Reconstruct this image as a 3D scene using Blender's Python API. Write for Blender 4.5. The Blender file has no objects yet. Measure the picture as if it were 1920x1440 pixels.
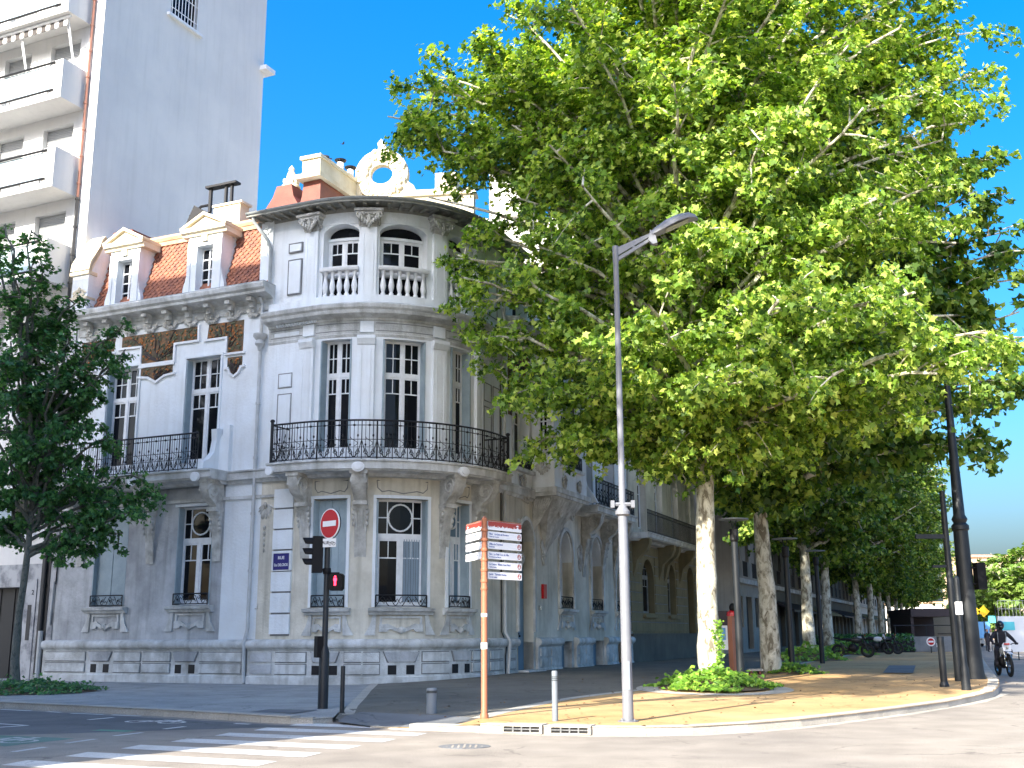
import bpy, bmesh, math, random
import numpy as np
from mathutils import Vector, Matrix

# ------------------------------------------------------------------ camera, sky, sun
SC = bpy.context.scene
COL = SC.collection
FPX, HZ, EYE, RO = 2080.0, 1190.0, 1.5, 0.0052
PT = math.atan((HZ - 720) / FPX)
cp, sp, cr, sr = math.cos(PT), math.sin(PT), math.cos(RO), math.sin(RO)
cam = bpy.data.cameras.new('camera')
camo = bpy.data.objects.new('camera', cam)
COL.objects.link(camo)
cam.sensor_width = 36
cam.lens = FPX / 1920 * 36
cam.clip_end = 4000
X, U, W = Vector((1, 0, 0)), Vector((0, -sp, cp)), Vector((0, cp, sp))
rx, ux, bx_ = cr * X - sr * U, sr * X + cr * U, -W
camo.matrix_world = Matrix(((rx.x, ux.x, bx_.x, 0), (rx.y, ux.y, bx_.y, 0), (rx.z, ux.z, bx_.z, EYE), (0, 0, 0, 1)))
SC.camera = camo

SUN_AZ, SUN_EL = 33.5, 31.0            # light travels towards this azimuth (from +Y to +X)
world = bpy.data.worlds.new('World')
SC.world = world
world.use_nodes = True
wn, wl = world.node_tree.nodes, world.node_tree.links
wn.clear()
sky = wn.new('ShaderNodeTexSky')
sky.sky_type = 'NISHITA'
sky.sun_disc = False
sky.sun_elevation = math.radians(SUN_EL)
sky.sun_rotation = math.radians(180 + SUN_AZ)
sky.air_density = 1.15
sky.dust_density = 6.0
sky.ozone_density = 6.0
hs = wn.new('ShaderNodeHueSaturation')
hs.inputs['Saturation'].default_value = 1.38
bg = wn.new('ShaderNodeBackground')
bg.inputs['Strength'].default_value = 0.125
wo = wn.new('ShaderNodeOutputWorld')
wl.new(sky.outputs[0], hs.inputs['Color'])
wl.new(hs.outputs[0], bg.inputs['Color'])
wl.new(bg.outputs[0], wo.inputs['Surface'])

sun = bpy.data.lights.new('sun', 'SUN')
suno = bpy.data.objects.new('sun', sun)
COL.objects.link(suno)
sun.energy = 4.2
sun.angle = math.radians(0.53)
sun.color = (1.0, 0.93, 0.80)
a, e = math.radians(SUN_AZ), math.radians(SUN_EL)
LDIR = Vector((math.sin(a) * math.cos(e), math.cos(a) * math.cos(e), -math.sin(e)))
suno.rotation_euler = LDIR.to_track_quat('-Z', 'Y').to_euler()
SC.view_settings.view_transform = 'Standard'
SC.view_settings.look = 'None'
SC.view_settings.exposure = 1.8
SC.view_settings.gamma = 1.0

# ------------------------------------------------------------------ measuring helpers
def ray(u, v):
    x = (u - 960) / FPX
    y = (720 - v) / FPX
    x, y = x * cr + y * sr, -x * sr + y * cr
    return (x, cp - y * sp, sp + y * cp)

def sm(a, b, x):
    t = min(1, max(0, (x - a) / (b - a)))
    return t * t * (3 - 2 * t)

def hz(x, y):                           # height of the raised pavements
    dk = math.hypot(x + 2.3, y - 19.4)
    return 0.12 * (0.15 + 0.85 * sm(0.4, 2.2, dk)) + 0.16 * sm(24, 36, y) * sm(-6, 0, x)

def gnd(u, v, z=0.0):
    r = ray(u, v)
    t = (z - EYE) / r[2]
    return (r[0] * t, r[1] * t)

def pav(u, v):
    p = gnd(u, v, 0.12)
    for _ in range(4):
        p = gnd(u, v, hz(*p))
    return (p[0], p[1], hz(*p))

def zat(v, p, u=960):
    r = ray(u, v)
    return EYE + r[2] * p[1] / r[1]

# ------------------------------------------------------------------ materials
MATS = {}
def mat(name, c, rough=0.75, c2=None, scale=4.0, amt=1.0, bump=0.0, bscale=None, streak=0.0,
        metal=0.0, spec=0.4, stretch=(1, 1, 1), detail=6, ramp=(0.35, 0.7), emit=0.0, dist=0.05, coat=0.0):
    m = bpy.data.materials.new(name)
    m.use_nodes = True
    n, l = m.node_tree.nodes, m.node_tree.links
    b = n['Principled BSDF']
    b.inputs['Roughness'].default_value = rough
    b.inputs['Metallic'].default_value = metal
    b.inputs['Specular IOR Level'].default_value = spec
    b.inputs['Coat Weight'].default_value = coat
    c = (*c, 1)
    b.inputs['Base Color'].default_value = c
    tc = n.new('ShaderNodeTexCoord')
    mp = n.new('ShaderNodeMapping')
    mp.inputs['Scale'].default_value = stretch
    l.new(tc.outputs['Object'], mp.inputs['Vector'])
    col = None
    if c2 is not None:
        t = n.new('ShaderNodeTexNoise')
        t.inputs['Scale'].default_value = scale
        t.inputs['Detail'].default_value = detail
        t.inputs['Roughness'].default_value = 0.6
        l.new(mp.outputs[0], t.inputs['Vector'])
        r = n.new('ShaderNodeMapRange')
        r.inputs['From Min'].default_value = ramp[0]
        r.inputs['From Max'].default_value = ramp[1]
        r.inputs['To Max'].default_value = amt
        l.new(t.outputs[0], r.inputs['Value'])
        mx = n.new('ShaderNodeMix')
        mx.data_type = 'RGBA'
        mx.inputs[6].default_value = c
        mx.inputs[7].default_value = (*c2, 1)
        l.new(r.outputs[0], mx.inputs[0])
        col = mx.outputs[2]
        if streak > 0:
            mp2 = n.new('ShaderNodeMapping')
            mp2.inputs['Scale'].default_value = (4.5, 4.5, 0.35)
            l.new(tc.outputs['Object'], mp2.inputs['Vector'])
            t2 = n.new('ShaderNodeTexNoise')
            t2.inputs['Scale'].default_value = 1.0
            t2.inputs['Detail'].default_value = 5
            l.new(mp2.outputs[0], t2.inputs['Vector'])
            r2 = n.new('ShaderNodeMapRange')
            r2.inputs['From Min'].default_value = 0.5
            r2.inputs['From Max'].default_value = 0.78
            r2.inputs['To Max'].default_value = streak
            l.new(t2.outputs[0], r2.inputs['Value'])
            m3 = n.new('ShaderNodeMix')
            m3.data_type = 'RGBA'
            m3.inputs[7].default_value = (c2[0] * .6, c2[1] * .6, c2[2] * .55, 1)
            l.new(col, m3.inputs[6])
            l.new(r2.outputs[0], m3.inputs[0])
            col = m3.outputs[2]
        l.new(col, b.inputs['Base Color'])
    if bump > 0:
        t = n.new('ShaderNodeTexNoise')
        t.inputs['Scale'].default_value = bscale or scale * 4
        t.inputs['Detail'].default_value = 4
        l.new(mp.outputs[0], t.inputs['Vector'])
        bp = n.new('ShaderNodeBump')
        bp.inputs['Strength'].default_value = bump
        bp.inputs['Distance'].default_value = dist
        l.new(t.outputs[0], bp.inputs['Height'])
        l.new(bp.outputs[0], b.inputs['Normal'])
    if emit > 0:
        b.inputs['Emission Color'].default_value = c
        b.inputs['Emission Strength'].default_value = emit
    MATS[name] = m
    return m

mat('plaster', (.77, .82, .86), .8, (.60, .60, .58), .9, .5, .25, 14, streak=.26)
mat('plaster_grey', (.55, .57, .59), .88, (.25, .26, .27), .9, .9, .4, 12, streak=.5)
mat('plaster_warm', (.70, .67, .58), .85, (.40, .37, .30), .9, .8, .3, 12, streak=.55)
mat('stone', (.68, .70, .70), .85, (.27, .27, .25), 1.6, .8, .35, 22, streak=.5)
mat('stone_orn', (.62, .62, .59), .85, (.20, .19, .16), 3.0, .75, .5, 30, streak=.4)
mat('cream', (.74, .67, .52), .8, (.55, .44, .27), 2.0, .6, .25, 18, streak=.2)
mat('render_white', (.72, .71, .69), .85, (.60, .60, .60), .35, .9, .15, 20, streak=.16)
mat('render_pale', (.76, .75, .72), .8, (.66, .63, .57), .4, .7, .12, 20, streak=.15)  # slightly lighter, warmer render than the apartment block
mat('rust_plate', (.17, .045, .03), .55, (.26, .08, .05), 2.5, .8, .1, 20)
mat('tile', (.37, .145, .08), .7, (.16, .065, .05), 5.0, 1.0, .3, 30)
mat('tile_cream', (.55, .36, .22), .8, (.35, .2, .12), 3.0, .8, .3, 20)
mat('zinc', (.36, .38, .38), .5, (.22, .24, .24), 2.0, .8, .1, 10, metal=.2)
mat('wood_eave', (.28, .28, .25), .8, (.14, .14, .12), 3.0, .8, .2, 20)
mat('frame_white', (.80, .82, .84), .5, (.55, .57, .58), 5, .5)
mat('shutter', (.33, .41, .45), .6, (.24, .31, .35), 3, .8, .1, 20)
mat('iron', (.012, .012, .014), .5, spec=.4)
mat('iron_brown', (.06, .02, .015), .5)
mat('black_metal', (.008, .008, .010), .6)
mat('copper_pipe', (.30, .13, .09), .5, (.18, .10, .08), 3, .8)
mat('dark_pipe', (.035, .035, .037), .5)
mat('grey_paint', (.18, .19, .215), .45, (.12, .125, .145), 2.5, .6, .05, 30, streak=.25)
mat('grey_bollard', (.17, .20, .23), .5, (.13, .15, .18), 3, .6)
mat('dark_paint', (.010, .013, .017), .5, (.018, .022, .026), 4, .6)
mat('terracotta_paint', (.34, .13, .07), .5, (.28, .105, .055), 3, .6)
mat('sign_white', (.78, .79, .80), .4, (.70, .72, .76), 6, .5)
mat('sign_red', (.45, .005, .01), .35)
mat('sign_brownred', (.33, .045, .03), .4)
mat('sign_blue', (.012, .014, .16), .3)
mat('sign_yellow', (.85, .55, .02), .4)
mat('ink', (.02, .02, .03), .6)
mat('ink_blue', (.10, .14, .35), .6)
mat('black_plastic', (.006, .006, .007), .6, spec=.2)
mat('rubber', (.012, .012, .012), .8)
mat('chrome', (.5, .5, .5), .25, metal=1.0)
mat('lamp_glass', (.30, .30, .26), .25)
mat('mosaic', (.085, .060, .030), .55, (.25, .11, .035), 5, 1.0, .4, 40, ramp=(.45, .62))
mat('mosaic_branch', (.035, .022, .02), .6)
mat('mosaic_leaf', (.10, .11, .055), .6, (.05, .07, .04), 8, .8)
mat('mosaic_fruit', (.42, .15, .03), .6, (.30, .09, .02), 8, .8)
mat('marble', (.42, .43, .45), .45, (.14, .15, .17), 1.6, .9, 0, None, detail=12, ramp=(.45, .6))
mat('door_blue', (.16, .27, .36), .55, (.12, .2, .28), 2, .8)
mat('door_dark', (.010, .012, .016), .45)
mat('roller', (.34, .35, .36), .6)
mat('frost_glass', (.42, .53, .57), .25)
mat('awning_dark', (.06, .052, .05), .8)
mat('awning_white', (.68, .66, .62), .8)
mat('yellow_stone', (.24, .20, .11), .88, (.17, .145, .085), 1.2, .9, .4, 14, streak=.5)
mat('far_house', (.55, .42, .28), .85, (.40, .30, .2), .3, .8)
mat('far_white', (.70, .66, .60), .85, (.6, .55, .48), .3, .8)
mat('far_grey', (.40, .37, .32), .85, (.28, .26, .23), .6, .9, .2, 10, streak=.4)
mat('shade_wall', (.15, .145, .12), .85, (.08, .08, .07), .6, .9, .2, 10, streak=.4)  # dark base colour carries the tree shade of the far avenue houses
mat('joint', (.17, .175, .18), .9, (.27, .27, .27), 3, .8)  # dark joint colour, also drawn round panels for contrast the soft shade lacks
mat('shop_dark', (.03, .035, .04), .5, (.015, .017, .02), .8, 1)
mat('concrete', (.20, .22, .24), .85, (.12, .14, .16), 1.5, .8, .2, 20, streak=.4)
mat('canopy_dark', (.03, .022, .028), .6)
mat('curtain', (.30, .38, .45), .8, (.20, .27, .33), 3, .9, 0, None, stretch=(14, 14, .6))
mat('red_light', (1.0, .02, .05), .5, emit=3.0)
mat('cloth_black', (.012, .013, .022), .8, (.02, .02, .03), 8, .8, .3, 30)
mat('helmet_black', (.012, .014, .014), .2, coat=.5)
mat('skin', (.38, .22, .15), .55)
mat('moto_white', (.65, .67, .70), .35)
mat('moto_red', (.42, .02, .02), .35)
mat('bird_dark', (.03, .03, .038), .6)
mat('bus_white', (.70, .71, .72), .35)
mat('cyan', (.10, .50, .58), .4)
mat('blue_panel', (.12, .32, .6), .5)
mat('dry_leaf', (.22, .12, .05), .8, (.12, .06, .03), 2, .8)
mat('light_cloth', (.45, .42, .40), .8)

def glass_mat(name, c, var=.0):
    m = mat(name, c, .05, spec=.22)
    n, l = m.node_tree.nodes, m.node_tree.links
    b = n['Principled BSDF']
    t = n.new('ShaderNodeTexNoise')
    t.inputs['Scale'].default_value = .9
    bp = n.new('ShaderNodeBump')
    bp.inputs['Strength'].default_value = .12
    bp.inputs['Distance'].default_value = .08
    tc = n.new('ShaderNodeTexCoord')
    l.new(tc.outputs['Object'], t.inputs['Vector'])
    l.new(t.outputs[0], bp.inputs['Height'])
    l.new(bp.outputs[0], b.inputs['Normal'])
    return m
glass_mat('glass', (.008, .009, .012))
glass_mat('glass_curtain', (.16, .24, .31))

def asphalt(name, c, c2, patch=(.5, .5, .5), speck=.35, joint=False):
    m = bpy.data.materials.new(name)
    m.use_nodes = True
    n, l = m.node_tree.nodes, m.node_tree.links
    b = n['Principled BSDF']
    b.inputs['Roughness'].default_value = .9
    b.inputs['Specular IOR Level'].default_value = .25
    tc = n.new('ShaderNodeTexCoord')
    def noise(s, d=6):
        t = n.new('ShaderNodeTexNoise')
        t.inputs['Scale'].default_value = s
        t.inputs['Detail'].default_value = d
        l.new(tc.outputs['Object'], t.inputs['Vector'])
        return t
    def rng(o, a, b_, hi=1.0, lo=0.0):
        r = n.new('ShaderNodeMapRange')
        r.inputs['From Min'].default_value = a
        r.inputs['From Max'].default_value = b_
        r.inputs['To Min'].default_value = lo
        r.inputs['To Max'].default_value = hi
        l.new(o, r.inputs['Value'])
        return r.outputs[0]
    big, mid, fine = noise(.22), noise(1.3), noise(70, 2)
    mx = n.new('ShaderNodeMix'); mx.data_type = 'RGBA'
    mx.inputs[6].default_value = (*c, 1); mx.inputs[7].default_value = (*c2, 1)
    l.new(rng(big.outputs[0], .38, .62), mx.inputs[0])
    m2 = n.new('ShaderNodeMix'); m2.data_type = 'RGBA'; m2.blend_type = 'MULTIPLY'
    m2.inputs[0].default_value = 1
    l.new(mx.outputs[2], m2.inputs[6])
    cb = n.new('ShaderNodeCombineColor')
    s = rng(mid.outputs[0], .3, .7, 1.15, .85)
    for i in range(3): l.new(s, cb.inputs[i])
    l.new(cb.outputs[0], m2.inputs[7])
    m3 = n.new('ShaderNodeMix'); m3.data_type = 'RGBA'; m3.blend_type = 'MULTIPLY'
    m3.inputs[0].default_value = 1
    l.new(m2.outputs[2], m3.inputs[6])
    cb2 = n.new('ShaderNodeCombineColor')
    s2 = rng(fine.outputs[0], .3, .7, 1 + speck, 1 - speck)
    for i in range(3): l.new(s2, cb2.inputs[i])
    l.new(cb2.outputs[0], m3.inputs[7])
    vo = n.new('ShaderNodeTexVoronoi'); vo.feature = 'DISTANCE_TO_EDGE'; vo.inputs['Scale'].default_value = .45
    wv = n.new('ShaderNodeTexNoise'); wv.inputs['Scale'].default_value = 1.6; wv.inputs['Detail'].default_value = 5
    l.new(tc.outputs['Object'], wv.inputs['Vector'])
    va = n.new('ShaderNodeVectorMath'); va.operation = 'MULTIPLY_ADD'; va.inputs[1].default_value = (.9, .9, .9)
    l.new(wv.outputs['Color'], va.inputs[0]); l.new(tc.outputs['Object'], va.inputs[2]); l.new(va.outputs[0], vo.inputs['Vector'])
    cm = n.new('ShaderNodeMath'); cm.operation = 'MULTIPLY'
    l.new(rng(vo.outputs['Distance'], .004, .016, 0.0, 1.0), cm.inputs[0]); l.new(rng(noise(.5, 2).outputs[0], .46, .60, .55 if joint is False else 0), cm.inputs[1])
    st = n.new('ShaderNodeMath'); st.operation = 'MAXIMUM'
    l.new(cm.outputs[0], st.inputs[0]); l.new(rng(noise(3.3, 3).outputs[0], .66, .72, .28), st.inputs[1])
    m4 = n.new('ShaderNodeMix'); m4.data_type = 'RGBA'
    m4.inputs[7].default_value = (c[0] * .3, c[1] * .3, c[2] * .32, 1)
    l.new(m3.outputs[2], m4.inputs[6]); l.new(st.outputs[0], m4.inputs[0])
    l.new(m4.outputs[2], b.inputs['Base Color'])
    bp = n.new('ShaderNodeBump')
    bp.inputs['Strength'].default_value = .25
    bp.inputs['Distance'].default_value = .01
    l.new(fine.outputs[0], bp.inputs['Height'])
    l.new(bp.outputs[0], b.inputs['Normal'])
    MATS[name] = m
    return m
asphalt('asphalt', (.235, .208, .18), (.29, .255, .215))
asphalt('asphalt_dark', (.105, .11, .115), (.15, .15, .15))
asphalt('pavement_grey', (.27, .275, .27), (.33, .33, .315), speck=.25)
asphalt('promenade', (.43, .265, .115), (.50, .33, .165), speck=.22)
asphalt('kerbstone', (.36, .335, .29), (.44, .40, .34), speck=.3, joint=True)
asphalt('paint_road', (.60, .59, .565), (.46, .45, .425), speck=.30)
asphalt('paint_green', (.10, .26, .17), (.14, .22, .18), speck=.3)
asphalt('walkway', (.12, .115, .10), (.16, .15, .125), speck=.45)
asphalt('slab_grey', (.13, .14, .15), (.18, .18, .18), speck=.2)
asphalt('soil', (.10, .075, .05), (.15, .11, .07), speck=.5)

def leaf_mat(name, dark, mid, lite, trans, tcol):
    m = bpy.data.materials.new(name)
    m.use_nodes = True
    n, l = m.node_tree.nodes, m.node_tree.links
    b = n['Principled BSDF']
    out = n['Material Output']
    b.inputs['Roughness'].default_value = .5
    b.inputs['Specular IOR Level'].default_value = .45
    g = n.new('ShaderNodeNewGeometry')
    cr_ = n.new('ShaderNodeValToRGB')
    e = cr_.color_ramp.elements
    e[0].color = (*dark, 1); e[0].position = 0
    e[1].color = (*lite, 1); e[1].position = 1
    k = e.new(.55); k.color = (*mid, 1)
    l.new(g.outputs['Random Per Island'], cr_.inputs[0])
    l.new(cr_.outputs[0], b.inputs['Base Color'])
    tr = n.new('ShaderNodeBsdfTranslucent')
    mx = n.new('ShaderNodeMix'); mx.data_type = 'RGBA'; mx.blend_type = 'MULTIPLY'
    mx.inputs[0].default_value = 1
    mx.inputs[7].default_value = (*tcol, 1)
    l.new(cr_.outputs[0], mx.inputs[6])
    l.new(mx.outputs[2], tr.inputs['Color'])
    ms = n.new('ShaderNodeMixShader')
    ms.inputs[0].default_value = trans
    l.new(b.outputs[0], ms.inputs[1]); l.new(tr.outputs[0], ms.inputs[2])
    l.new(ms.outputs[0], out.inputs['Surface'])
    MATS[name] = m
leaf_mat('leaf_plane', (.022, .065, .010), (.20, .34, .042), (.56, .64, .15), .42, (1.7, 1.7, .55))
leaf_mat('leaf_plane_shade', (.02, .06, .010), (.10, .20, .028), (.34, .43, .08), .34, (1.7, 1.7, .55))  # darker copy of the plane leaves, understorey shade put into the colour
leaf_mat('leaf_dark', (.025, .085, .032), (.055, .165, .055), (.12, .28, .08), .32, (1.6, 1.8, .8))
leaf_mat('leaf_ivy', (.08, .19, .02), (.15, .30, .03), (.30, .45, .06), .25, (1.6, 1.7, .6))
leaf_mat('leaf_far', (.09, .17, .025), (.15, .25, .04), (.25, .34, .07), .25, (1.6, 1.7, .6))

def bark_mat(name, cols, scale=5.0):
    m = bpy.data.materials.new(name)
    m.use_nodes = True
    n, l = m.node_tree.nodes, m.node_tree.links
    b = n['Principled BSDF']
    b.inputs['Roughness'].default_value = .85
    tc = n.new('ShaderNodeTexCoord')
    mp = n.new('ShaderNodeMapping'); mp.inputs['Scale'].default_value = (1, 1, .55)
    l.new(tc.outputs['Object'], mp.inputs['Vector'])
    t = n.new('ShaderNodeTexNoise'); t.inputs['Scale'].default_value = scale
    t.inputs['Detail'].default_value = 5; t.inputs['Roughness'].default_value = .55
    t.inputs['Distortion'].default_value = .6
    l.new(mp.outputs[0], t.inputs['Vector'])
    r = n.new('ShaderNodeValToRGB'); r.color_ramp.interpolation = 'CONSTANT'
    e = r.color_ramp.elements
    e[0].position = 0; e[0].color = (*cols[0], 1)
    e[1].position = .66; e[1].color = (*cols[-1], 1)
    for p, c in zip((.42, .50, .58), cols[1:-1]):
        k = e.new(p); k.color = (*c, 1)
    l.new(t.outputs[0], r.inputs[0])
    l.new(r.outputs[0], b.inputs['Base Color'])
    bp = n.new('ShaderNodeBump'); bp.inputs['Strength'].default_value = .4; bp.inputs['Distance'].default_value = .02
    l.new(t.outputs[0], bp.inputs['Height']); l.new(bp.outputs[0], b.inputs['Normal'])
    MATS[name] = m
bark_mat('bark_plane', [(.16, .14, .10), (.34, .32, .25), (.50, .48, .39), (.60, .58, .49), (.38, .38, .30)])
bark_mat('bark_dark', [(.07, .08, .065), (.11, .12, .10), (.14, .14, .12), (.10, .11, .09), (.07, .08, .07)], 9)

# ------------------------------------------------------------------ objects
ROOT = {}
def root_of(p):
    while p.parent: p = p.parent
    return p

def tag(o, label=None, cat=None, group=None, kind=None):
    if label: o['label'] = label
    if cat: o['category'] = cat
    if group: o['group'] = group
    if kind: o['kind'] = kind
    return o

def thing(name, loc, label, cat, group=None):
    o = bpy.data.objects.new(name, None)
    o.empty_display_size = .3
    o.location = loc
    COL.objects.link(o)
    return tag(o, label, cat, group)

NOSPLIT = {'balcony_railing', 'mansard_tiles', 'mosaic_branches', 'mosaic_leaves', 'mosaic_fruit', 'window_bars', 'window', 'glass_panel', 'handrail', 'curtain', 'awning_valance', 'wall', 'house_number', 'rustication', 'gutter'}
class MB:
    def __init__(s): s.v = []; s.f = []
    def face(s, *pts):
        i = len(s.v); s.v += [tuple(p) for p in pts]; s.f.append(tuple(range(i, i + len(pts))))
    def grid(s, rows, closed=False):                   # rows: list of point rows
        i = len(s.v); n = len(rows[0])
        for r in rows: s.v += [tuple(p) for p in r]
        for a in range(len(rows) - 1):
            for b in range(n if closed else n - 1):
                c = (b + 1) % n
                s.f.append((i + a * n + b, i + a * n + c, i + (a + 1) * n + c, i + (a + 1) * n + b))
    def tube(s, pts, r, n=6, caps=True):
        pts = [Vector(p) for p in pts]
        rs = r if isinstance(r, (list, tuple)) else [r] * len(pts)
        rows = []; up = None
        for k, p in enumerate(pts):
            d = (pts[min(k + 1, len(pts) - 1)] - pts[max(k - 1, 0)])
            if d.length < 1e-9: d = Vector((0, 0, 1))
            d.normalize()
            if up is None:
                up = Vector((0, 0, 1)) if abs(d.z) < .9 else Vector((1, 0, 0))
            x = d.cross(up)
            if x.length < 1e-6: x = d.cross(Vector((0, 1, 0)))
            x.normalize(); y = x.cross(d); up = y
            rows.append([p + (x * math.cos(q) + y * math.sin(q)) * rs[k] for q in [2 * math.pi * j / n for j in range(n)]])
        s.grid(rows, True)
        if caps:
            s.face(*rows[0]); s.face(*rows[-1][::-1])
    def sweep(s, fr, prof, ss, caps=True):             # closed (o,z) profile swept along chart fr
        rows = [[fr(a, o, z) for o, z in prof] for a in ss]
        s.grid(rows, True)
        if caps:
            s.face(*rows[0]); s.face(*rows[-1][::-1])
    def box(s, fr, s0, s1, o0, o1, z0, z1):
        s.sweep(fr, [(o0, z0), (o1, z0), (o1, z1), (o0, z1)], steps(fr, s0, s1))
    def prism(s, fr, poly, o0, o1):                    # polygon in (s,z) given depth
        a = [fr(x, o1, z) for x, z in poly]; b = [fr(x, o0, z) for x, z in poly]
        s.face(*a); s.face(*b[::-1]); s.grid([a, b], True)
    def lathe(s, c, prof, n=12, sx=1, sy=1):
        rows = [[(c[0] + r * sx * math.cos(q), c[1] + r * sy * math.sin(q), c[2] + z) for q in [2 * math.pi * j / n for j in range(n)]] for r, z in prof]
        s.grid(rows, True)
        s.face(*rows[0][::-1]); s.face(*rows[-1])
    def blob(s, c, rx, ry, rz, n=8, m=5, ax=None):
        rows = []
        ax = ax or (Vector((1, 0, 0)), Vector((0, 1, 0)), Vector((0, 0, 1)))
        c = Vector(c)
        for i in range(m + 1):
            ph = math.pi * i / m
            rows.append([c + ax[0] * (rx * math.sin(ph) * math.cos(q) + 1e-4) + ax[1] * (ry * math.sin(ph) * math.sin(q)) + ax[2] * (rz * math.cos(ph)) for q in [2 * math.pi * j / n for j in range(n)]])
        s.grid(rows, True)
    def clusters(s, gap=.33):
        par = list(range(len(s.v)))
        def find(a):
            while par[a] != a: par[a] = par[par[a]]; a = par[a]
            return a
        for f in s.f:
            r = find(f[0])
            for i in f[1:]: par[find(i)] = r
        bb = {}
        for i, p in enumerate(s.v):
            r = find(i); b = bb.setdefault(r, [list(p), list(p)])
            for k in range(3): b[0][k] = min(b[0][k], p[k]); b[1][k] = max(b[1][k], p[k])
        if len(bb) > 700: return None
        G_ = [[b[0], b[1], [r]] for r, b in bb.items()]
        ch = True
        while ch:
            ch = False; out = []
            for g_ in G_:
                for h_ in out:
                    if all(g_[0][k] - gap <= h_[1][k] and h_[0][k] - gap <= g_[1][k] for k in range(3)):
                        for k in range(3): h_[0][k] = min(h_[0][k], g_[0][k]); h_[1][k] = max(h_[1][k], g_[1][k])
                        h_[2] += g_[2]; ch = True; break
                else: out.append(g_)
            G_ = out
        if len(G_) < 2: return None
        who = {r: i for i, g_ in enumerate(G_) for r in g_[2]}
        res = []
        for i in range(len(G_)):
            mb = MB(); mp = {}
            for f in s.f:
                if who[find(f[0])] == i:
                    for v in f:
                        if v not in mp: mp[v] = len(mb.v); mb.v.append(s.v[v])
                    mb.f.append(tuple(mp[v] for v in f))
            if mb.f: res.append(mb)
        return res
    def build(s, name, m, parent=None, smooth=False, label=None, split=True):
        if split and parent is not None and root_of(parent).get('category') == 'building' and name not in NOSPLIT:
            c_ = s.clusters()
            if c_: return [q.build(name, m, parent, smooth, label, False) for q in c_][0]
        me = bpy.data.meshes.new(name)
        v = s.v
        if parent is not None:
            L = root_of(parent).location
            v = [(p[0] - L.x, p[1] - L.y, p[2] - L.z) for p in v]
        me.from_pydata(v, [], s.f)
        bm = bmesh.new(); bm.from_mesh(me)
        bmesh.ops.remove_doubles(bm, verts=bm.verts, dist=.0004)
        bmesh.ops.recalc_face_normals(bm, faces=bm.faces)
        bm.to_mesh(me); bm.free()
        if smooth:
            me.polygons.foreach_set('use_smooth', [True] * len(me.polygons))
            try: me.set_sharp_from_angle(angle=math.radians(40))
            except Exception: pass
        me.materials.append(MATS[m] if isinstance(m, str) else m)
        o = bpy.data.objects.new(name, me)
        COL.objects.link(o)
        if parent is not None: o.parent = parent
        if label: o['label'] = label
        return o

def struct(name, mb, m, **k):
    return tag(mb.build(name, m, None, **k), kind='structure')

def lettering(txt, size, m, parent, origin, xdir, zdir, name='lettering', align='CENTER', ext=.003, sx=1.0):
    cu = bpy.data.curves.new('t', 'FONT')
    cu.body = txt; cu.size = size; cu.align_x = align; cu.align_y = 'CENTER'; cu.extrude = ext; cu.offset = size * .015
    ob = bpy.data.objects.new('t', cu); COL.objects.link(ob)
    bpy.context.view_layer.update()
    me = bpy.data.meshes.new_from_object(ob.evaluated_get(bpy.context.evaluated_depsgraph_get()))
    bpy.data.objects.remove(ob)
    xd, zd = Vector(xdir).normalized(), Vector(zdir).normalized()
    nd = xd.cross(zd)
    L = root_of(parent).location
    for v in me.vertices:
        p = Vector(origin) + xd * v.co.x * sx + zd * v.co.y + nd * v.co.z
        v.co = p - L
    me.materials.clear(); me.materials.append(MATS[m])
    o = bpy.data.objects.new(name, me); COL.objects.link(o); o.parent = parent
    return o

# ------------------------------------------------------------------ charts: (s, o, z) -> world, s along the facade, o outwards
P0 = Vector((-15.6762, 37.5271)); DL = Vector((.91068, -.41310)); NL = Vector((-.41310, -.91068))
SA = 10.6; RB = 3.65; TH0, TH1 = math.radians(-24.4), math.radians(67.4)
SB = SA + RB * (TH1 - TH0)
PA = P0 + DL * SA
CB = PA - NL * RB
NR = Vector((math.sin(TH1), -math.cos(TH1))); DR = Vector((-NR.y, NR.x))
PR = CB + NR * RB
def H(s, o, z):                         # the corner house: left facade, round bay, right facade
    if s <= SA: p = P0 + DL * s + NL * o
    elif s < SB:
        t = TH0 + (s - SA) / RB
        p = CB + Vector((math.sin(t), -math.cos(t))) * (RB + o)
    else: p = PR + DR * (s - SB) + NR * o
    return (p.x, p.y, z)
H.curved = True
def steps(fr, a, b, ds=.22):
    if getattr(fr, 'curved', False) and b > SA and a < SB:
        out = [a]
        lo, hi = max(a, SA), min(b, SB)
        n = max(1, int((hi - lo) / ds + .5))
        for i in range(n + 1):
            x = lo + (hi - lo) * i / n
            if x > out[-1] + 1e-6: out.append(x)
        if b > out[-1] + 1e-6: out.append(b)
        return out
    return [a, b]
def flat(p, d, n):                      # straight chart
    p, d, n = Vector(p[:2]), Vector(d[:2]).normalized(), Vector(n[:2]).normalized()
    def f(s, o, z):
        q = p + d * s + n * o
        return (q.x, q.y, z)
    return f
def R(t, o, z): return H(SB + t, o, z)  # right facade in metres past the bay

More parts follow.
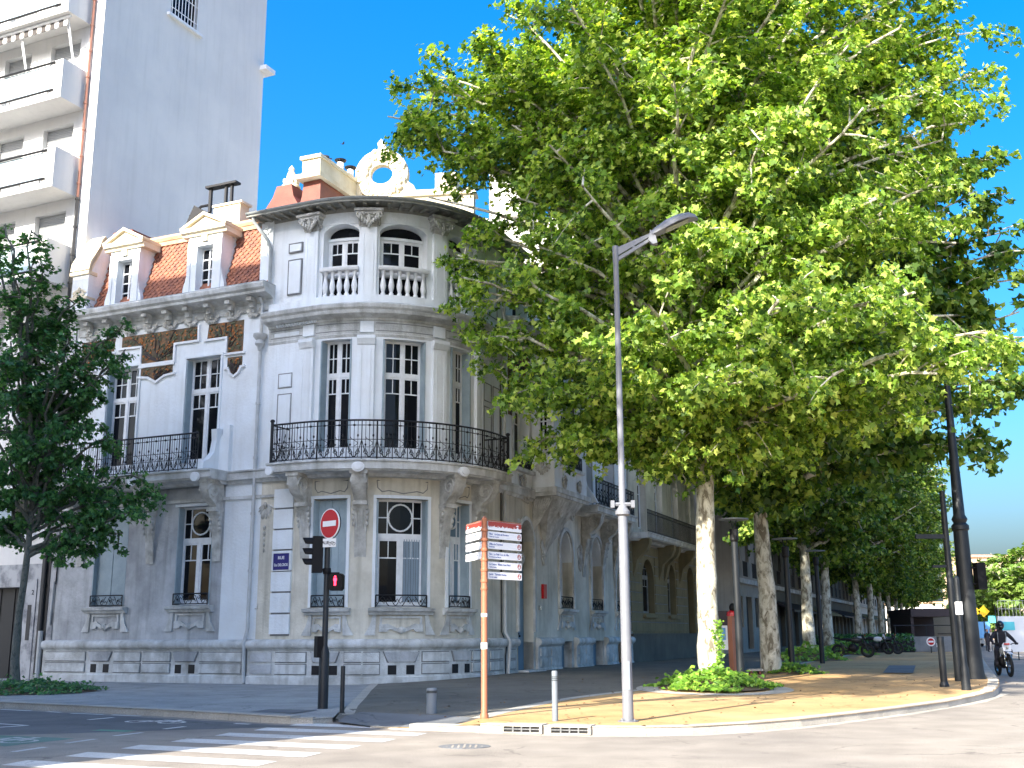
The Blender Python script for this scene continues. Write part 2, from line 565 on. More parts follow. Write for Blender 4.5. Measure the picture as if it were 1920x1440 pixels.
def wall(mb, fr, s0, s1, z0, z1, ops=(), o=0.0, depth=.3):
    ss = sorted(set([s0, s1] + [a for q in ops for a in q[:2]] + [a for a in steps(fr, s0, s1)]))
    ss = [a for a in ss if s0 - 1e-6 <= a <= s1 + 1e-6]
    zs = sorted(set([z0, z1] + [a for q in ops for a in q[2:4]]))
    zs = [a for a in zs if z0 - 1e-6 <= a <= z1 + 1e-6]
    for a, b in zip(ss, ss[1:]):
        if b - a < 1e-5: continue
        for c, d in zip(zs, zs[1:]):
            ms, mz = (a + b) / 2, (c + d) / 2
            if any(q[0] < ms < q[1] and q[2] < mz < q[3] for q in ops): continue
            mb.face(fr(a, o, c), fr(b, o, c), fr(b, o, d), fr(a, o, d))
    for q in ops:
        qs = [a for a in ss if q[0] - 1e-6 <= a <= q[1] + 1e-6]
        for z in (q[2], q[3]):
            mb.grid([[fr(a, o, z) for a in qs], [fr(a, o - depth, z) for a in qs]])
        for a in (q[0], q[1]):
            mb.face(fr(a, o, q[2]), fr(a, o, q[3]), fr(a, o - depth, q[3]), fr(a, o - depth, q[2]))

def arch_fill(mb, fr, s0, s1, zt, rise, o0, o1, pointed=0.0, n=8):
    # fills the two upper corners of a rectangular opening so that it reads as an arch
    c = (s0 + s1) / 2; w = (s1 - s0) / 2
    for sg in (-1, 1):
        arc = []
        for i in range(n + 1):
            q = math.pi / 2 * i / n
            x = c + sg * w * math.sin(q); z = zt - rise + rise * math.cos(q) ** (1 + pointed)
            arc.append((x, z))
        poly = [(c, zt + .002), *[(x, z) for x, z in arc], (c + sg * w, zt + .002)]
        mb.prism(fr, poly, o0, o1)

def arch_band(mb, fr, s0, s1, zb, zt, rise, o0, o1, w=.1, n=12):
    c = (s0 + s1) / 2; hw = (s1 - s0) / 2
    inn = [(s0, zb)] + [(c - hw * math.cos(math.pi * i / n), zt - rise + rise * math.sin(math.pi * i / n)) for i in range(n + 1)] + [(s1, zb)]
    h2 = hw + w
    outr = [(s0 - w, zb)] + [(c - h2 * math.cos(math.pi * i / n), zt - rise + (rise + w) * math.sin(math.pi * i / n)) for i in range(n + 1)] + [(s1 + w, zb)]
    rows = [[fr(x, o0, z) for x, z in inn], [fr(x, o1, z) for x, z in inn], [fr(x, o1, z) for x, z in outr], [fr(x, o0, z) for x, z in outr]]
    mb.grid(rows)

def window(parent, fr, s0, s1, z0, z1, o, style='french', glass='glass', fm='frame_white', fw=.07):
    f = MB(); g = MB()
    def bar(a, b, c, d, t=0.0): f.box(fr, a, b, o + t, o + t + .05, c, d)
    bar(s0, s0 + fw, z0, z1); bar(s1 - fw, s1, z0, z1)
    bar(s0 + fw, s1 - fw, z1 - fw, z1); bar(s0 + fw, s1 - fw, z0, z0 + fw)
    a, b, c, d = s0 + fw, s1 - fw, z0 + fw, z1 - fw
    m = (a + b) / 2
    def leaf(a, b, c, d, top=.18, cols=2, rows=1, st=.055):
        bar(a, a + st, c, d, -.004); bar(b - st, b, c, d, -.004)
        bar(a + st, b - st, d - st, d, -.004); bar(a + st, b - st, c, c + st * 1.6, -.004)
        if top:
            zt = d - st - (d - c) * top
            bar(a + st, b - st, zt - .018, zt + .018, -.01)
            w = b - a - 2 * st
            for i in range(1, cols):
                x = a + st + w * i / cols
                bar(x - .014, x + .014, zt, d - st, -.012)
    if style == 'french':
        zt = c + (d - c) * .70
        bar(a, b, zt - .07, zt + .07, .012)
        for q, r in ((a, m - .035), (m + .035, b)):
            leaf(q, r, c, zt - .07, .2)
            bar(q, q + .05, zt + .07, d, -.004); bar(r - .05, r, zt + .07, d, -.004)
            zz = (zt + .07 + d) / 2
            bar(q + .05, r - .05, zz - .015, zz + .015, -.01)
            x = (q + r) / 2; bar(x - .014, x + .014, zt + .07, d, -.012)
        bar(m - .045, m + .045, c, d, .016)
    elif style == 'round':
        zt = c + (d - c) * .66
        bar(a, b, zt - .08, zt + .08, .012)
        bar(m - .05, m + .05, c, zt - .08, .016)
        for q, r in ((a, m - .05), (m + .05, b)): leaf(q, r, c, zt - .08, .26)
        w = b - a
        for x in (a + w * .2, b - w * .2): bar(x - .016, x + .016, zt + .08, d, -.01)
        zz = (zt + .08 + d) / 2
        bar(a, a + w * .25, zz - .016, zz + .016, -.012); bar(b - w * .25, b, zz - .016, zz + .016, -.012)
        rr = min(w * .28, (d - zt - .08) * .46)
        ring = [fr(m + rr * math.cos(q), o + .03, zz + rr * math.sin(q)) for q in [2 * math.pi * i / 20 for i in range(21)]]
        f.tube(ring, .028, 5, False)
    elif style == 'casement':
        bar(m - .04, m + .04, c, d, .016)
        leaf(a, m - .04, c, d, .33); leaf(m + .04, b, c, d, .33)
    elif style == 'grid':
        bar(m - .03, m + .03, c, d, .01)
        for i in range(1, 4):
            zz = c + (d - c) * i / 4; bar(a, b, zz - .02, zz + .02, -.01)
    wob = f.build('window', fm, parent)
    g.sweep(fr, [(o - .02, z0 + .02), (o + .015, z0 + .02), (o + .015, z1 - .02), (o - .02, z1 - .02)], steps(fr, s0 + .02, s1 - .02, .4))
    g.build('pane', glass, wob)
    return wob

def louvre_leaf(parent, fr, s0, s1, z0, z1, o0, o1):   # shutter leaf folded in the reveal
    m = MB()
    m.box(fr, s0, s1, o0, o1, z0, z1)
    n = 3; hgt = (z1 - z0) / n
    for i in range(n):
        m.box(fr, s0 - .008, s1 + .008, o0 + .05, o1 - .05, z0 + hgt * i + .08, z0 + hgt * (i + 1) - .08)
    return m.build('shutter', 'shutter', parent)

def railing(fr, s0, s1, o, z0, z1, unit=.36, small=False):
    m = MB()
    n = max(1, round((s1 - s0) / unit)); w = (s1 - s0) / n
    hh = z1 - z0
    sub = [s0 + (s1 - s0) * i / (n * 2) for i in range(n * 2 + 1)]
    def rail(z, r): m.tube([fr(s, o, z) for s in sub], r, 4)
    rail(z1, .028); rail(z1 - .13 * hh, .012); rail(z0 + .04, .016); rail(z0 + .50 * hh, .010); rail(z0 + .30 * hh, .008)
    def P(s, z): return fr(s, o, z)
    for i in range(n + 1):
        s = s0 + w * i
        m.tube([P(s, z0), P(s, z1)], .014 if i % 4 else .024, 4)
    for i in range(n):
        s = s0 + w * i; c = s + w / 2
        for q in (.25, .5, .75): m.tube([P(s + w * q, z0 + .04), P(s + w * q, z1)], .008, 4)
        for sg in (-1, 1):
            m.tube([P(c + sg * w * .48 * t ** .8, z0 + .05 + hh * .42 * t ** 1.5) for t in [k / 5 for k in range(6)]], .012, 4)
            m.tube([P(c + sg * w * (.08 + .30 * t), z0 + .05 + hh * (.22 * math.sin(t * 2.6))) for t in [k / 5 for k in range(6)]], .010, 4)
            cx, cz = c + sg * w * .22, z0 + .16 * hh
            m.tube([P(cx + .045 * math.cos(q), cz + .045 * math.sin(q)) for q in [k * math.pi / 3 for k in range(7)]], .009, 4)
        m.blob(P(c, z1 - .13 * hh), .045, .045, .035, 6, 4)
        m.blob(P(c + w * .25, z0 + .60 * hh), .028, .028, .05, 6, 4)
        m.tube([P(c + w * .25 * math.sin(t * 5), z0 + hh * (.32 + .25 * t)) for t in [k / 5 for k in range(6)]], .009, 4)
        m.blob(P(c - w * .25, z0 + .36 * hh), .03, .03, .04, 6, 4)
    return m

def roundel(mb, fr, s, z, r, o0, o1, n=16):
    mb.prism(fr, [(s + r * math.cos(2 * math.pi * i / n), z + r * math.sin(2 * math.pi * i / n)) for i in range(n)], o0, o1)

def spiral(mb, P, cx, cz, r0, turns, rad, sg=1, n=26, ph=0.0):
    mb.tube([P(cx + sg * r0 * (1 - t) * math.cos(ph + turns * 2 * math.pi * t), cz + r0 * (1 - t) * math.sin(ph + turns * 2 * math.pi * t)) for t in [k / n * .92 for k in range(n + 1)]], rad, 5)

def leaf_orn(mb, fr, s, z, o, w, h, seed=0, n=11):     # clump of carved leaves hanging at (s,z)
    rg = random.Random(seed)
    for i in range(n):
        t = i / (n - 1)
        q = -math.pi * t
        cx = s + w * .42 * math.cos(q) * (1 - .2 * rg.random())
        cz = z - h * .12 + h * .38 * math.sin(q) * rg.uniform(.7, 1.1)
        a = Vector(fr(cx, o, cz)) ; c = Vector(fr(s, o, z))
        d = (a - c); d.normalize()
        nn = Vector(fr(s, o + 1, z)) - Vector(fr(s, o, z)); x = d.cross(nn); x.normalize()
        mb.blob(a, w * .10, .035, h * .17, 6, 4, (x, nn, d))
    mb.blob(fr(s, o + .02, z - h * .08), w * .13, .06, h * .13, 6, 4)
# ------------------------------------------------------------------ ground
def zgrid(poly_rows, zf, name, m, dz=0.0):
    mb = MB()
    mb.grid([[(x, y, zf(x, y) + dz) for x, y in r] for r in poly_rows])
    return struct(name, mb, m)

g = MB()
g.face((-900, -300, 0), (900, -300, 0), (1400, 2600, 0), (-1400, 2600, 0))
struct('road', g, 'asphalt')

# promenade under the plane trees: rows from the kerb towards the houses
KERB = [(-2.4, 19.25), (-1.7, 18.75), (-.54, 18.3), (.4, 17.85), (1.11, 17.6), (2.0, 17.5), (2.74, 17.65), (3.7, 18.2), (4.72, 19.0), (6.1, 20.4),
        (7.46, 21.9), (8.9, 23.6), (10.21, 25.46), (11.3, 27.1), (12.22, 28.92), (13.2, 31.2), (17.23, 41.5), (23, 56), (30.12, 74), (60, 152), (150, 385)]
BACK = [(-3.15, 20.4), (-3.2, 21.2), (-3.3, 22.4), (-3.4, 24), (-3.5, 26), (-3.65, 28), (-3.8, 30), (-3.95, 32), (-4.0, 34), (-3, 36.5),
        (-1.5, 38.5), (.2, 41), (1.5, 44), (3, 47), (5, 51), (7.5, 57), (11, 66), (16, 78), (22, 92), (50, 160), (140, 390)]
NR_ = 16
EDGE = [(-1.0, 18.7), (-.95, 18.85), (-.8, 19.1), (-.62, 19.75), (-.3, 20.8), (0, 21.8), (.35, 22.9), (.75, 24.1), (1.3, 25.4), (2.0, 26.6), (2.9, 27.8), (3.7, 28.8),
        (4.6, 30.3), (5.4, 31.9), (6.2, 33.6), (7.2, 35.8), (12, 47.5), (18, 62), (25, 80), (53, 157), (145, 387)]
rows = [[(k[0] + (b[0] - k[0]) * j / 10, k[1] + (b[1] - k[1]) * j / 10) for k, b in zip(KERB, EDGE)] for j in range(11)]
zgrid(rows, hz, 'promenade', 'promenade')
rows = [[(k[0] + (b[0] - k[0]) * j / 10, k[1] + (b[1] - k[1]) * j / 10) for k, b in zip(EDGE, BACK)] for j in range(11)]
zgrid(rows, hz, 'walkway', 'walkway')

LK = [(-90, 61), (-60, 47), (-45, 40.2), (-30, 33.5), (-20, 28.9), (-15, 26.7), (-11.1, 25), (-9.2, 23.8), (-6.73, 22.15), (-5.2, 21.05), (-4.5, 20.5), (-3.9, 20.15), (-3.5, 20.15), (-3.2, 20.5)]
LB = [(-92, 76), (-62, 62), (-47, 54), (-32, 46), (-21, 40.5), (-17, 38.5), (-13.5, 37), (-11.5, 36), (-9.5, 35), (-8, 34.6), (-6.5, 34.4), (-5.2, 34.3), (-4.4, 34.2), (-4.0, 34)]
rows = [[(k[0] + (b[0] - k[0]) * j / 8, k[1] + (b[1] - k[1]) * j / 8) for k, b in zip(LK, LB)] for j in range(9)]
zgrid(rows, hz, 'pavement', 'pavement_grey', .002)

# pale strip of slabs along the edge between pavement and promenade, and the slab border round the first tree pit
def ribbon(name, pts, w, m, dz, zf=hz, n=1):
    mb = MB(); a, b = [], []
    P = [Vector(p) for p in pts]
    for i, p in enumerate(P):
        d = (P[min(i + 1, len(P) - 1)] - P[max(i - 1, 0)]).normalized(); q = Vector((-d.y, d.x)) * (w / 2)
        a.append((p.x + q.x, p.y + q.y, zf(p.x, p.y) + dz)); b.append((p.x - q.x, p.y - q.y, zf(p.x, p.y) + dz))
    mb.grid([a, b])
    return struct(name, mb, m)
ribbon('pavement_edging', [(-3.0, 20.9), (-3.22, 23), (-3.45, 26), (-3.7, 29), (-3.9, 32), (-4.0, 33.0)], .22, 'kerbstone', .008)
ribbon('promenade_edging', EDGE[3:], .30, 'kerbstone', .006)
mb = MB()
mb.grid([[(x, y, hz(x, y) + .008) for x, y in r] for r in ([(-3.05, 20.0), (-3.02, 20.7), (-2.85, 21.3)], [(-2.45, 19.35), (-2.2, 20.3), (-1.95, 21.0)], [(-1.7, 18.85), (-1.35, 19.8), (-1.2, 20.6)], [(-1.0, 18.6), (-.8, 19.4), (-.7, 19.95)])])
struct('crossing_ramp', mb, 'slab_grey')
mb = MB()
for (a, b, c, d) in [((-4.9, 21.4), (-4.0, 21.0), (-3.7, 21.9), (-4.7, 22.2))]:
    mb.face(*[(p[0], p[1], hz(*p) + .008) for p in (a, b, c, d)])
for u0, u1, v0, v1 in [(1655, 1712, 1248, 1262)]:
    mb.face(*[(pav(u, v)[0], pav(u, v)[1], pav(u, v)[2] + .008) for u, v in ((u0, v1), (u1, v1), (u1 + 5, v0), (u0 + 12, v0))])
struct('service_covers', mb, 'slab_grey')

# kerb stones, one joint between each
def kerb(name, pts, w=.28, top=.012, skip=()):
    mb = MB()
    P = [Vector(p) for p in pts]
    for a, b in zip(P, P[1:]):
        L = (b - a).length; n = max(1, round(L / 1.0)) if L < 60 else int(L / 6)
        d = (b - a) / L; q = Vector((-d.y, d.x))
        for i in range(n):
            p0 = a + d * (L * i / n + .006); p1 = a + d * (L * (i + 1) / n - .006)
            mid = (p0 + p1) / 2
            if any(abs(mid.x - s[0]) < s[2] and abs(mid.y - s[1]) < s[2] for s in skip): continue
            pts8 = []
            for z in (-.05, None):
                for p, sgn in ((p0, -1), (p1, -1), (p1, 1), (p0, 1)):
                    c = p + q * (w if sgn > 0 else 0) 
                    zz = z if z is not None else hz(mid.x, mid.y) + top
                    cc = c if z is None or sgn > 0 else c
                    pts8.append((cc.x, cc.y, zz))
            b0, t0 = pts8[:4], pts8[4:]
            inset = q * .02
            t0 = [(t0[0][0] + inset.x, t0[0][1] + inset.y, t0[0][2]), (t0[1][0] + inset.x, t0[1][1] + inset.y, t0[1][2]), t0[2], t0[3]]
            mb.face(*t0); mb.grid([b0, t0], True)
    return struct(name, mb, 'kerbstone')
DR1, DR2 = (.12, 18.0), (.88, 17.72)
kerb('kerb_promenade', KERB, skip=())
kerb('kerb_pavement', LK)

# gutter line of dust
ribbon('gutter', [(-.6, 18.16), (.4, 17.72), (1.1, 17.47), (2.0, 17.38), (2.8, 17.53), (3.8, 18.1), (4.8, 18.88), (7.5, 21.8), (10.3, 25.4), (12.3, 28.8)], .22, 'kerbstone', .004, lambda x, y: 0)

# zebra crossing, lane dashes, cycle symbols
mb = MB()
dz = Vector((.912, -.41)); dn = Vector((.386, .97))
z0 = Vector((-5.73, 15.24))
for k in range(-3, 6):
    c = z0 + dn * k
    L = 3.0 if k > -1 else 3.2
    w = Vector((.10, .53)) * .5 * 1.0
    a, b = c - w, c + w
    mb.face((a.x, a.y, .004), (a.x + dz.x * L, a.y + dz.y * L, .004), (b.x + dz.x * (L + .05), b.y + dz.y * (L + .05), .004), (b.x, b.y, .004))
struct('zebra_crossing', mb, 'paint_road')
mb = MB()
def dash(a, b, w=.11):
    a, b = Vector(a), Vector(b); d = (b - a).normalized(); q = Vector((-d.y, d.x)) * w / 2
    mb.face(*[(p.x, p.y, .004) for p in (a - q, b - q, b + q, a + q)])
for a, b in [((-6.19, 17.96), (-5.94, 18.52)), ((-6.47, 16.77), (-6.29, 17.43)), ((-6.71, 15.58), (-6.54, 16.22)), ((-7.88, 21.4), (-7.61, 21.95)),
             ((-9.3, 20.65), (-8.45, 20.1)), ((-8.45, 20.1), (-9.0, 19.5)), ((-10.93, 24.55), (-10.06, 24.05)), ((-9.6, 23.75), (-9.22, 23.5)), ((-8.9, 23.2), (-8.1, 22.8)), ((-7.9, 22.7), (-7.2, 22.3)),
             ((-5.8, 19.2), (-5.6, 19.7)), ((-4.9, 20.3), (-4.6, 20.15)), ((-12, 22.6), (-11.2, 22.2))]:
    dash(a, b)
for u, v0, v1 in [(1878, 1212, 1216), (1895, 1226, 1231), (1862, 1200, 1203)]:
    dash(gnd(u, v0), gnd(u + 22, v1), .2)
def bike(cx, cy, s, ang):
    c_, s_ = math.cos(ang), math.sin(ang)
    def T(x, y): return (cx + (x * c_ - y * s_) * s, cy + (x * s_ + y * c_) * s)
    for wx in (-.5, .5):
        for i in range(10):
            q0, q1 = i * .628, (i + 1) * .628
            dash(T(wx + .3 * math.cos(q0), .3 * math.sin(q0) * 1.0), T(wx + .3 * math.cos(q1), .3 * math.sin(q1)), .07)
    for p, q in [((-.5, 0), (-.15, .45)), ((-.15, .45), (.3, .45)), ((.3, .45), (0, -.02)), ((0, -.02), (-.15, .45)), ((-.5, 0), (0, -.02)), ((.5, 0), (.26, .62)), ((.12, .64), (.34, .62)), ((-.22, .55), (-.02, .55))]:
        dash(T(*p), T(*q), .08)
bike(-6.45, 20.8, .75, -.42)
bike(-7.7, 17.3, .85, -.42)
struct('lane_markings', mb, 'paint_road')
mb = MB()
for a, b, w in [((-9.5, 18.1), (-6.9, 16.95), 1.3), ((-6.9, 19.1), (-6.2, 18.8), .25)]:
    a, b = Vector(a), Vector(b); d = (b - a).normalized(); q = Vector((-d.y, d.x)) * w / 2
    mb.face(*[(p.x, p.y, .002) for p in (a - q, b - q, b + q, a + q)])
struct('cycle_lane_paint', mb, 'paint_green')
# darker asphalt sheet, tone of the shaded side street put into the colour
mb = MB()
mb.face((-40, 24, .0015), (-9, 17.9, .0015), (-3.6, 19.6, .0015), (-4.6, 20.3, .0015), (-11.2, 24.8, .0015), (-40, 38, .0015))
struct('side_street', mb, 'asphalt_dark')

# manhole cover
t = thing('manhole_cover', (-.68, 16.0, 0), 'round cast iron cover set in the sunlit road in front of the drains', 'manhole cover')
mb = MB(); mb.lathe((-.68, 16.0, 0), [(.36, .001), (.36, .006), (.33, .006)], 28); mb.build('rim', 'slab_grey', t)
mb = MB(); mb.lathe((-.68, 16.0, 0), [(.32, .001), (.32, .004)], 24)
for i in range(-3, 4):
    for j in range(-3, 4):
        if i * i + j * j < 10: mb.lathe((-.68 + i * .08, 16.0 + j * .08, .003), [(.022, 0), (.018, .006)], 6)
mb.build('plate', 'asphalt', t)

def drain(c, lab):
    d = Vector((.80, -.26)).normalized(); q = Vector((-d.y, d.x))
    t = thing('kerb_drain', (c[0], c[1], 0), lab, 'street drain', 'kerb drains by the lamp post')
    f = flat(c, d, -q)
    m = MB()
    m.box(f, -.33, .33, .012, .05, .115, .145); m.box(f, -.33, -.29, .012, .05, .02, .115); m.box(f, .29, .33, .012, .05, .02, .115)
    m.box(f, -.33, .33, .012, .055, .012, .03)
    m.box(f, -.33, .33, -.30, .012, .134, .146)
    m.build('frame', 'kerbstone', t)
    m = MB(); m.box(f, -.288, .288, -.02, .018, .03, .114)
    m.build('opening', 'black_metal', t)
    m = MB()
    m.box(f, -.288, .288, .02, .045, .068, .082)
    for i in (-.14, .0, .14): m.box(f, i - .012, i + .012, .02, .04, .03, .115)
    m.build('grate', 'slab_grey', t)
drain((.13, 17.93), 'iron kerb drain nearer the brown signpost')
drain((.86, 17.68), 'iron kerb drain nearer the tall grey lamp post')
# ------------------------------------------------------------------ corner house
house = thing('corner_house', H(10.6, 0, .1), 'ornate pale corner townhouse with round bay, wrought iron balconies and tiled mansard roof', 'building')
GW = [(2.17, 3.57, 2.45, 5.5), (5.58, 6.98, 2.45, 5.5)]
FW = [(2.2, 3.56, 6.9, 10.35), (5.55, 6.95, 6.9, 10.35)]
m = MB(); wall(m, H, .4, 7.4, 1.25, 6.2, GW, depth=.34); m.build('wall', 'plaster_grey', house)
m = MB(); wall(m, H, 7.4, 8.8, 1.25, 6.2)
wall(m, H, .4, 8.8, 6.2, 12.1, FW, depth=.34)
m.face(H(8.8, 0, 12), H(8.8, 0, 15), H(8.8, -1.2, 15), H(8.8, -1.2, 12))
m.build('wall', 'plaster', house)
# bay: s, ground / first / second floor openings
BG = [(10.74, 11.79, 2.3, 5.47), (12.64, 14.2, 2.3, 5.47), (14.93, 15.9, 2.3, 5.47)]
BF = [(10.80, 11.79, 6.9, 10.36), (12.73, 14.07, 6.9, 10.36), (14.98, 15.95, 6.9, 10.36)]
B2 = [(10.72, 11.92, 11.78, 14.12), (12.56, 14.10, 11.78, 14.12), (14.92, 16.05, 11.78, 14.12)]
m = MB()
wall(m, H, 8.8, SB, 1.25, 6.2, BG, o=.04, depth=.36)
m.build('wall', 'plaster_warm', house)
m = MB()
wall(m, H, 8.8, SB, 6.2, 11.0, BF, o=.04, depth=.36)
wall(m, H, 8.8, SB, 11.0, 14.66, B2, o=.0, depth=.5)
m.face(H(8.8, .04, 1.25), H(8.8, .04, 14.66), H(8.8, -.9, 14.66), H(8.8, -.9, 1.25))
m.build('wall', 'plaster', house)
# right facade of the house
RG = [(3.35, 4.75, .3, 5.4), (7.4, 8.85, 2.45, 5.35), (11.0, 12.5, 2.45, 5.4), (14.3, 15.7, 2.45, 5.4)]
RF = [(3.0, 4.5, 7.15, 10.4), (10.2, 11.4, 6.7, 10.2), (13.0, 14.4, 6.7, 10.2)]
R2 = [(3.0, 4.4, 12.0, 13.9), (7.0, 8.6, 12.0, 13.9), (11.0, 12.4, 12.0, 13.9)]
m = MB()
wall(m, R, 0, 16.4, 1.25, 6.4, RG, o=.02, depth=.45)
m.build('wall', 'plaster_warm', house)
m = MB()
wall(m, R, 0, 16.4, 6.4, 14.66, RF + R2, o=.02, depth=.45)
for q in RG[1:]: arch_fill(m, R, q[0], q[1], q[3], 1.15, -.40, .018, .35)
m.build('wall', 'plaster', house)
m = MB(); arch_fill(m, R, 3.35, 4.75, 5.4, .7, -.4, .018); m.build('door_arch', 'stone', house)
for q in RG: m = MB(); arch_band(m, R, q[0], q[1], max(q[2], 2.2) if q[2] > 1 else 1.6, q[3], .9, .02, .10, .13); m.build('arch_moulding', 'stone', house)
for q in RF: m = MB(); arch_band(m, R, q[0], q[1], q[2], q[3] + .04, .04, .02, .07, .10); m.build('arch_moulding', 'stone', house)
# back of the house so that it is a closed volume
m = MB()
for a, b in ((.4, 12.1), (8.8, 14.66)): pass
bk = [H(.4, 0, 0), H(.4, -11, 0), R(16.4, -11, 0), R(16.4, 0, 0)]
for a, b in zip(bk, bk[1:]): m.face((a[0], a[1], 0), (b[0], b[1], 0), (b[0], b[1], 14.5), (a[0], a[1], 14.5))
m.build('wall', 'render_white', house)

# ---- plinth with bolection roll and raised panels
def plinth(a, b, fr=H, o=.0):
    m = MB()
    prof = [(o, -.15), (o + .16, -.15), (o + .16, .33), (o + .12, .36), (o + .12, 1.08), (o + .15, 1.10)]
    for i in range(7):
        q = -math.pi / 2 + math.pi * i / 6
        prof.append((o + .15 + .10 * math.cos(q), 1.25 + .13 * math.sin(q)))
    prof += [(o + .04, 1.40), (o, 1.40)]
    m.sweep(fr, prof, steps(fr, a, b))
    return m
pl = plinth(.4, 8.52); 
pl.build('plinth', 'stone', house, smooth=True)
pl = plinth(8.62, SB + 2.95, H, .03)
pl.build('plinth', 'stone', house, smooth=True)
for a, b in ((4.95, 7.3), (8.95, 10.9), (12.6, 14.2), (15.8, 16.4)):
    plinth(a, b, R).build('plinth', 'stone', house, smooth=True)
pan = MB(); vents = MB(); rough = MB(); jo = MB()
def panel(fr, a, b, c, d, o, sl0=0.0, sl1=0.0, mbx=None):
    mbx = mbx or pan
    mbx.prism(fr, [(a + sl0, c), (b - sl1, c), (b, d), (a, d)] if True else 0, o, o + .022)
    k = .045
    mbx.prism(fr, [(a + sl0 + k, c + k), (b - sl1 - k, c + k), (b - k, d - k), (a + k, d - k)], o + .022, o + .036)
def split(fr, a, b, o, vx=None):
    # rows of panels between a and b; vx = centre of vent bay
    n = max(1, round((b - a) / 1.3)); w = (b - a) / n
    for i in range(n):
        x0, x1 = a + w * i + .05, a + w * (i + 1) - .05
        if getattr(fr, 'curved', False) and x1 > SA: 
            k = 3
        else: k = 1
        for j in range(k):
            y0, y1 = x0 + (x1 - x0) * j / k, x0 + (x1 - x0) * (j + 1) / k
            jo.prism(fr, [(y0 - .025, .735), (y1 + .025, .735), (y1 + .025, 1.045), (y0 - .025, 1.045)], o - .01, o + .004); pan.prism(fr, [(y0, .76), (y1, .76), (y1, 1.02), (y0, 1.02)], o, o + .045)
            jo.prism(fr, [(y0 - .025, .395), (y1 + .025, .395), (y1 + .025, .705), (y0 - .025, .705)], o - .01, o + .004); pan.prism(fr, [(y0, .42), (y1, .42), (y1, .68), (y0, .68)], o, o + .045)
for c, o, hw in ((2.87, .12, .48), (6.28, .12, .48), (11.27, .15, .42), (13.42, .15, .5), (15.42, .15, .4)):
    jo.prism(H, [(c - hw * .75 - .03, .735), (c + hw * .75 + .03, .735), (c + hw + .03, 1.05), (c - hw - .03, 1.05)], o - .01, o + .005); rough.prism(H, [(c - hw * .75, .76), (c + hw * .75, .76), (c + hw, 1.03), (c - hw, 1.03)], o, o + .05)
    for sg in (-1, 1): vents.prism(H, [(c + sg * .26 - .12, .40), (c + sg * .26 + .12, .40), (c + sg * .26 + .12, .66), (c + sg * .26 - .12, .66)], o - .02, o + .006)
    for sg in (-1, 1): pan.box(H, c + sg * .26 - .15, c + sg * .26 + .15, o, o + .012, .66, .70)
for a, b, o in ((.5, 2.3, .12), (3.4, 5.75, .12), (6.8, 8.45, .12), (9.6, 10.75, .15), (11.8, 12.85, .15), (13.98, 14.95, .15), (15.85, 16.9, .15), (17.1, 18.2, .15), (18.6, 19.3, .15)):
    split(H, a, b, o)
rough.prism(H, [(8.75, .76), (9.5, .76), (9.5, 1.02), (8.75, 1.02)], .15, .18)
rough.prism(H, [(8.75, .42), (9.5, .42), (9.5, .68), (8.75, .68)], .15, .18)
for a, b in ((5.1, 7.2), (9.1, 10.8), (12.7, 14.1)):
    for q in range(2):
        x0 = a + (b - a) * q / 2 + .05; x1 = a + (b - a) * (q + 1) / 2 - .05
        pan.box(R, x0, x1, .12, .15, .76, 1.02); pan.box(R, x0, x1, .12, .15, .42, .68)
pan.build('plinth_panels', 'stone', house)
rough.build('plinth_panels', 'plaster_grey', house)
jo.build('plinth_joint_lines', 'joint', house)
vents.build('cellar_vents', 'black_metal', house)

# ---- string course / floor band, first-floor ledge
m = MB()
prof = [(0, 6.10), (.06, 6.10), (.10, 6.18), (.16, 6.22), (.16, 6.42), (.20, 6.46), (.20, 6.50), (0, 6.52)]
m.sweep(H, prof, [.4, 8.78])
m.sweep(H, [(o + .05, z) for o, z in prof], [8.8, 9.6])
m.build('string_course', 'stone', house); m = MB(); m.sweep(R, prof, [1.3, 4.7]); m.build('string_course', 'stone', house); m = MB(); m.sweep(R, prof, [8.6, 16.4]); m.build('string_course', 'stone', house); m = MB()
m.box(H, .4, 8.78, 0, .05, 5.62, 5.72); m.box(H, 8.8, 10.1, .04, .09, 5.62, 5.70)
m.build('string_course', 'stone', house)

# ---- main cornice left, with frieze
m = MB()
prof = [(-.02, 11.62), (.06, 11.62), (.08, 11.72), (.10, 11.95), (.16, 12.0), (.30, 12.04), (.52, 12.08), (.54, 12.16), (.62, 12.22), (.66, 12.34), (.66, 12.38), (-.3, 12.44)]
m.sweep(H, prof, [.75, 8.95])
m.build('cornice', 'stone', house)
m = MB()
for k in range(9):
    s = 1.35 + k * .86
    m.box(H, s - .10, s + .10, .06, .42, 11.90, 12.02); m.box(H, s - .08, s + .08, .05, .26, 11.72, 11.90); m.box(H, s - .06, s + .06, .03, .14, 11.58, 11.72)
    leaf_orn(m, H, s, 11.74, .07, .62, .52, k, 9)
m.tube([H(s, .11, 11.86) for s in (.8, 8.7)], .01, 4)
m.build('frieze_ornament', 'stone_orn', house, smooth=True)

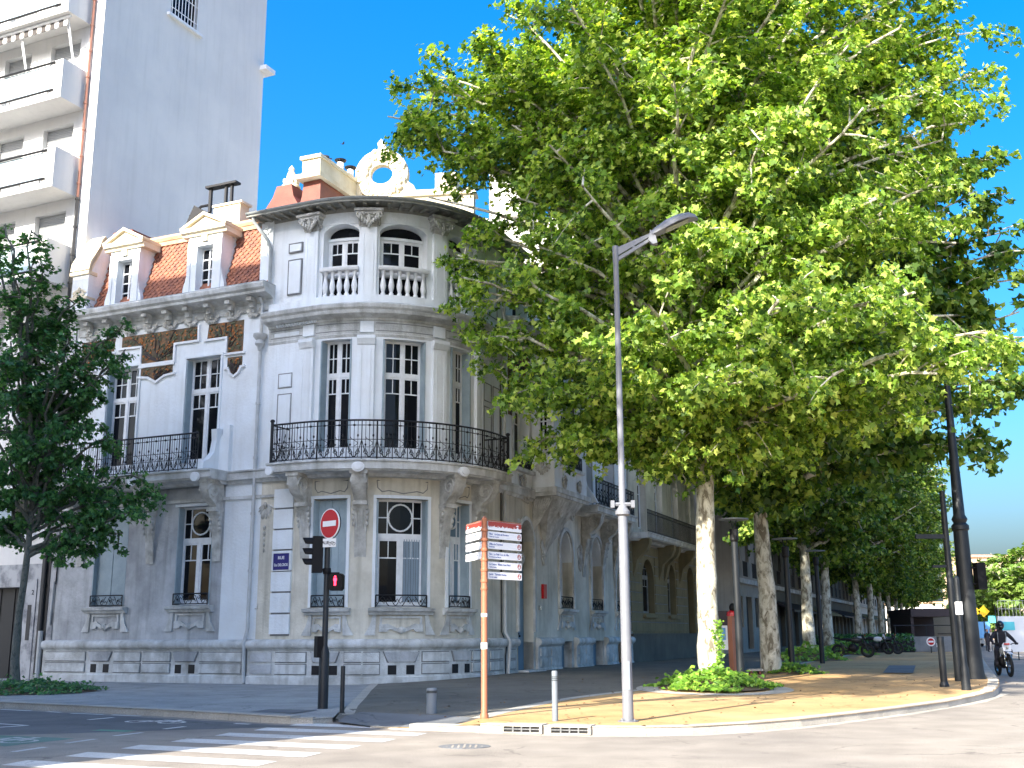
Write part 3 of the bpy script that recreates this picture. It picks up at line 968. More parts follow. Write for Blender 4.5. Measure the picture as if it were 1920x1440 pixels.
# ---- mosaic panels
def mosaic(poly, seed, fr=H, o=.015):
    m = MB(); m.prism(fr, poly, -.02, o); m.build('mosaic_panel', 'mosaic', house)
    rg = random.Random(seed)
    xs = [p[0] for p in poly]; zs = [p[1] for p in poly]
    x0, x1, z0, z1 = min(xs), max(xs), min(zs), max(zs)
    def inside(x, z):
        c = False
        for (xa, za), (xb, zb) in zip(poly, poly[1:] + poly[:1]):
            if (za > z) != (zb > z) and x < (xb - xa) * (z - za) / (zb - za) + xa: c = not c
        return c
    b = MB(); l = MB(); f = MB()
    cx = (x0 + x1) / 2
    for i in range(11):
        a = rg.uniform(-1.15, 1.15); L = rg.uniform(.5, 1.0)
        pts = []
        for k in range(9):
            t = k / 8
            x = cx + math.sin(a) * L * t * (x1 - x0) * .7 + .04 * math.sin(t * 9 + i); z = z0 + .02 + (z1 - z0) * t * math.cos(a * .7) * L * 1.1
            if inside(x, z) and inside(x + .03, z + .02) and inside(x - .03, z - .02): pts.append(fr(x, o + .012, z))
            elif pts: break
        if len(pts) > 1: b.tube(pts, .022, 5)
    for i in range(int(90 * (x1 - x0) * (z1 - z0) + 12)):
        x, z = rg.uniform(x0, x1), rg.uniform(z0, z1)
        if all(inside(x + dx, z + dy) for dx, dy in ((.06, 0), (-.06, 0), (0, .05), (0, -.05))):
            a = rg.uniform(0, 3.14); e = Vector(fr(x + math.cos(a) * .1, o, z + math.sin(a) * .1)) - Vector(fr(x, o, z)); e.normalize()
            nn = (Vector(fr(x, 1, z)) - Vector(fr(x, 0, z))).normalized(); y = nn.cross(e)
            (f if rg.random() < .3 else l).blob(fr(x, o + .012, z), .06, .032, .018, 6, 3, (e, y, nn))
    if b.v: b.build('mosaic_branches', 'mosaic_branch', house)
    if l.v: l.build('mosaic_leaves', 'mosaic_leaf', house)
    if f.v: f.build('mosaic_fruit', 'mosaic_fruit', house)
def mould(pts, closed=False, fr=H, w=.035, o=.06, nm=None):
    m = nm or MB()
    if closed: pts = pts + [pts[0]]
    for a, b in zip(pts, pts[1:]):
        d = Vector((b[0] - a[0], b[1] - a[1])); L = d.length; d /= L; q = Vector((-d.y, d.x)) * w
        A, B = Vector(a) - d * w * .9, Vector(b) + d * w * .9
        m.prism(fr, [tuple(A - q), tuple(B - q), tuple(B + q), tuple(A + q)], 0, o + .001 * (hash((round(a[0], 2), round(a[1], 2))) % 7))
    return m
mo = MB()
A1 = [(2.7, 11.42), (5.95, 11.42), (5.93, 10.95), (4.98, 10.95), (4.98, 10.38), (3.62, 10.38), (3.62, 10.95), (2.7, 10.95)]
mosaic(A1, 1)
mould([(2.6, 11.0), (3.58, 10.98), (3.58, 10.34), (5.02, 10.34), (5.02, 10.92), (6.0, 10.92), (5.98, 11.45)], nm=mo)
A2 = [(3.62, 10.22), (4.96, 10.22), (4.96, 9.98), (4.6, 9.9), (4.3, 9.74), (4.0, 9.9), (3.62, 9.98)]
mosaic(A2, 2)
mould([(3.55, 10.27), (5.0, 10.27)], nm=mo); mould([(3.52, 9.93), (3.95, 9.88), (4.3, 9.70), (4.65, 9.88), (5.06, 9.93)], nm=mo)
A3 = [(6.38, 11.42), (7.78, 11.42), (7.78, 10.38), (7.18, 10.38), (7.18, 10.93), (6.33, 10.93)]
mosaic(A3, 3)
mould([(6.25, 10.89), (7.14, 10.89), (7.14, 10.33), (7.85, 10.33)], nm=mo)
A4 = [(7.2, 10.22), (7.78, 10.22), (7.78, 9.88), (7.66, 9.70), (7.5, 9.62), (7.34, 9.70), (7.2, 9.88)]
mosaic(A4, 4)
mould([(7.12, 9.88), (7.25, 9.86), (7.33, 9.68), (7.5, 9.57), (7.67, 9.68), (7.76, 9.86), (7.88, 9.88)], nm=mo)
A5 = [(.9, 11.42), (2.4, 11.42), (2.35, 10.95), (1.6, 10.95), (1.6, 10.4), (.95, 10.4)]
mosaic(A5, 5)
mould([(2.42, 10.91), (1.64, 10.91), (1.64, 10.36), (.9, 10.36)], nm=mo)
A6 = [(1.1, 10.22), (1.65, 10.22), (1.65, 9.88), (1.5, 9.66), (1.36, 9.62), (1.2, 9.68), (1.1, 9.88)]
mosaic(A6, 6)
mould([(1.02, 9.88), (1.15, 9.84), (1.25, 9.62), (1.38, 9.57), (1.5, 9.62), (1.62, 9.84), (1.74, 9.88)], nm=mo)
mo.build('panel_moulding', 'frame_white', house)

# ---- sills with apron ornament and wrought iron guards
guards = []
def sill(fr, a, b, z, o, apron=True, w=.17):
    m = MB()
    m.sweep(fr, [(o, z - .20), (o + .10, z - .20), (o + .13, z - .13), (o + .22, z - .10), (o + .24, z - .02), (o, z)], steps(fr, a - w, b + w))
    if apron:
        c = (a + b) / 2; hw = (b - a) / 2 + .02
        for sg in (-1, 1):
            m.prism(fr, [(c + sg * (hw + .02), z - .2), (c + sg * (hw + .10), z - .5), (c + sg * (hw + .26), z - .78), (c + sg * (hw - .05), z - .78), (c + sg * (hw - .08), z - .2)], o, o + .05)
        m.box(fr, c - hw * .78, c + hw * .78, o, o + .045, z - .30, z - .24)
        m.box(fr, c - hw * .78, c - hw * .70, o, o + .045, z - .48, z - .30); m.box(fr, c + hw * .70, c + hw * .78, o, o + .045, z - .48, z - .30)
        k = hw
        top = [(c - k * .80, z - .58), (c - k * .80, z - .48), (c - k * .5, z - .45), (c - k * .15, z - .58), (c, z - .53), (c + k * .15, z - .58), (c + k * .5, z - .45), (c + k * .8, z - .48), (c + k * .8, z - .58)]
        bot = [(c + k * .8, z - .68), (c + k * .52, z - .68), (c + k * .42, z - .60), (c + k * .15, z - .68), (c, z - .74), (c - k * .15, z - .68), (c - k * .42, z - .60), (c - k * .52, z - .68), (c - k * .8, z - .68)]
        m.prism(fr, top + bot, o, o + .08)
        m.blob(fr(c, o + .08, z - .63), .10, .05, .09, 8, 5)
    return m.build('window_sill', 'stone', house)
def guard(fr, a, b, z, o, h=.34):
    m = MB()
    sub = steps(fr, a, b) if getattr(fr, 'curved', False) else [a, b]
    for zz, r in ((z + .03, .014), (z + h, .02)): m.tube([fr(s, o, zz) for s in sub], r, 4)
    for s in (a, b): m.tube([fr(s, o, z), fr(s, o, z + h)], .02, 4)
    n = 4; w = (b - a) / n
    for i in range(n):
        c = a + w * (i + .5); sg = 1 if i % 2 else -1
        m.tube([fr(c + w * (t - .5), o, z + h * (.5 + .38 * sg * math.cos(t * 6.28))) for t in [k / 8 for k in range(9)]], .012, 4)
        m.tube([fr(c + w * (t - .5), o, z + h * (.5 + .2 * sg * math.sin(t * 12.5))) for t in [k / 8 for k in range(9)]], .010, 4)
        m.blob(fr(c, o, z + h * .5), .035, .03, .035, 6, 4)
    return m.build('window_guard', 'iron', house)
for q in GW:
    sill(H, q[0], q[1], 2.43, 0); guard(H, q[0] + .03, q[1] - .03, 2.45, .06)
for q in BG:
    sill(H, q[0], q[1], 2.28, .04); guard(H, q[0] + .03, q[1] - .03, 2.30, .10)
for q in RG[1:]:
    sill(R, q[0], q[1], 2.43, .02, True, .1); guard(R, q[0] + .03, q[1] - .03, 2.45, .04, .42)

# ---- windows and shutters
window(house, H, *GW[0], -.30, 'french', 'glass')
window(house, H, *GW[1], -.30, 'round', 'glass')
window(house, H, *BG[0], -.30, 'french', 'glass')
window(house, H, *BG[1], -.30, 'round', 'glass')
window(house, H, *BG[2], -.30, 'round', 'glass_curtain')
for q in FW: window(house, H, *q, -.30, 'french')
for q in BF: window(house, H, *q, -.30, 'french')
for q in B2: window(house, H, q[0], q[1], 12.55, 13.72, -.40, 'casement')
for q in B2:                                # fanlights and the dark wall behind the balusters
    m = MB()
    m.sweep(H, [(-.43, 13.72), (-.40, 13.72), (-.40, 14.12), (-.43, 14.12)], steps(H, *q[:2]))
    m.sweep(H, [(-.45, 11.8), (-.42, 11.8), (-.42, 12.52), (-.45, 12.52)], steps(H, *q[:2]))
    m.build('fanlight', 'glass', house)
for q in B2:
    m = MB()
    for zz in (12.45, 13.68): m.sweep(H, [(-.41, zz), (-.30, zz), (-.30, zz + .09), (-.41, zz + .09)], steps(H, *q[:2]))
    arch_fill(m, H, q[0], q[1], 14.12, .30, -.46, -.02, .0)
    m.build('window_arch', 'plaster', house)
for q in RF: window(house, R, *q, -.40, 'french')
for q in R2: window(house, R, *q, -.40, 'casement')
for q in RG[1:]: window(house, R, *q, -.42, 'french', 'glass')
# shutters folded in the reveals (left and right of each tall window)
for q in GW + FW:
    louvre_leaf(house, H, q[0] + .01, q[0] + .05, q[2] + .02, q[3] - .04, -.24, .015)
    louvre_leaf(house, H, q[1] - .05, q[1] - .01, q[2] + .02, q[3] - .04, -.24, .0)
for q in BG + BF:
    louvre_leaf(house, H, q[0] + .01, q[0] + .05, q[2] + .02, q[3] - .04, -.26, .10)
    louvre_leaf(house, H, q[1] - .05, q[1] - .01, q[2] + .02, q[3] - .04, -.26, .06)
# closed shutters: left ground window and the bay's left ground window
def closed(q, fr=H, o=-.17, n=4):
    m = MB(); w = (q[1] - q[0] - .12) / n
    for i in range(n):
        a = q[0] + .06 + w * i + .006; b = q[0] + .06 + w * (i + 1) - .006
        m.box(fr, a, b, o + (.012 if i % 2 else 0), o + .035 + (.012 if i % 2 else 0), q[2] + .03, q[3] - .04)
    m.build('shutter', 'shutter', house)
closed(GW[0]); closed(BG[0])
m = MB()
q = BG[1]
for i in range(14):
    a = 13.5 + i * .043
    m.box(H, a, a + .03, -.272 + .008 * (i % 2), -.262 + .008 * (i % 2), 2.45, 4.35)
m.build('curtain', 'curtain', house)

# ---- balconies
def slab(fr, a, b, dep, z0, z1, o=.0):
    m = MB()
    m.sweep(fr, [(o, z0), (dep - .12, z0), (dep - .08, z0 + .04), (dep - .03, z0 + .05), (dep - .03, z1 - .07), (dep + .03, z1 - .05), (dep + .03, z1), (o, z1 + .01)], steps(fr, a, b, .18))
    m.sweep(fr, [(o, z0 - .10), (.35, z0 - .10), (.45, z0 - .02), (.55, z0), (o, z0)], steps(fr, a + .05, b - .05, .3))
    return m
slab(H, .9, 7.55, 1.0, 6.2, 6.5).build('balcony_slab', 'stone', house)
slab(H, 9.62, SB + .62, .98, 6.18, 6.5, .04).build('balcony_slab', 'stone', house)
railing(H, 1.35, 6.95, .88, 6.52, 7.66, .37).build('balcony_railing', 'iron', house)
m = railing(H, 9.72, SB + .5, .88, 6.52, 7.66, .37)
for s in (9.72, SB + .5):
    m.tube([H(s, .88, 6.5), H(s, .88, 7.72)], .05, 8); m.blob(H(s, .88, 7.78), .075, .075, .06)
    rr = [H(s, o, 7.66) for o in (.05, .88)]; m.tube(rr, .024, 4); m.tube([H(s, o, 6.56) for o in (.05, .88)], .018, 4); m.tube([H(s, o, 7.1) for o in (.05, .88)], .010, 4)
    for i in range(1, 6): m.tube([H(s, .05 + i * .14, 6.56), H(s, .05 + i * .14, 7.66)], .009, 4)
    m.tube([H(s, .1 + .6 * t, 6.6 + .9 * t * t) for t in [k / 6 for k in range(7)]], .014, 4)
    m.tube([H(s, .8 - .6 * t, 6.6 + .9 * t * t) for t in [k / 6 for k in range(7)]], .014, 4)
m.build('balcony_railing', 'iron', house)
# curved stone end of the left balcony
m = MB()
prof = [(7.0, 6.52), (7.0, 7.0), (7.08, 7.35), (7.22, 7.6), (7.3, 7.72), (7.3, 7.95), (7.55, 7.98), (7.55, 6.52)]
m.prism(H, prof, .0, .16)
m.prism(lambda s, o, z: H(6.98 + .20 * o, s, z), [(.05, 6.52), (.90, 6.52), (.86, 6.75), (.62, 6.85), (.38, 7.1), (.30, 7.5), (.34, 7.85), (.05, 7.9)], 0, 1)
m.build('balcony_end', 'plaster', house)

# ---- consoles under the balconies
cons = []
def console(fr, s, top=6.2, dep=.86, w=.16, long_=True, o=.04):
    m = MB()
    P = lambda x, z: fr(s, x, z)
    prof = [(o, top), (dep, top), (dep + .02, top - .12), (dep - .03, top - .34), (dep - .16, top - .55), (dep - .34, top - .66), (dep - .46, top - .76), (dep - .50, top - .9), (dep - .60, top - 1.2), (.16, top - 1.55), (.10, top - 2.0), (o, top - 2.45)]
    m.sweep(lambda a, x, z: fr(s + a, x, z), prof, [-w, w])
    m.sweep(lambda a, x, z: fr(s + a, x, z), [(o, top + .005), (dep + .05, top + .005), (dep + .05, top - .09), (o, top - .09)], [-w - .04, w + .04])
    m.sweep(lambda a, x, z: fr(s + a, x, z), [(o, top - .82), (dep - .42, top - .82), (dep - .42, top - .94), (o, top - .94)], [-w - .03, w + .03])
    for sg in (-1, 1):
        spiral(m, lambda x, z: fr(s + sg * (w + .012), x, z), dep - .30, top - .34, .27, 1.7, .034, 1)
        leaf_orn(m, lambda a, x, z: fr(s + sg * (w + .01) + (x - .3) * .0, a + .45, z), 0.0, top - .45, .3, .34, .3, 5, 6) if False else None
    # raised strip on the long tail
    for x in (-.08, .08):
        m.tube([fr(s + x, dep - .56 - .30 * t + .015, top - .98 - 1.25 * t) for t in (0, .25, .5, .75, 1)], .018, 4)
    for sg in (-1, 1):
        for k in range(4):
            m.blob(fr(s + sg * (w + .02), .26 - .03 * k, top - 1.0 - .16 * k), .05, .05, .08, 6, 4)
    return m.build('balcony_console', 'stone_orn', house, smooth=True)
for s in (4.55, 7.2, 1.6): console(H, s, 6.2, .84, .15)
for th in (-26.4, .6, 41.2, 63.5): console(H, SA + (math.radians(th) - TH0) * RB, 6.18, .84, .17)
m = MB()
for s in (1.2, 4.5, 7.0): roundel(m, H, s, 6.27, .15, .95, 1.05); 
for th in (.6, 41.2): 
    s = SA + (math.radians(th) - TH0) * RB
    roundel(m, H, s, 6.27, .15, .95, 1.04); roundel(m, H, s, 6.27, .09, 1.04, 1.08, 12)
roundel(m, H, 9.75, 6.27, .13, .95, 1.03)
m.build('balcony_roundels', 'frame_white', house)
# apron panels above the ground floor bay windows
m = MB()
for q in BG:
    m = MB()
    c = (q[0] + q[1]) / 2; hw = (q[1] - q[0]) / 2
    pts = [(c - hw * 1.0, 6.0), (c + hw * 1.0, 6.0), (c + hw * .97, 5.78), (c + hw * .8, 5.66), (c + hw * .55, 5.70), (c, 5.62), (c - hw * .55, 5.70), (c - hw * .8, 5.66), (c - hw * .97, 5.78), (c - hw * 1.0, 6.0)]
    mg = MB(); mg.tube([H(a, .045, z) for a, z in pts], .016, 4, False); mg.build('panel_groove_lines', 'joint', house)
    m.box(H, q[0] - .09, q[1] + .09, .04, .10, 5.47, 5.56)
    m.box(H, q[0] - .09, q[0], .04, .085, 2.3, 5.47); m.box(H, q[1], q[1] + .09, .04, .085, 2.3, 5.47)
    m.build('window_surround', 'plaster', house)
for q in GW:
    m = MB(); m.box(H, q[0] - .10, q[1] + .10, 0, .06, 5.5, 5.58); m.build('window_surround', 'plaster', house)
for q in FW:
    m = MB(); m.box(H, q[0] - .07, q[1] + .07, 0, .05, 10.35, 10.43); m.box(H, q[0] - .07, q[0], 0, .04, 6.9, 10.35); m.box(H, q[1], q[1] + .07, 0, .04, 6.9, 10.35); m.build('window_surround', 'plaster', house)

# ---- pilasters and panels of the bay
m = MB()
PIL = [10.35, 12.24, 14.52, 16.42]
for s in PIL:
    w = .24
    m.sweep(H, [(.04, 6.5), (.16, 6.5), (.16, 10.15), (.04, 10.15)], steps(H, s - w, s + w))
    m.sweep(H, [(.04, 6.5), (.20, 6.5), (.20, 6.95), (.04, 6.95)], steps(H, s - w - .03, s + w + .03))
    m.sweep(H, [(.04, 10.15), (.19, 10.15), (.22, 10.22), (.27, 10.32), (.27, 10.42), (.04, 10.42)], steps(H, s - w - .02, s + w + .02))
    for sg in (-1, 1): m.tube([H(s + sg * w * .55, .163, 7.1), H(s + sg * w * .55, .163, 10.0)], .010, 4)
    # second floor
    m.sweep(H, [(.0, 11.72), (.12, 11.72), (.12, 13.95), (.0, 13.95)], steps(H, s - w, s + w))
    for sg in (-1, 1): m.tube([H(s + sg * w * .6, .123, 11.9), H(s + sg * w * .6, .123, 13.75)], .009, 4)
    m.box(H, s - .20, s + .20, .04, .12, 10.55, 10.9)
m.build('pilaster', 'plaster', house)
for s in PIL:
    m = MB()
    for k in range(5):
        t = k / 4; w = .24 + .12 * t ** 1.5; oo = .14 + .20 * t ** 1.5
        m.box(H, s - w, s + w, 0, oo, 13.95 + .09 * k, 13.95 + .09 * (k + 1) - .002)
    m.box(H, s - .42, s + .42, 0, .40, 14.40, 14.48)
    for sg in (-1, 1):
        spiral(m, lambda x, z: H(x, .33, z), s + sg * .27, 14.27, .13, 1.6, .03, -sg)
        for k in range(4): m.blob(H(s + sg * (.06 + .07 * k), .24 + .03 * k, 14.06 + .05 * k), .05, .06, .10, 6, 4)
        for k in range(3): m.blob(H(s + sg * .30, .05 + .08 * k, 14.10 + .07 * k), .05, .06, .10, 6, 4)
    m.blob(H(s, .28, 14.2), .07, .06, .17, 6, 4); m.blob(H(s, .22, 13.98), .05, .05, .12, 6, 4)
    m.build('capital', 'stone_orn', house, smooth=True)
m = MB(); jg = MB()
for a, b, c, d in [(9.25, 9.75, 9.0, 9.45), (9.25, 9.75, 7.0, 8.8), (9.45, 9.95, 13.4, 13.7), (9.45, 9.95, 12.0, 13.15), (9.0, 10.0, 10.62, 10.8)]:
    mould([(a, c), (b, c), (b, d), (a, d)], True, H, .013, .048, jg); m.box(H, a + .03, b - .03, .02, .062, c + .03, d - .03)
for t0, t1, c, d in [(.5, 1.1, 9.0, 9.6), (.5, 1.1, 7.0, 8.8), (1.25, 1.8, 7.0, 9.6), (.4, 1.6, 12.0, 13.6)]:
    mould([(SB + t0, c), (SB + t1, c), (SB + t1, d), (SB + t0, d)], True, H, .012, .045, jg)
# entablature strips of the bay
for a, b in ((8.9, 10.1), (10.6, 12.0), (12.5, 14.3), (14.8, 16.2)):
    for z in (10.60, 10.84): jg.sweep(H, [(.05, z), (.068, z), (.068, z + .022), (.05, z + .022)], steps(H, a, b))
# rusticated strip carrying the street name
for k in range(7):
    z = 1.55 + k * .62
    m.box(H, 9.32, 10.02, .04, .105, z, z + .57)
m.build('wall_panels', 'plaster', house)
jg.box(H, 9.34, 10.0, .02, .06, 1.5, 5.85)
jg.build('panel_groove_lines', 'joint', house)

# ---- bay cornice, balustrades, eave
m = MB()
prof = [(.0, 10.42), (.05, 10.42), (.075, 10.50), (.06, 10.52), (.06, 10.92), (.10, 10.94), (.12, 11.0), (.28, 11.04), (.42, 11.08), (.46, 11.18), (.52, 11.24), (.55, 11.34), (.50, 11.38), (.10, 11.46), (.0, 11.50)]
m.sweep(H, prof, steps(H, 8.82, SB + 2.3, .15))
m.build('cornice', 'stone', house)
m = MB()
m.sweep(H, [(.0, 11.5), (.14, 11.5), (.14, 11.74), (.0, 11.76)], steps(H, 8.82, SB + 2.0))
for k in range(14): m.box(H, 9.2 + k * .11, 9.26 + k * .11, .10, .22, 10.93, 11.0)
m.build('string_course', 'plaster', house)
for q in B2:
    m = MB()
    m.sweep(H, [(-.16, 12.56), (.14, 12.56), (.17, 12.60), (.17, 12.68), (-.16, 12.70)], steps(H, q[0] - .02, q[1] + .02, .1))
    n = round((q[1] - q[0]) / .24)
    for i in range(n):
        s = q[0] + (q[1] - q[0]) * (i + .5) / n
        c = H(s, -.0, 0)
        m.lathe((c[0], c[1], 11.76), [(.075, 0), (.075, .06), (.05, .10), (.085, .24), (.095, .32), (.07, .46), (.045, .60), (.04, .68), (.07, .72), (.075, .80)], 10)
    m.build('balustrade', 'frame_white', house, smooth=True)
m = MB()
EV = steps(H, 8.15, SB + 3.2, .18)
m.sweep(H, [(-.1, 14.50), (.02, 14.50), (.06, 14.62), (-.1, 14.66)], EV)
m.sweep(H, [(-.4, 14.68), (.62, 14.62), (.62, 14.70), (-.4, 14.74)], EV)
s = 8.4
while s < SB + 3.1:
    m.box(H, s - .05, s + .05, .05, .52, 14.56, 14.66)
    s += .34
m.build('eave', 'wood_eave', house)
m = MB()
gp = [(.60 + .085 * math.cos(q), 14.76 + .085 * math.sin(q)) for q in [math.pi + math.pi * i / 6 for i in range(7)]]
gp2 = [(.60 + .065 * math.cos(q), 14.765 + .065 * math.sin(q)) for q in [2 * math.pi - math.pi * i / 6 for i in range(7)]]
m.sweep(H, gp + gp2, EV)
for i in range(0, len(EV), 4):
    m.sweep(H, [(a + (a - .6) * .12, b - .006) for a, b in gp] + [(a, b) for a, b in gp2], [EV[i], EV[i] + .05])
m.build('gutter', 'zinc', house, smooth=True)

# ---- roofs
m = MB()
apex = (CB.x, CB.y, 16.0)
rim = [H(s, .55, 14.80) for s in EV]
for a, b in zip(rim, rim[1:]): m.face(a, b, apex)
m.face(rim[0], apex, H(8.15, -4, 16.0)); m.face(rim[-1], R(3.2, -4, 16.0), apex)
m.face(H(.4, -1.0, 15.05), H(8.8, -1.0, 15.05), H(8.8, -11, 15.1), H(.4, -11, 15.1))
m.face(R(2.6, .2, 14.72), R(16.4, .2, 14.72), R(16.4, -11, 14.76), R(2.6, -11, 14.76))
m.face(H(8.15, -4, 16.0), apex, R(3.2, -4, 16.0), (CB.x - 2, CB.y + 6, 15.0))
m.build('roof', 'zinc', house)
# mansard with scale tiles
def mans(z):                            # outward position of the mansard at height z
    t = (z - 12.4) / 2.5
    return .10 - .75 * t - .10 * math.sin(t * math.pi)
m = MB()
zs = [12.38 + 2.5 * i / 8 for i in range(9)]
m.grid([[H(s, mans(z) - .03, z) for s in (1.3, 8.8)] for z in zs])
zz = 12.44; row = 0
DO = [(2.05, 3.35), (5.45, 6.85)]
while zz < 14.72:
    s = 1.35 + (.11 if row % 2 else 0)
    while s < 8.75:
        if not any(a - .05 < s < b + .05 for a, b in DO):
            t = [(s - .105, zz + .17), (s - .10, zz + .04), (s - .05, zz - .02), (s, zz - .04), (s + .05, zz - .02), (s + .10, zz + .04), (s + .105, zz + .17)]
            m.face(*[H(x, mans(z) + (.045 if z < zz + .1 else .0), z) for x, z in t])
            lo = t[1:6]
            m.grid([[H(x, mans(z) + .045, z) for x, z in lo], [H(x, mans(z) + .0, z) for x, z in lo]])
        s += .22
    zz += .125; row += 1
m.build('mansard_tiles', 'tile', house)
m = MB()
m.tube([H(s, mans(14.95) + .04, 14.98) for s in (1.2, 3.5, 6, 8.75)], .14, 8)
m.box(H, 1.3, 8.75, mans(14.8) - .08, mans(14.8) + .10, 14.72, 14.86)
m.build('roof_ridge', 'tile_cream', house)
m = MB(); m.box(H, .8, 8.95, .02, .62, 12.385, 12.42); m.build('gutter', 'zinc', house)
m = MB()
for a, b in ((8.35, 8.82),): m.box(H, a, b, -.35, .06, 12.4, 14.6)
leaf_orn(m, H, 8.58, 13.9, .06, .35, .7, 3, 8); leaf_orn(m, H, 8.58, 14.4, .10, .4, .4, 4, 8)
m.build('pier', 'plaster', house)
# dormers
for a, b in DO:
    c = (a + b) / 2; m = MB()
    w0 = [(a + .40, b - .40, 12.7, 14.2)]
    wall(m, H, a, b, 12.42, 14.55, [(c - .33, c + .33, 12.62, 14.15)], o=.16, depth=.42)
    for x in (a, b): m.face(H(x, .16, 12.42), H(x, .16, 14.55), H(x, -1.0, 14.55), H(x, -.6, 12.42))
    for sg in (-1, 1):
        x = c + sg * (b - a) / 2
        m.prism(H, [(x, 12.42), (x + sg * .16, 12.42), (x + sg * .15, 12.75), (x + sg * .05, 13.05), (x, 13.3)], .02, .159)
        m.box(H, x - .13 if sg > 0 else x, x if sg > 0 else x + .13, .16, .19, 12.5, 14.35)
    m.build('dormer', 'plaster', house)
    m = MB()
    m.sweep(H, [(.1, 14.50), (.22, 14.50), (.26, 14.58), (.34, 14.62), (.34, 14.70), (-.9, 14.72), (-.9, 14.5)], [a - .22, b + .22])
    m.prism(H, [(a - .20, 14.71), (b + .20, 14.71), (c, 15.16)], -.9, .26)
    for sg in (-1, 1):
        m.prism(H, [(c, 15.16), (c + sg * ((b - a) / 2 + .24), 14.70), (c + sg * ((b - a) / 2 + .26), 14.80), (c, 15.27)], -.95, .36)
    m.box(H, a - .24, b + .24, .261, .34, 14.705, 14.77)
    m.box(H, c - .11, c + .11, .16, .24, 14.28, 14.49)
    m.build('dormer_pediment', 'cream', house)
    window(house, H, c - .33, c + .33, 12.64, 14.13, -.16, 'grid', fw=.05)
# scrolled parapet at the party wall
m = MB()
prof = [(.35, 12.2), (.35, 13.9), (.30, 14.2), (.12, 14.5), (-.08, 14.85), (-.15, 15.15), (-.30, 15.3), (-1.6, 15.35), (-1.6, 12.2)]
m.sweep(H, prof, [.55, 1.28])
m.build('parapet', 'plaster', house)
m = MB()
cap = [(.36, 13.92), (.31, 14.22), (.13, 14.52), (-.07, 14.87), (-.14, 15.17), (-.29, 15.32)]
m.grid([[H(.45, o + .05, z + .03) for o, z in cap], [H(1.32, o + .05, z + .03) for o, z in cap], [H(1.32, o - .06, z - .06) for o, z in cap], [H(.45, o - .06, z - .06) for o, z in cap]], True)
m.box(H, .45, 1.32, .0, .42, 13.78, 13.9); m.box(H, .5, 1.3, .0, .40, 12.9, 12.98)
leaf_orn(m, H, .92, 13.3, .37, .5, .9, 9, 10)
m.build('parapet_coping', 'cream', house)
m = MB(); m.box(H, 1.0, 1.9, -1.9, -.9, 14.9, 15.75); m.build('chimney', 'rust_plate', house)

# flue shed and pipe frame behind the mansard
m = MB()
m.prism(H, [(3.5, 15.05), (6.0, 15.05), (6.0, 15.5), (5.0, 15.95), (4.2, 16.45)], -3.2, -1.4)
m.build('roof_lantern', 'black_metal', house)
m = MB()
m.box(H, 4.85, 6.0, -2.2, -1.7, 15.6, 16.35); m.box(H, 4.8, 6.1, -2.25, -1.65, 16.35, 16.43); m.build('chimney', 'cream', house)
m = MB()
for a, b in ((4.45, 4.55), (5.15, 5.23), (5.4, 5.48)): m.box(H, a, b, -1.95, -1.85, 16.3, 17.25)
m.sweep(H, [(-2.05, 17.2), (-1.75, 17.2), (-1.75, 17.28), (-2.05, 17.28)], [4.35, 5.7])
m.tube([H(s, -1.9, z) for s, z in ((3.6, 16.3), (4.1, 16.6), (4.5, 16.6))], .05, 6)
m.build('flue_frame', 'black_metal', house)

# rust coloured gables, chimney stack, pinnacle, wreath and attic walls behind the bay
D2 = Vector((DR.x, DR.y))
G = flat((-8.05, 36.3), DL, NL)          # frame parallel to the left facade, set back on the roof
m = MB()
m.prism(G, [(-1.15, 15.0), (-1.15, 15.85), (-.75, 16.2), (-.48, 16.55), (-.32, 16.95), (.30, 16.95), (.40, 16.5), (.58, 16.2), (.70, 16.14), (.77, 16.4), (.82, 16.9), (1.5, 16.9), (1.5, 15.0)], -1.3, -.2)
m.build('gable', 'rust_plate', house)
m = MB()
Gd = flat(G(1.5, -.2, 0), D2, (-D2.y, D2.x))
m.box(Gd, .0, 8, -.02, .02, 15.0, 16.9)
m.build('gable', 'rust_plate', house)
m = MB()
m.box(Gd, -.3, 8.0, -.18, .82, 16.92, 17.08); m.box(Gd, -.12, 8.0, -.06, .66, 17.08, 17.66); m.box(Gd, -.2, 8.0, -.12, .72, 17.66, 17.78)
m.build('chimney', 'cream', house)
for x in (1.6, 2.3):
    m = MB(); c = Gd(x, .2, 17.78); m.lathe(c, [(.13, 0), (.12, .42), (.05, .42)], 10); cpot = m.build('chimney_pot', 'frame_white', house)
    m = MB(); c = Gd(x, .2, 18.26); m.lathe(c, [(.20, 0), (.22, .04), (.10, .07), (.02, .09)], 12); m.tube([(c[0], c[1], c[2] - .12), c], .02, 4); m.build('cowl', 'black_metal', cpot)
m = MB()
c = G(.0, -.6, 16.95)
m.lathe(c, [(.34, 0), (.34, .08), (.28, .12), (.24, .30), (.19, .36), (.15, .56), (.09, .68), (.11, .76), (.05, .84), (.01, .9)], 10)
for k in range(10):
    q = k * .63; m.blob((c[0] + .24 * math.cos(q), c[1] + .24 * math.sin(q), c[2] + .22 + .08 * (k % 2)), .06, .06, .12, 6, 4)
m.build('pinnacle', 'cream', house, smooth=True)
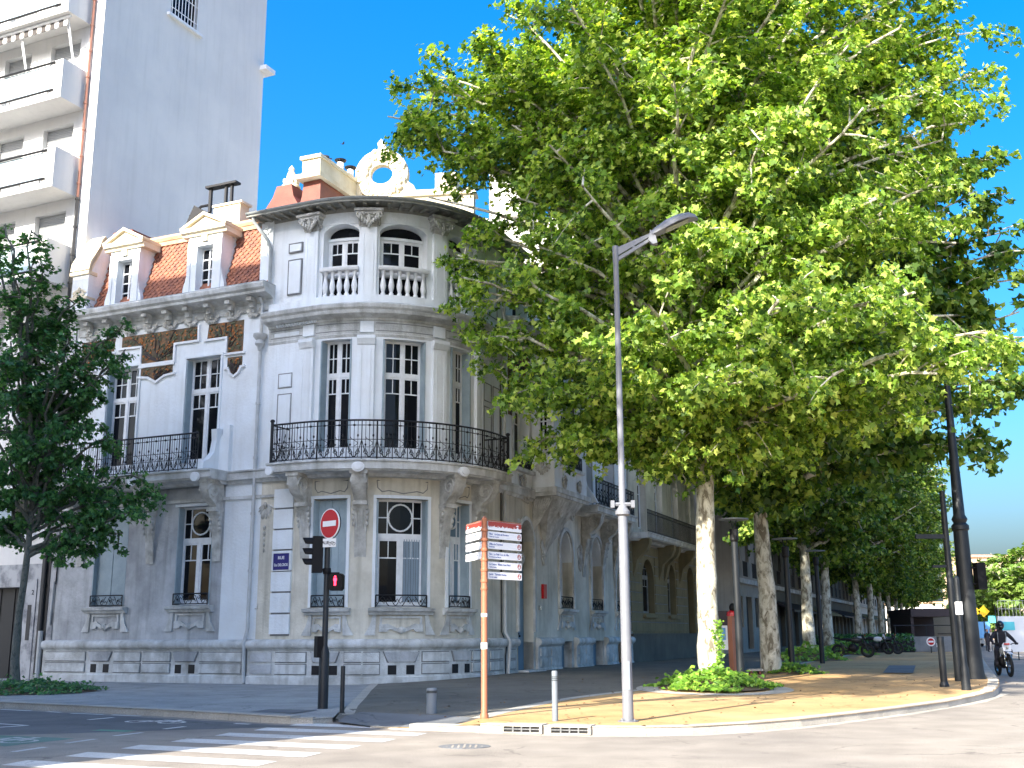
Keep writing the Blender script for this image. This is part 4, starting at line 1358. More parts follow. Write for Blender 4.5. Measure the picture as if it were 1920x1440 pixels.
# wreath
wc = Vector((-4.72, 38.0)); Fw = flat(wc, (1, -.12), (-.12, -1))
WZ = 18.0
m = MB()
rows_ = []
for k in range(33):
    q = 2 * math.pi * k / 32
    ci, si = math.cos(q), math.sin(q)
    rows_.append([Fw(.42 * ci, .14, WZ - .05 + .38 * si), Fw(.68 * ci, .22, WZ - .05 + .66 * si), Fw(.98 * ci, .14, WZ - .05 + .98 * si), Fw(1.0 * ci, -.1, WZ - .05 + 1.0 * si), Fw(.40 * ci, -.1, WZ - .05 + .36 * si)])
m.grid(rows_ , True)
rg = random.Random(7)
for k in range(80):
    q = 2 * math.pi * k / 80 + rg.uniform(-.05, .05); r = rg.uniform(.52, .92)
    m.blob(Fw(r * math.cos(q), .20, WZ - .05 + r * 1.06 * math.sin(q)), rg.uniform(.05, .09), .07, rg.uniform(.06, .12), 6, 4)
m.prism(Fw, [(-.18, WZ + .62), (-.10, WZ + .95), (-.14, WZ + 1.1), (0, WZ + 1.28), (.14, WZ + 1.1), (.10, WZ + .95), (.18, WZ + .62), (.08, WZ + .45), (-.08, WZ + .45)], -.1, .28)
for sg in (-1, 1): m.prism(Fw, [(sg * .7, WZ - .9), (sg * 1.35, WZ - .9), (sg * 1.2, WZ - .55), (sg * .95, WZ - .35), (sg * .84, WZ + .0)], -.1, .12)
m.build('wreath', 'cream', house, smooth=True)
m = MB()
m.box(Fw, -1.5, 3.4, -.4, .10, 14.7, WZ - .9); m.box(Fw, -1.5, 3.5, -.45, .2, WZ - .98, WZ - .88)
m.box(Fw, .3, 3.0, -2.5, -2.2, 14.7, WZ + .25)
m.box(Fw, 1.7, 2.5, -2.2, -1.4, WZ - .9, WZ + .55)
m.build('attic_wall', 'cream', house)

# ---- downpipes of the house
def downpipe(fr, pts, r=.055, mname='grey_paint', parent=house, col=True):
    m = MB(); P = [fr(*p) for p in pts]; m.tube(P, r, 8)
    if col:
        for a, b in zip(P, P[1:]):
            L = (Vector(b) - Vector(a)).length
            if L > 1.6:
                n = int(L / 1.9)
                for i in range(1, n + 1):
                    c = Vector(a).lerp(Vector(b), i / (n + 1)); m.tube([c - Vector((0, 0, .04)), c + Vector((0, 0, .04))], r * 1.35, 8)
    return m.build('downpipe', mname, parent, smooth=True)
mat('pipe_white', (.52, .54, .55), .6, (.38, .39, .38), 3, .8)
downpipe(H, [(8.35, .55, 14.7), (8.35, .5, 14.5), (8.72, .22, 13.9), (8.80, .12, 13.6), (8.80, .12, 12.45)], .06, 'zinc')
downpipe(H, [(8.56, .3, 12.0), (8.56, .12, 11.8), (8.56, .12, 10.8)], .055, 'pipe_white')
downpipe(H, [(8.56, .12, 10.3), (8.56, .12, 1.7), (8.56, .26, 1.3), (8.56, .2, .15)], .055, 'pipe_white')
m = MB(); c = H(8.56, .16, 10.28); m.lathe(c, [(.06, 0), (.08, .10), (.16, .20), (.13, .28), (.12, .32), (.22, .44), (.22, .52)], 14); m.build('rain_hopper', 'pipe_white', house, smooth=True)
downpipe(R, [(2.05, .3, 14.6), (2.05, .10, 14.3), (2.05, .10, 1.6), (2.02, .28, 1.3), (2.02, .22, .2)], .06, 'pipe_white')
downpipe(R, [(1.86, .05, 10.3), (1.86, .05, 1.6), (1.95, .2, 1.2), (1.84, .2, .8), (1.84, .2, .2)], .02, 'black_metal', col=False)
downpipe(H, [(.62, .04, 12.0), (.62, .04, 3.2)], .018, 'black_metal', col=False)
downpipe(H, [(.55, .05, 3.3), (.52, .06, 1.9)], .035, 'pipe_white', col=False)

# ---- wall ornaments
m = MB()
for k, (s, z, w, h, sd) in enumerate([(8.98, 5.45, .42, 1.0, 1)]):
    leaf_orn(m, H, s, z, .05, w, h * .8, sd, 12)
    for j in range(5): m.blob(H(s, .07, z - .75 - j * .17), .05 - .006 * j, .04, .07, 6, 4)
m.tube([H(8.75, .06, 2.3), H(8.85, .06, 2.3), H(8.85, .06, 2.45)], .015, 4)
leaf_orn(m, R, 4.05, 6.2, .10, .5, .4, 21, 8)
for t0, t1 in ((4.95, 6.6), (9.1, 10.4)):
    leaf_orn(m, R, (t0 + t1) / 2, 4.9, .05, .5, 1.1, int(t0), 12); leaf_orn(m, R, (t0 + t1) / 2, 4.4, .05, .35, .8, int(t0) + 3, 10)
for q in RG[1:]: leaf_orn(m, R, (q[0] + q[1]) / 2, 2.0, .06, .6, .5, 31, 9)
leaf_orn(m, R, 3.75, 6.95, .10, .5, .8, 33, 10)
m.build('wall_ornament', 'stone_orn', house, smooth=True)
m = MB()
for i in range(8):
    t = 3.3 + i * .2
    leaf_orn(m, R, t, 11.55 + .1 * (i % 2), .06, .3, .35, i, 6)
for i in range(12): leaf_orn(m, R, 9.0 + i * .6, 11.7, .06, .45, .4, i, 6)
m.build('frieze_ornament', 'stone_orn', house, smooth=True)
m = MB(); m.sweep(R, [(0, 11.7), (.1, 11.7), (.15, 12.0), (.5, 12.1), (.55, 12.3), (0, 12.4)], [2.4, 16.4]); m.build('cornice', 'stone', house)
mosaic([(3.0, 11.3), (4.6, 11.3), (4.6, 10.8), (4.2, 10.8), (4.2, 10.5), (3.0, 10.5)], 8, R, .04)
mosaic([(2.55, 11.3), (2.9, 11.3), (2.9, 8.9), (2.55, 8.9)], 9, R, .04)

# ---- door
m = MB(); m.box(R, 3.42, 4.68, -.38, -.32, .3, 4.2)
for a, b, c, d in ((3.55, 4.0, .5, 1.5), (4.1, 4.55, .5, 1.5), (3.55, 4.0, 1.75, 3.3), (4.1, 4.55, 1.75, 3.3)): m.box(R, a, b, -.32, -.29, c, d)
dr = m.build('door', 'door_blue', house)
m = MB(); m.box(R, 4.0, 4.1, -.30, -.24, 1.5, 1.56); m.blob(R(4.12, -.24, 1.45), .04, .04, .04); m.build('handle', 'black_metal', dr)
m = MB(); m.box(R, 3.36, 4.74, -.38, -.30, 4.2, 4.35); leaf_orn(m, R, 4.05, 4.25, -.2, 1.0, .8, 44, 12); m.build('door_transom', 'stone_orn', house)
m = MB(); m.box(R, 3.36, 4.74, -.44, -.36, 4.35, 5.4); m.build('fanlight', 'glass', house)
m = MB(); m.box(R, 3.25, 4.85, .0, .45, .05, .34); m.build('doorstep', 'stone', house)
m = MB(); m.box(R, 7.2, 8.8, -.4, -.3, .2, 1.3); m.box(R, 10.95, 12.55, -.4, -.3, .2, 1.3)
m.build('cellar_door', 'door_blue', house)
m = MB()
for a, b in ((7.1, 7.3), (8.7, 8.9), (10.85, 11.0), (12.5, 12.65), (0, 3.0), (14.2, 14.3)): m.box(R, a, b, -.4, .019, -.1, 1.26)
m.box(R, 4.75, 4.95, -.4, .02, -.1, 1.26)
m.build('cellar_reveal', 'stone', house)
m = MB(); m.box(R, 5.55, 5.85, .02, .12, 2.75, 3.25); m.build('letter_box', 'sign_red', house)
m = MB(); m.box(R, 5.25, 5.45, .02, .07, 2.35, 2.5); m.build('intercom', 'chrome', house)
# ---- oriel
m = MB()
O = .88
OX0, OX1 = 4.75, 8.25
def osec(z0, z1, o=O, e=0.0, mb=m):
    mb.box(R, OX0 - e, OX1 + e, .02, o + e, z0, z1)
FO = flat(R(OX0, 0, 0), NR, -DR)      # the side facing the camera: s from the wall outwards
wall(m, FO, .0, O, 6.6, 12.2, [(.30, .62, 7.9, 10.1)], o=0, depth=.12)
FR = flat(R(0, O, 0), DR, NR)
wall(m, FR, OX0, OX1, 6.6, 12.2, [(5.5, 7.5, 7.5, 10.4)], o=0, depth=.2)
m.face(R(OX1, .02, 6.6), R(OX1, O, 6.6), R(OX1, O, 12.2), R(OX1, .02, 12.2))
m.face(R(OX0, .02, 12.2), R(OX0, O, 12.2), R(OX1, O, 12.2), R(OX1, .02, 12.2))
m.build('oriel', 'plaster', house)
m = MB(); osec(6.30, 6.42, O, .06, m); osec(6.42, 6.6, O, .12, m); osec(12.2, 12.4, O, .15, m)
m.build('oriel_cornice', 'stone', house)
m = MB()
cr_ = []
for k in range(17):
    t = k / 16; w = (1 - t ** .8) * .94 + .04
    c = (OX0 + OX1) / 2 - .55 * t; hw = (OX1 - OX0) / 2 * w; oo = .06 + (O - .06) * (1 - t) ** 1.3 + .05 * math.sin(t * 12) * (1 - t); z = 6.3 - 1.95 * t
    cr_.append([R(c - hw, .0, z), R(c - hw, oo * .8, z), R(c - hw * .8, oo, z), R(c + hw * .8, oo, z), R(c + hw, oo * .8, z), R(c + hw, .0, z)])
m.grid(cr_, True); m.face(*cr_[0]); m.face(*cr_[-1])
for k in range(9): m.tube([FO(.06 + .09 * k * (1 - t), .03, 6.2 - 1.2 * t) for t in (0, .3, .6, 1)], .03, 5)
for sg in (0, 1): spiral(m, lambda x, z: R(OX0 + .5 + x, O * .7, z), .8 + sg * 1.3, 5.85, .35, 1.5, .05)
leaf_orn(m, FO, .45, 7.5, .04, .5, .7, 71, 11); leaf_orn(m, FR, 5.7, 7.1, .05, .4, .8, 72, 9); leaf_orn(m, FR, 7.3, 7.1, .05, .4, .8, 73, 9)
m.build('oriel_corbel', 'stone_orn', house, smooth=True)
window(house, FO, .30, .62, 7.9, 10.1, -.10, 'grid', fw=.035)
window(house, FR, 5.5, 7.5, 7.5, 10.4, -.16, 'french')
m = MB(); m.box(FR, 5.35, 7.65, 0, .16, 7.36, 7.46); m.box(FO, .24, .68, 0, .10, 7.8, 7.9); m.build('window_sill', 'stone', house)
m = railing(FR, 5.5, 7.5, .08, 7.48, 7.95, .3); m.build('window_guard', 'iron', house)
mosaic([(.14, 11.1), (.78, 11.1), (.78, 10.55), (.14, 10.55)], 10, FO, .02)
m = MB(); m.box(R, 2.9, 4.6, .02, .22, 7.02, 7.14); m.build('window_sill', 'stone', house)
m = railing(R, 3.0, 4.5, .12, 7.15, 7.5, .3); m.build('window_guard', 'iron', house)
# long balcony on the right facade
slab(R, 9.3, 14.6, 1.0, 6.15, 6.45).build('balcony_slab', 'stone', house)
railing(R, 9.35, 14.5, .9, 6.47, 7.5, .4).build('balcony_railing', 'iron', house)
for t in (10.2, 12.6, 14.3): console(lambda s, o, z: R(s, o, z), t, 6.15, .84, .18)
m = MB()
m.prism(lambda s, o, z: R(9.2 + .15 * o, s, z), [(.02, 6.5), (1.0, 6.5), (.85, 6.8), (.55, 7.2), (.40, 7.9), (.25, 8.2), (.02, 8.3)], 0, 1)
m.build('balcony_end', 'plaster', house)

# street name plate fixed to the rusticated strip
pl_ = thing('street_name_plate', H(9.67, .11, 3.6), 'dark blue enamel street name plate on the corner house near the traffic light', 'sign')
m = MB(); m.box(H, 9.40, 9.96, .106, .125, 3.42, 3.90); m.build('plate', 'sign_blue', pl_)
m = MB(); mould([(9.38, 3.40), (9.98, 3.40), (9.98, 3.92), (9.38, 3.92)], True, H, .012, .128, m); m.build('frame', 'frame_white', pl_)
nv = NL.to_3d()
lettering('RUE', .13, 'sign_white', pl_, H(9.68, .128, 3.77), DL.to_3d(), (0, 0, 1))
lettering('Ete DELCROS', .115, 'sign_white', pl_, H(9.68, .128, 3.56), DL.to_3d(), (0, 0, 1), sx=.72)
# ------------------------------------------------------------------ tall apartment block on the left
T = flat(H(0, 0, 0), DL, NL)             # front plane of the block (s < .6)
blk = thing('apartment_block', H(-3, -2, .1), 'tall white apartment block with glass fronted balconies and a blank side wall', 'building')
TX = .62; TOPZ = 38
lv = [13.55 + 3.42 * k for k in range(6)]   # balcony slab undersides
ops = []
for z in lv + [10.1, 6.75]:
    ops += [(-1.95, -.45, z + .35, z + 3.0), (-4.35, -2.95, z + .35, z + 3.0), (-7.0, -5.4, z + .35, z + 3.0)]
m = MB()
low = [(-4.6, -.75, 4.95, 6.5), (-4.0, -1.0, .15, 3.15)]
wall(m, T, -16, TX, 3.9, TOPZ, ops + [low[0]], depth=.28)
w = .0
side = flat(T(TX, 0, 0), -NL, DL)
wall(m, side, 0, 9.5, 12.0, TOPZ, [(3.42, 5.0, 26.0, 28.2)], depth=.25)
m.face(side(0, 0, 0), side(9.5, 0, 0), side(9.5, 0, 12), side(0, 0, 12))
m.face(side(9.5, 0, 0), side(9.5, -17, 0), side(9.5, -17, TOPZ), side(9.5, 0, TOPZ))
m.face(T(-16, 0, TOPZ), T(TX, 0, TOPZ), side(9.5, 0, TOPZ), T(-16, -9.5, TOPZ))
m.build('wall', 'render_white', blk)
m = MB(); wall(m, T, -16, TX - .02, -.1, 3.9, [low[1]], o=.03, depth=.5); m.box(T, -.78, -.2, .03, .06, .1, 3.4); m.build('marble_cladding', 'marble', blk)
m = MB(); m.box(T, -3.95, -1.03, -.42, -.36, .1, 3.15)
for i in range(3): m.box(T, -3.0 + i * .65, -2.9 + i * .65, -.36, -.33, .15, 3.1)
m.build('entrance_door', 'door_dark', blk)
m = MB(); m.box(T, -.52, -.36, .055, .075, 1.4, 2.55); m.build('mail_slot', 'dark_pipe', blk)
lettering('2', .22, 'ink', blk, T(-.35, .066, 2.95), DL.to_3d(), (0, 0, 1), 'house_number')
m = MB(); m.box(T, -4.9, -.5, 0, .12, 4.78, 4.92); m.box(T, -.75, -.62, 0, .05, 4.92, 6.5); m.box(T, -4.8, -.6, 0, .10, 6.52, 6.62); m.build('window_ledge', 'frame_white', blk)
m = MB(); m.box(T, -4.55, -.8, -.24, -.2, 4.95, 6.5); m.build('pane', 'glass', blk)
m = MB(); m.box(T, -2.6, -1.9, -.2, -.12, 4.97, 6.48); m.build('shutter', 'shutter', blk)
for k, z in enumerate(lv):
    D = 1.15
    m = MB()
    m.box(T, -9.5, .02, 0, D, z, z + .20)
    for a in (-.10, -9.5): m.box(T, a, a + .12, 0, D + .002, z + .20, z + 1.50)
    m.box(T, -.55, -.10, D - .10, D, z + .2, z + 1.5)
    b = m.build('balcony', 'render_white', blk)
    m = MB()
    for i in range(5): m.box(T, -9.3 + i * 1.77, -9.3 + i * 1.77 + 1.72, D - .05, D - .03, z + .42, z + 1.38)
    m.build('glass_panel', 'frost_glass', b)
    m = MB()
    for zz in (z + 1.42, z + .34): m.tube([T(-9.4, D + .03, zz), T(-.35, D + .03, zz)], .042, 6)
    for i in range(10): m.tube([T(-.6 - i * .95, D + .02, z + .2), T(-.6 - i * .95, D + .02, z + .34)], .02, 5)
    m.build('handrail', 'iron', b)
for a, b_, c, d in ops:
    if c > 28 or b_ < -5 and c < 12: pass
    m = MB()
    n = int((d - c) / .07)
    o0 = -.22
    for i in range(n): 
        zz = d - (i + 1) * .07
        m.sweep(T, [(o0, zz), (o0 + .02, zz + .008), (o0 + .02, zz + .052), (o0, zz + .062)], [a, b_])
    m.box(T, a, b_, o0 - .02, o0, c, d)
    m.build('roller_shutter', 'roller', blk)
# striped scalloped awning rolled under the second balcony
m = MB(); m2 = MB()
zb = lv[3] - .02
for i in range(34):
    a = -.25 - i * .22
    t = [(a, zb), (a - .215, zb), (a - .215, zb - .28), (a - .16, zb - .35), (a - .05, zb - .35), (a, zb - .28)]
    (m if i % 2 else m2).prism(T, t, .86, .875)
m.build('awning_valance', 'awning_dark', blk); m2.build('awning_valance', 'awning_white', blk)
m = MB()
for a in (-.25, -2.6): m.tube([T(a, .85, zb - .05), T(a - .05, .3, zb - 1.9)], .02, 5); m.tube([T(a - .1, .85, zb - .05), T(a - .18, .2, zb - 1.9)], .02, 5)
m.tube([T(-8, .9, zb - .03), T(-.1, .9, zb - .03)], .06, 6)
m.build('awning_arm', 'frame_white', blk)
def coll_pipe(s, z0, z1, mname, o=.1, r=.055):
    m = MB(); m.tube([T(s, o, z0), T(s, o, z1)], r, 8)
    z = z0 + .5
    while z < z1: m.tube([T(s, o, z), T(s, o, z + .06)], r * 1.4, 8); z += 1.05
    return m.build('downpipe', mname, blk, smooth=True)
coll_pipe(.16, 16.9, TOPZ, 'copper_pipe'); coll_pipe(.16, 1.6, 16.9, 'dark_pipe', r=.06)
m = MB(); m.tube([T(.2, .1, .1), T(.2, .1, 1.7)], .085, 8); m.build('downpipe', 'pipe_white', blk)
m = MB(); m.box(T, -.05, .35, .0, .05, .3, 4.2); m.build('cable_duct', 'dark_pipe', blk)
m = MB(); m.box(side, 3.2, 5.25, 0, .14, 25.88, 26.0); m.box(side, 9.2, 9.9, -.5, .35, 26.4, 26.6); m.build('window_ledge', 'frame_white', blk)
m = MB(); m.box(side, 3.42, 5.0, -.25, -.22, 26.0, 28.2); m.build('pane', 'glass', blk)
m = MB()
for i in range(9): m.tube([side(3.45 + i * .19, .02, 26.02), side(3.45 + i * .19, .02, 28.2)], .018, 5)
for zz in (26.35, 27.1, 27.8): m.tube([side(3.42, .02, zz), side(5.0, .02, zz)], .02, 5)
m.build('window_bars', 'frame_white', blk)

# ------------------------------------------------------------------ the house across the side street, outside the frame: it casts the big shadow
oc = Vector((-11.0, 5.75))
opp = thing('apartment_building', (oc.x - 6, oc.y, 0), 'pale apartment building across the side street whose shadow covers the corner', 'building')
OF = flat(oc, -DL, -NL)
HO = 30.0
m = MB()
ops = [(2 + 3 * i, 3.5 + 3 * i, 1.2 + 3.3 * k, 3.2 + 3.3 * k) for i in range(8) for k in range(8)]
wall(m, OF, 0, 28, 0, HO, ops, depth=.25)
bc = oc + Vector((-.62, -.785)) * 14
far = Vector(OF(28, 0, 0)[:2]); fb = far + Vector((-.5, -.86)) * 14
P4 = [oc, bc, fb, far]
for a, b in zip(P4[:-1], P4[1:]): m.face((a.x, a.y, 0), (b.x, b.y, 0), (b.x, b.y, HO), (a.x, a.y, HO))
m.face(*[(p.x, p.y, HO) for p in P4])
m.box(OF, .0, 13.0, -8, -.01, HO + .01, HO + 1.9)  # raised roof block added to keep the upper floor of the bay in shade
m.build('wall', 'far_white', opp)
m = MB()
for q in ops: m.box(OF, q[0], q[1], -.24, -.2, q[2], q[3])
m.build('window', 'glass', opp)

# ------------------------------------------------------------------ second house on the avenue: rusticated base, tall white gable
h2 = thing('avenue_house', R(20, -2, .2), 'tall house with ochre rusticated ground floor and a sunlit blank gable', 'building')
X0, X1 = 16.5, 29.6
G2 = [(18.6, 20.6, 2.4, 4.95), (23.1, 24.7, 2.4, 4.95), (27.2, 28.7, .3, 5.0)]
F2 = [(18.2, 19.6, 6.3, 9.6), (21.2, 22.6, 6.3, 9.6), (24.4, 25.8, 6.3, 9.6), (27.4, 28.6, 6.3, 9.6)]
U2 = [(a, b, z, z + 2.2) for (a, b, _, _) in F2 for z in (11, 14.4, 17.8)]
m = MB(); wall(m, R, X0, X1, 1.5, 5.6, G2, depth=.4)
for q in G2: arch_fill(m, R, q[0], q[1], q[3], (q[1] - q[0]) / 2, -.38, -.002)
m.build('wall', 'yellow_stone', h2)
m = MB(); wall(m, R, X0, X1, 5.6, 21.0, F2 + U2, depth=.4)
for q in F2: arch_fill(m, R, q[0], q[1], q[3], (q[1] - q[0]) / 2, -.38, -.002)
m.build('wall', 'plaster_warm', h2)
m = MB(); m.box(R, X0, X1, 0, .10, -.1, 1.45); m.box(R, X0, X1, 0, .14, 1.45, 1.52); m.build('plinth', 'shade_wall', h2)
m = MB()
x = X0 + .1
for k in range(9):
    z = 1.62 + k * .44
    cur = X0 + .15
    for q in G2 + [(X1, X1, 0, 9)]:
        if q[2] < z + .2 < q[3] + .1 or q[0] == X1:
            if q[0] - .12 > cur: m.box(R, cur, q[0] - .12, 0, .035, z, z + .39)
            cur = q[1] + .12
m.build('rustication', 'yellow_stone', h2)
m = MB()
for q in G2[:2]: m.box(R, q[0] - .15, q[1] + .15, 0, .18, 2.24, 2.38)
m.build('window_sill', 'yellow_stone', h2)
m = MB(); m.box(R, X0 + .12, X1 - .05, -.01, .012, 1.6, 5.5) if False else None
for k in range(9):
    cur = X0 + .1; z = 2.02 + k * .44
    for q in G2 + [(X1 - .1, X1, 0, 9)]:
        if q[2] < z < q[3] or q[0] > X1 - .2:
            if q[0] - .1 > cur: m.box(R, cur, q[0] - .1, -.01, .006, z - .005, z + .045)
            cur = q[1] + .1
m.build('rustication', 'joint', h2)
for q in G2[:2]: window(h2, R, q[0], q[1], q[2], q[3], -.36, 'french', 'glass', 'wood_eave')
m = MB(); m.box(R, 27.2, 28.7, -.4, -.34, .2, 5.0); m.build('door', 'door_dark', h2)
for q in F2: window(h2, R, *q, -.34, 'french', 'glass')
for q in U2[::1]: window(h2, R, *q, -.34, 'casement', 'glass')
for a, b in ((15.2, 26.6),):
    slab(R, 16.6, 26.4, .95, 5.72, 5.98).build('balcony_slab', 'stone', h2)
    mm = MB()
    for k in range(61): mm.tube([R(16.7 + k * .16, .88, 6.0), R(16.7 + k * .16, .88, 7.0)], .014, 4)
    for z in (6.05, 6.85, 7.0): mm.tube([R(16.7, .88, z), R(26.3, .88, z)], .024, 4)
    mm.build('balcony_railing', 'iron', h2)
cc = []
for t in (17.2, 21.6, 22.6, 25.6):
    mm = MB(); prof = [(0, 5.72), (.85, 5.72), (.84, 5.5), (.7, 5.2), (.45, 5.0), (.25, 4.8), (.16, 4.4), (0, 3.9)]
    mm.sweep(lambda s, o, z: R(s, o, z), prof, [t - .2, t + .2]); mm.build('balcony_console', 'yellow_stone', h2)
m = MB()
gz = flat(R(X0, 0, 0), -NR, -DR)
m.prism(gz, [(0, 0), (0, 21.2), (4.0, 21.6), (9, 22.4), (14, 22.0), (16, 21.0), (16, 0)], -.3, 0)
m.build('gable_wall', 'render_pale', h2)
m = MB(); m.box(gz, 5.0, 6.8, -1.0, .06, 22.0, 24.6); m.box(gz, 9.6, 11.2, -1.0, .06, 22.2, 23.4); m.build('chimney', 'render_pale', h2)
m = MB(); m.box(gz, 4.9, 6.9, -1.1, .14, 24.6, 24.75); m.build('chimney_cap', 'tile_cream', h2)
m = MB(); m.face(R(X0, .3, 21.2), R(X1, .3, 21.2), R(X1, -16, 21), R(X0, -16, 21)); m.box(R, X0, X1, 0, .5, 20.9, 21.2)
m.face(R(X1, 0, 0), R(X1, -14, 0), R(X1, -14, 21), R(X1, 0, 21)); m.build('roof', 'tile_cream', h2)
# lower roof between, cream and tiled
m = MB(); m.prism(gz, [(.3, 14.7), (.3, 15.6), (9, 17.4), (9, 14.7)], .0, 6.0); m.build('lean_to_roof', 'render_pale', h2)
m = MB(); m.prism(gz, [(.0, 15.60), (.0, 15.75), (9.2, 17.62), (9.2, 17.4)], -.05, 6.3); m.build('roof_edge', 'tile_cream', h2)

# ------------------------------------------------------------------ further houses of the avenue, seen between the trunks
def avenue(name, t0, t1, top, label, wm, bands=True, chamfer=0, shop=False, seed=0):
    th = thing(name, R((t0 + t1) / 2, -2, .2), label, 'building', 'houses along the avenue')
    rg = random.Random(seed)
    n = max(2, int((t1 - t0) / 3.2)); w = (t1 - t0 - chamfer) / n
    go, uo = [], []
    for i in range(n):
        a = t0 + chamfer + w * i
        go.append((a + .55, a + w - .55, .5 if (shop or i % 2) else 1.9, 3.9))
        for z in (6.2, 9.6, 12.8): uo.append((a + w * .5 - .6, a + w * .5 + .6, z, z + 2.3))
    m = MB(); wall(m, R, t0 + chamfer, t1, -.1, top, go + uo, depth=.35)
    if chamfer:
        A, B = Vector(R(t0 + chamfer, 0, 0)[:2]), Vector(R(t0, -chamfer, 0)[:2])
        m.face((A.x, A.y, -.1), (A.x, A.y, top), (B.x, B.y, top), (B.x, B.y, -.1))
    s0 = flat(R(t0, -chamfer, 0), -NR, -DR)
    so = [(1.6 + 2.8 * i, 2.6 + 2.8 * i, z, z + 2.1) for i in range(3) for z in (6.3, 9.6)]
    wall(m, s0, 0, 12 - chamfer, -.1, top, so, depth=.3)
    m.face(R(t1, 0, 0), R(t1, -12, 0), R(t1, -12, top), R(t1, 0, top))
    m.face(R(t0 + chamfer, 0, top), R(t1, 0, top), R(t1, -12, top), R(t0, -12, top), R(t0, -chamfer, top))
    m.build('wall', wm, th)
    m = MB()
    for q in go: m.box(R, q[0], q[1], -.34, -.30, q[2], q[3])
    for q in so: m.box(s0, q[0], q[1], -.28, -.25, q[2], q[3])
    m.build('window', 'shop_dark', th)
    for q in uo:
        if q[2] < 7: window(th, R, *q, -.3, 'casement')
    m = MB()
    for q in uo:
        if q[2] > 7: m.box(R, q[0], q[1], -.34, -.30, q[2], q[3])
    m.build('window', 'glass', th)
    m = MB(); m.box(R, t0 + chamfer, t1, 0, .25, 4.7, 5.0); m.box(R, t0 + chamfer, t1, 0, .6, top - .4, top - .05); m.box(s0, 0, 11, 0, .18, 4.7, 5.0)
    m.build('string_course', 'stone', th)
    if bands:
        m = MB()
        for z in (2.1, 2.6, 3.1): m.box(s0, 0.02, 6, 0, .012, z, z + .06); m.box(R, t0 + chamfer, t0 + chamfer + .5, 0, .012, z, z + .06)
        m.build('dark_bands', 'ink', th)
    m = MB()
    for i in range(n):
        a = t0 + chamfer + w * i
        for z in (5.05,):
            for k in range(11): m.tube([R(a + w * .5 - .7 + k * .14, .45, z + .05), R(a + w * .5 - .7 + k * .14, .45, z + 1.0)], .014, 4)
            m.tube([R(a + w * .5 - .75, .45, z + 1.0), R(a + w * .5 + .75, .45, z + 1.0)], .025, 4)
    m.build('balcony_railing', 'iron', th)
    if shop:
        m = MB(); m.prism(lambda s, o, z: R(t0 + 1 + (t1 - t0 - 2) * o, s, z), [(0, 3.9), (1.6, 3.2), (1.6, 3.05), (0, 3.75)], 0, 1); m.build('shop_awning', 'yellow_stone' if seed % 2 else 'canopy_dark', th)
    return th
av = avenue('avenue_house', 38.3, 52, 15, 'grey rendered corner house with three dark bands and a blue street plate', 'far_grey', True, 1.2, False, 1)
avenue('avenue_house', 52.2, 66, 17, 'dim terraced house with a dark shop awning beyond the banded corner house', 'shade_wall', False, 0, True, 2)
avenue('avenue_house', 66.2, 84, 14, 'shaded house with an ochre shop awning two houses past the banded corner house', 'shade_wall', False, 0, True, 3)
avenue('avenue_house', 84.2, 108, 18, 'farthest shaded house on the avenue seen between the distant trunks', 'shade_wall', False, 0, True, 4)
avenue('avenue_house', 110, 150, 16, 'long pale house closing the row behind the last plane trunks', 'far_white', False, 0, True, 5)
s0 = flat(R(38.3, -1.2, 0), -NR, -DR)
p2 = thing('street_name_plate', s0(1.1, .03, 3.3), 'small blue street plate on the far banded house between two plane trunks', 'sign')
m = MB(); m.box(s0, .75, 1.5, .03, .05, 3.05, 3.5); m.build('plate', 'sign_blue', p2)
lettering('RUE', .12, 'sign_white', p2, s0(1.12, .052, 3.38), (-NR).to_3d(), (0, 0, 1)); lettering('DELCROS', .10, 'sign_white', p2, s0(1.12, .052, 3.18), (-NR).to_3d(), (0, 0, 1))

# ------------------------------------------------------------------ far buildings beyond the right end of the avenue
def far_block(c, w, d, h, label, mname, ang=.3, lvls=5):
    t = thing('distant_building', (c[0], c[1], 0), label, 'building', 'far buildings down the avenue')
    f = flat(c, (math.cos(ang), math.sin(ang)), (math.sin(ang), -math.cos(ang)))
    n = int(w / 3); ops = [(1 + 3 * i, 2.4 + 3 * i, 2 + (h - 3) * k / lvls, 2 + (h - 3) * k / lvls + 1.7) for i in range(n) for k in range(lvls)]
    m = MB(); wall(m, f, 0, w, 0, h, ops, depth=.3)
    m.face(f(0, 0, 0), f(0, -d, 0), f(0, -d, h), f(0, 0, h)); m.face(f(w, 0, 0), f(w, -d, 0), f(w, -d, h), f(w, 0, h)); m.face(f(0, -d, 0), f(w, -d, 0), f(w, -d, h), f(0, -d, h))
    m.face(f(0, 0, h), f(w, 0, h), f(w, -d, h), f(0, -d, h))
    m.build('wall', mname, t)
    m = MB()
    for q in ops: m.box(f, q[0], q[1], -.29, -.25, q[2], q[3])
    m.build('window', 'shop_dark', t)
    m = MB(); m.box(f, -.3, w + .3, -d, .4, h, h + .5); m.build('roof', 'tile_cream', t)
    return t
def atuv(u, Y): return (ray(u, 1180)[0] / ray(u, 1180)[1] * Y, Y)
far_block(atuv(1836, 230), 20, 14, 16.5, 'distant cream building between the far trees, sunlit', 'far_house', .1)
far_block(atuv(1700, 300), 60, 14, 9, 'low distant pale building glimpsed under the tree crowns', 'far_white', .05, 3)
far_block(atuv(1868, 330), 45, 14, 16, 'distant pale building on the right behind the round trees', 'far_white', .05)
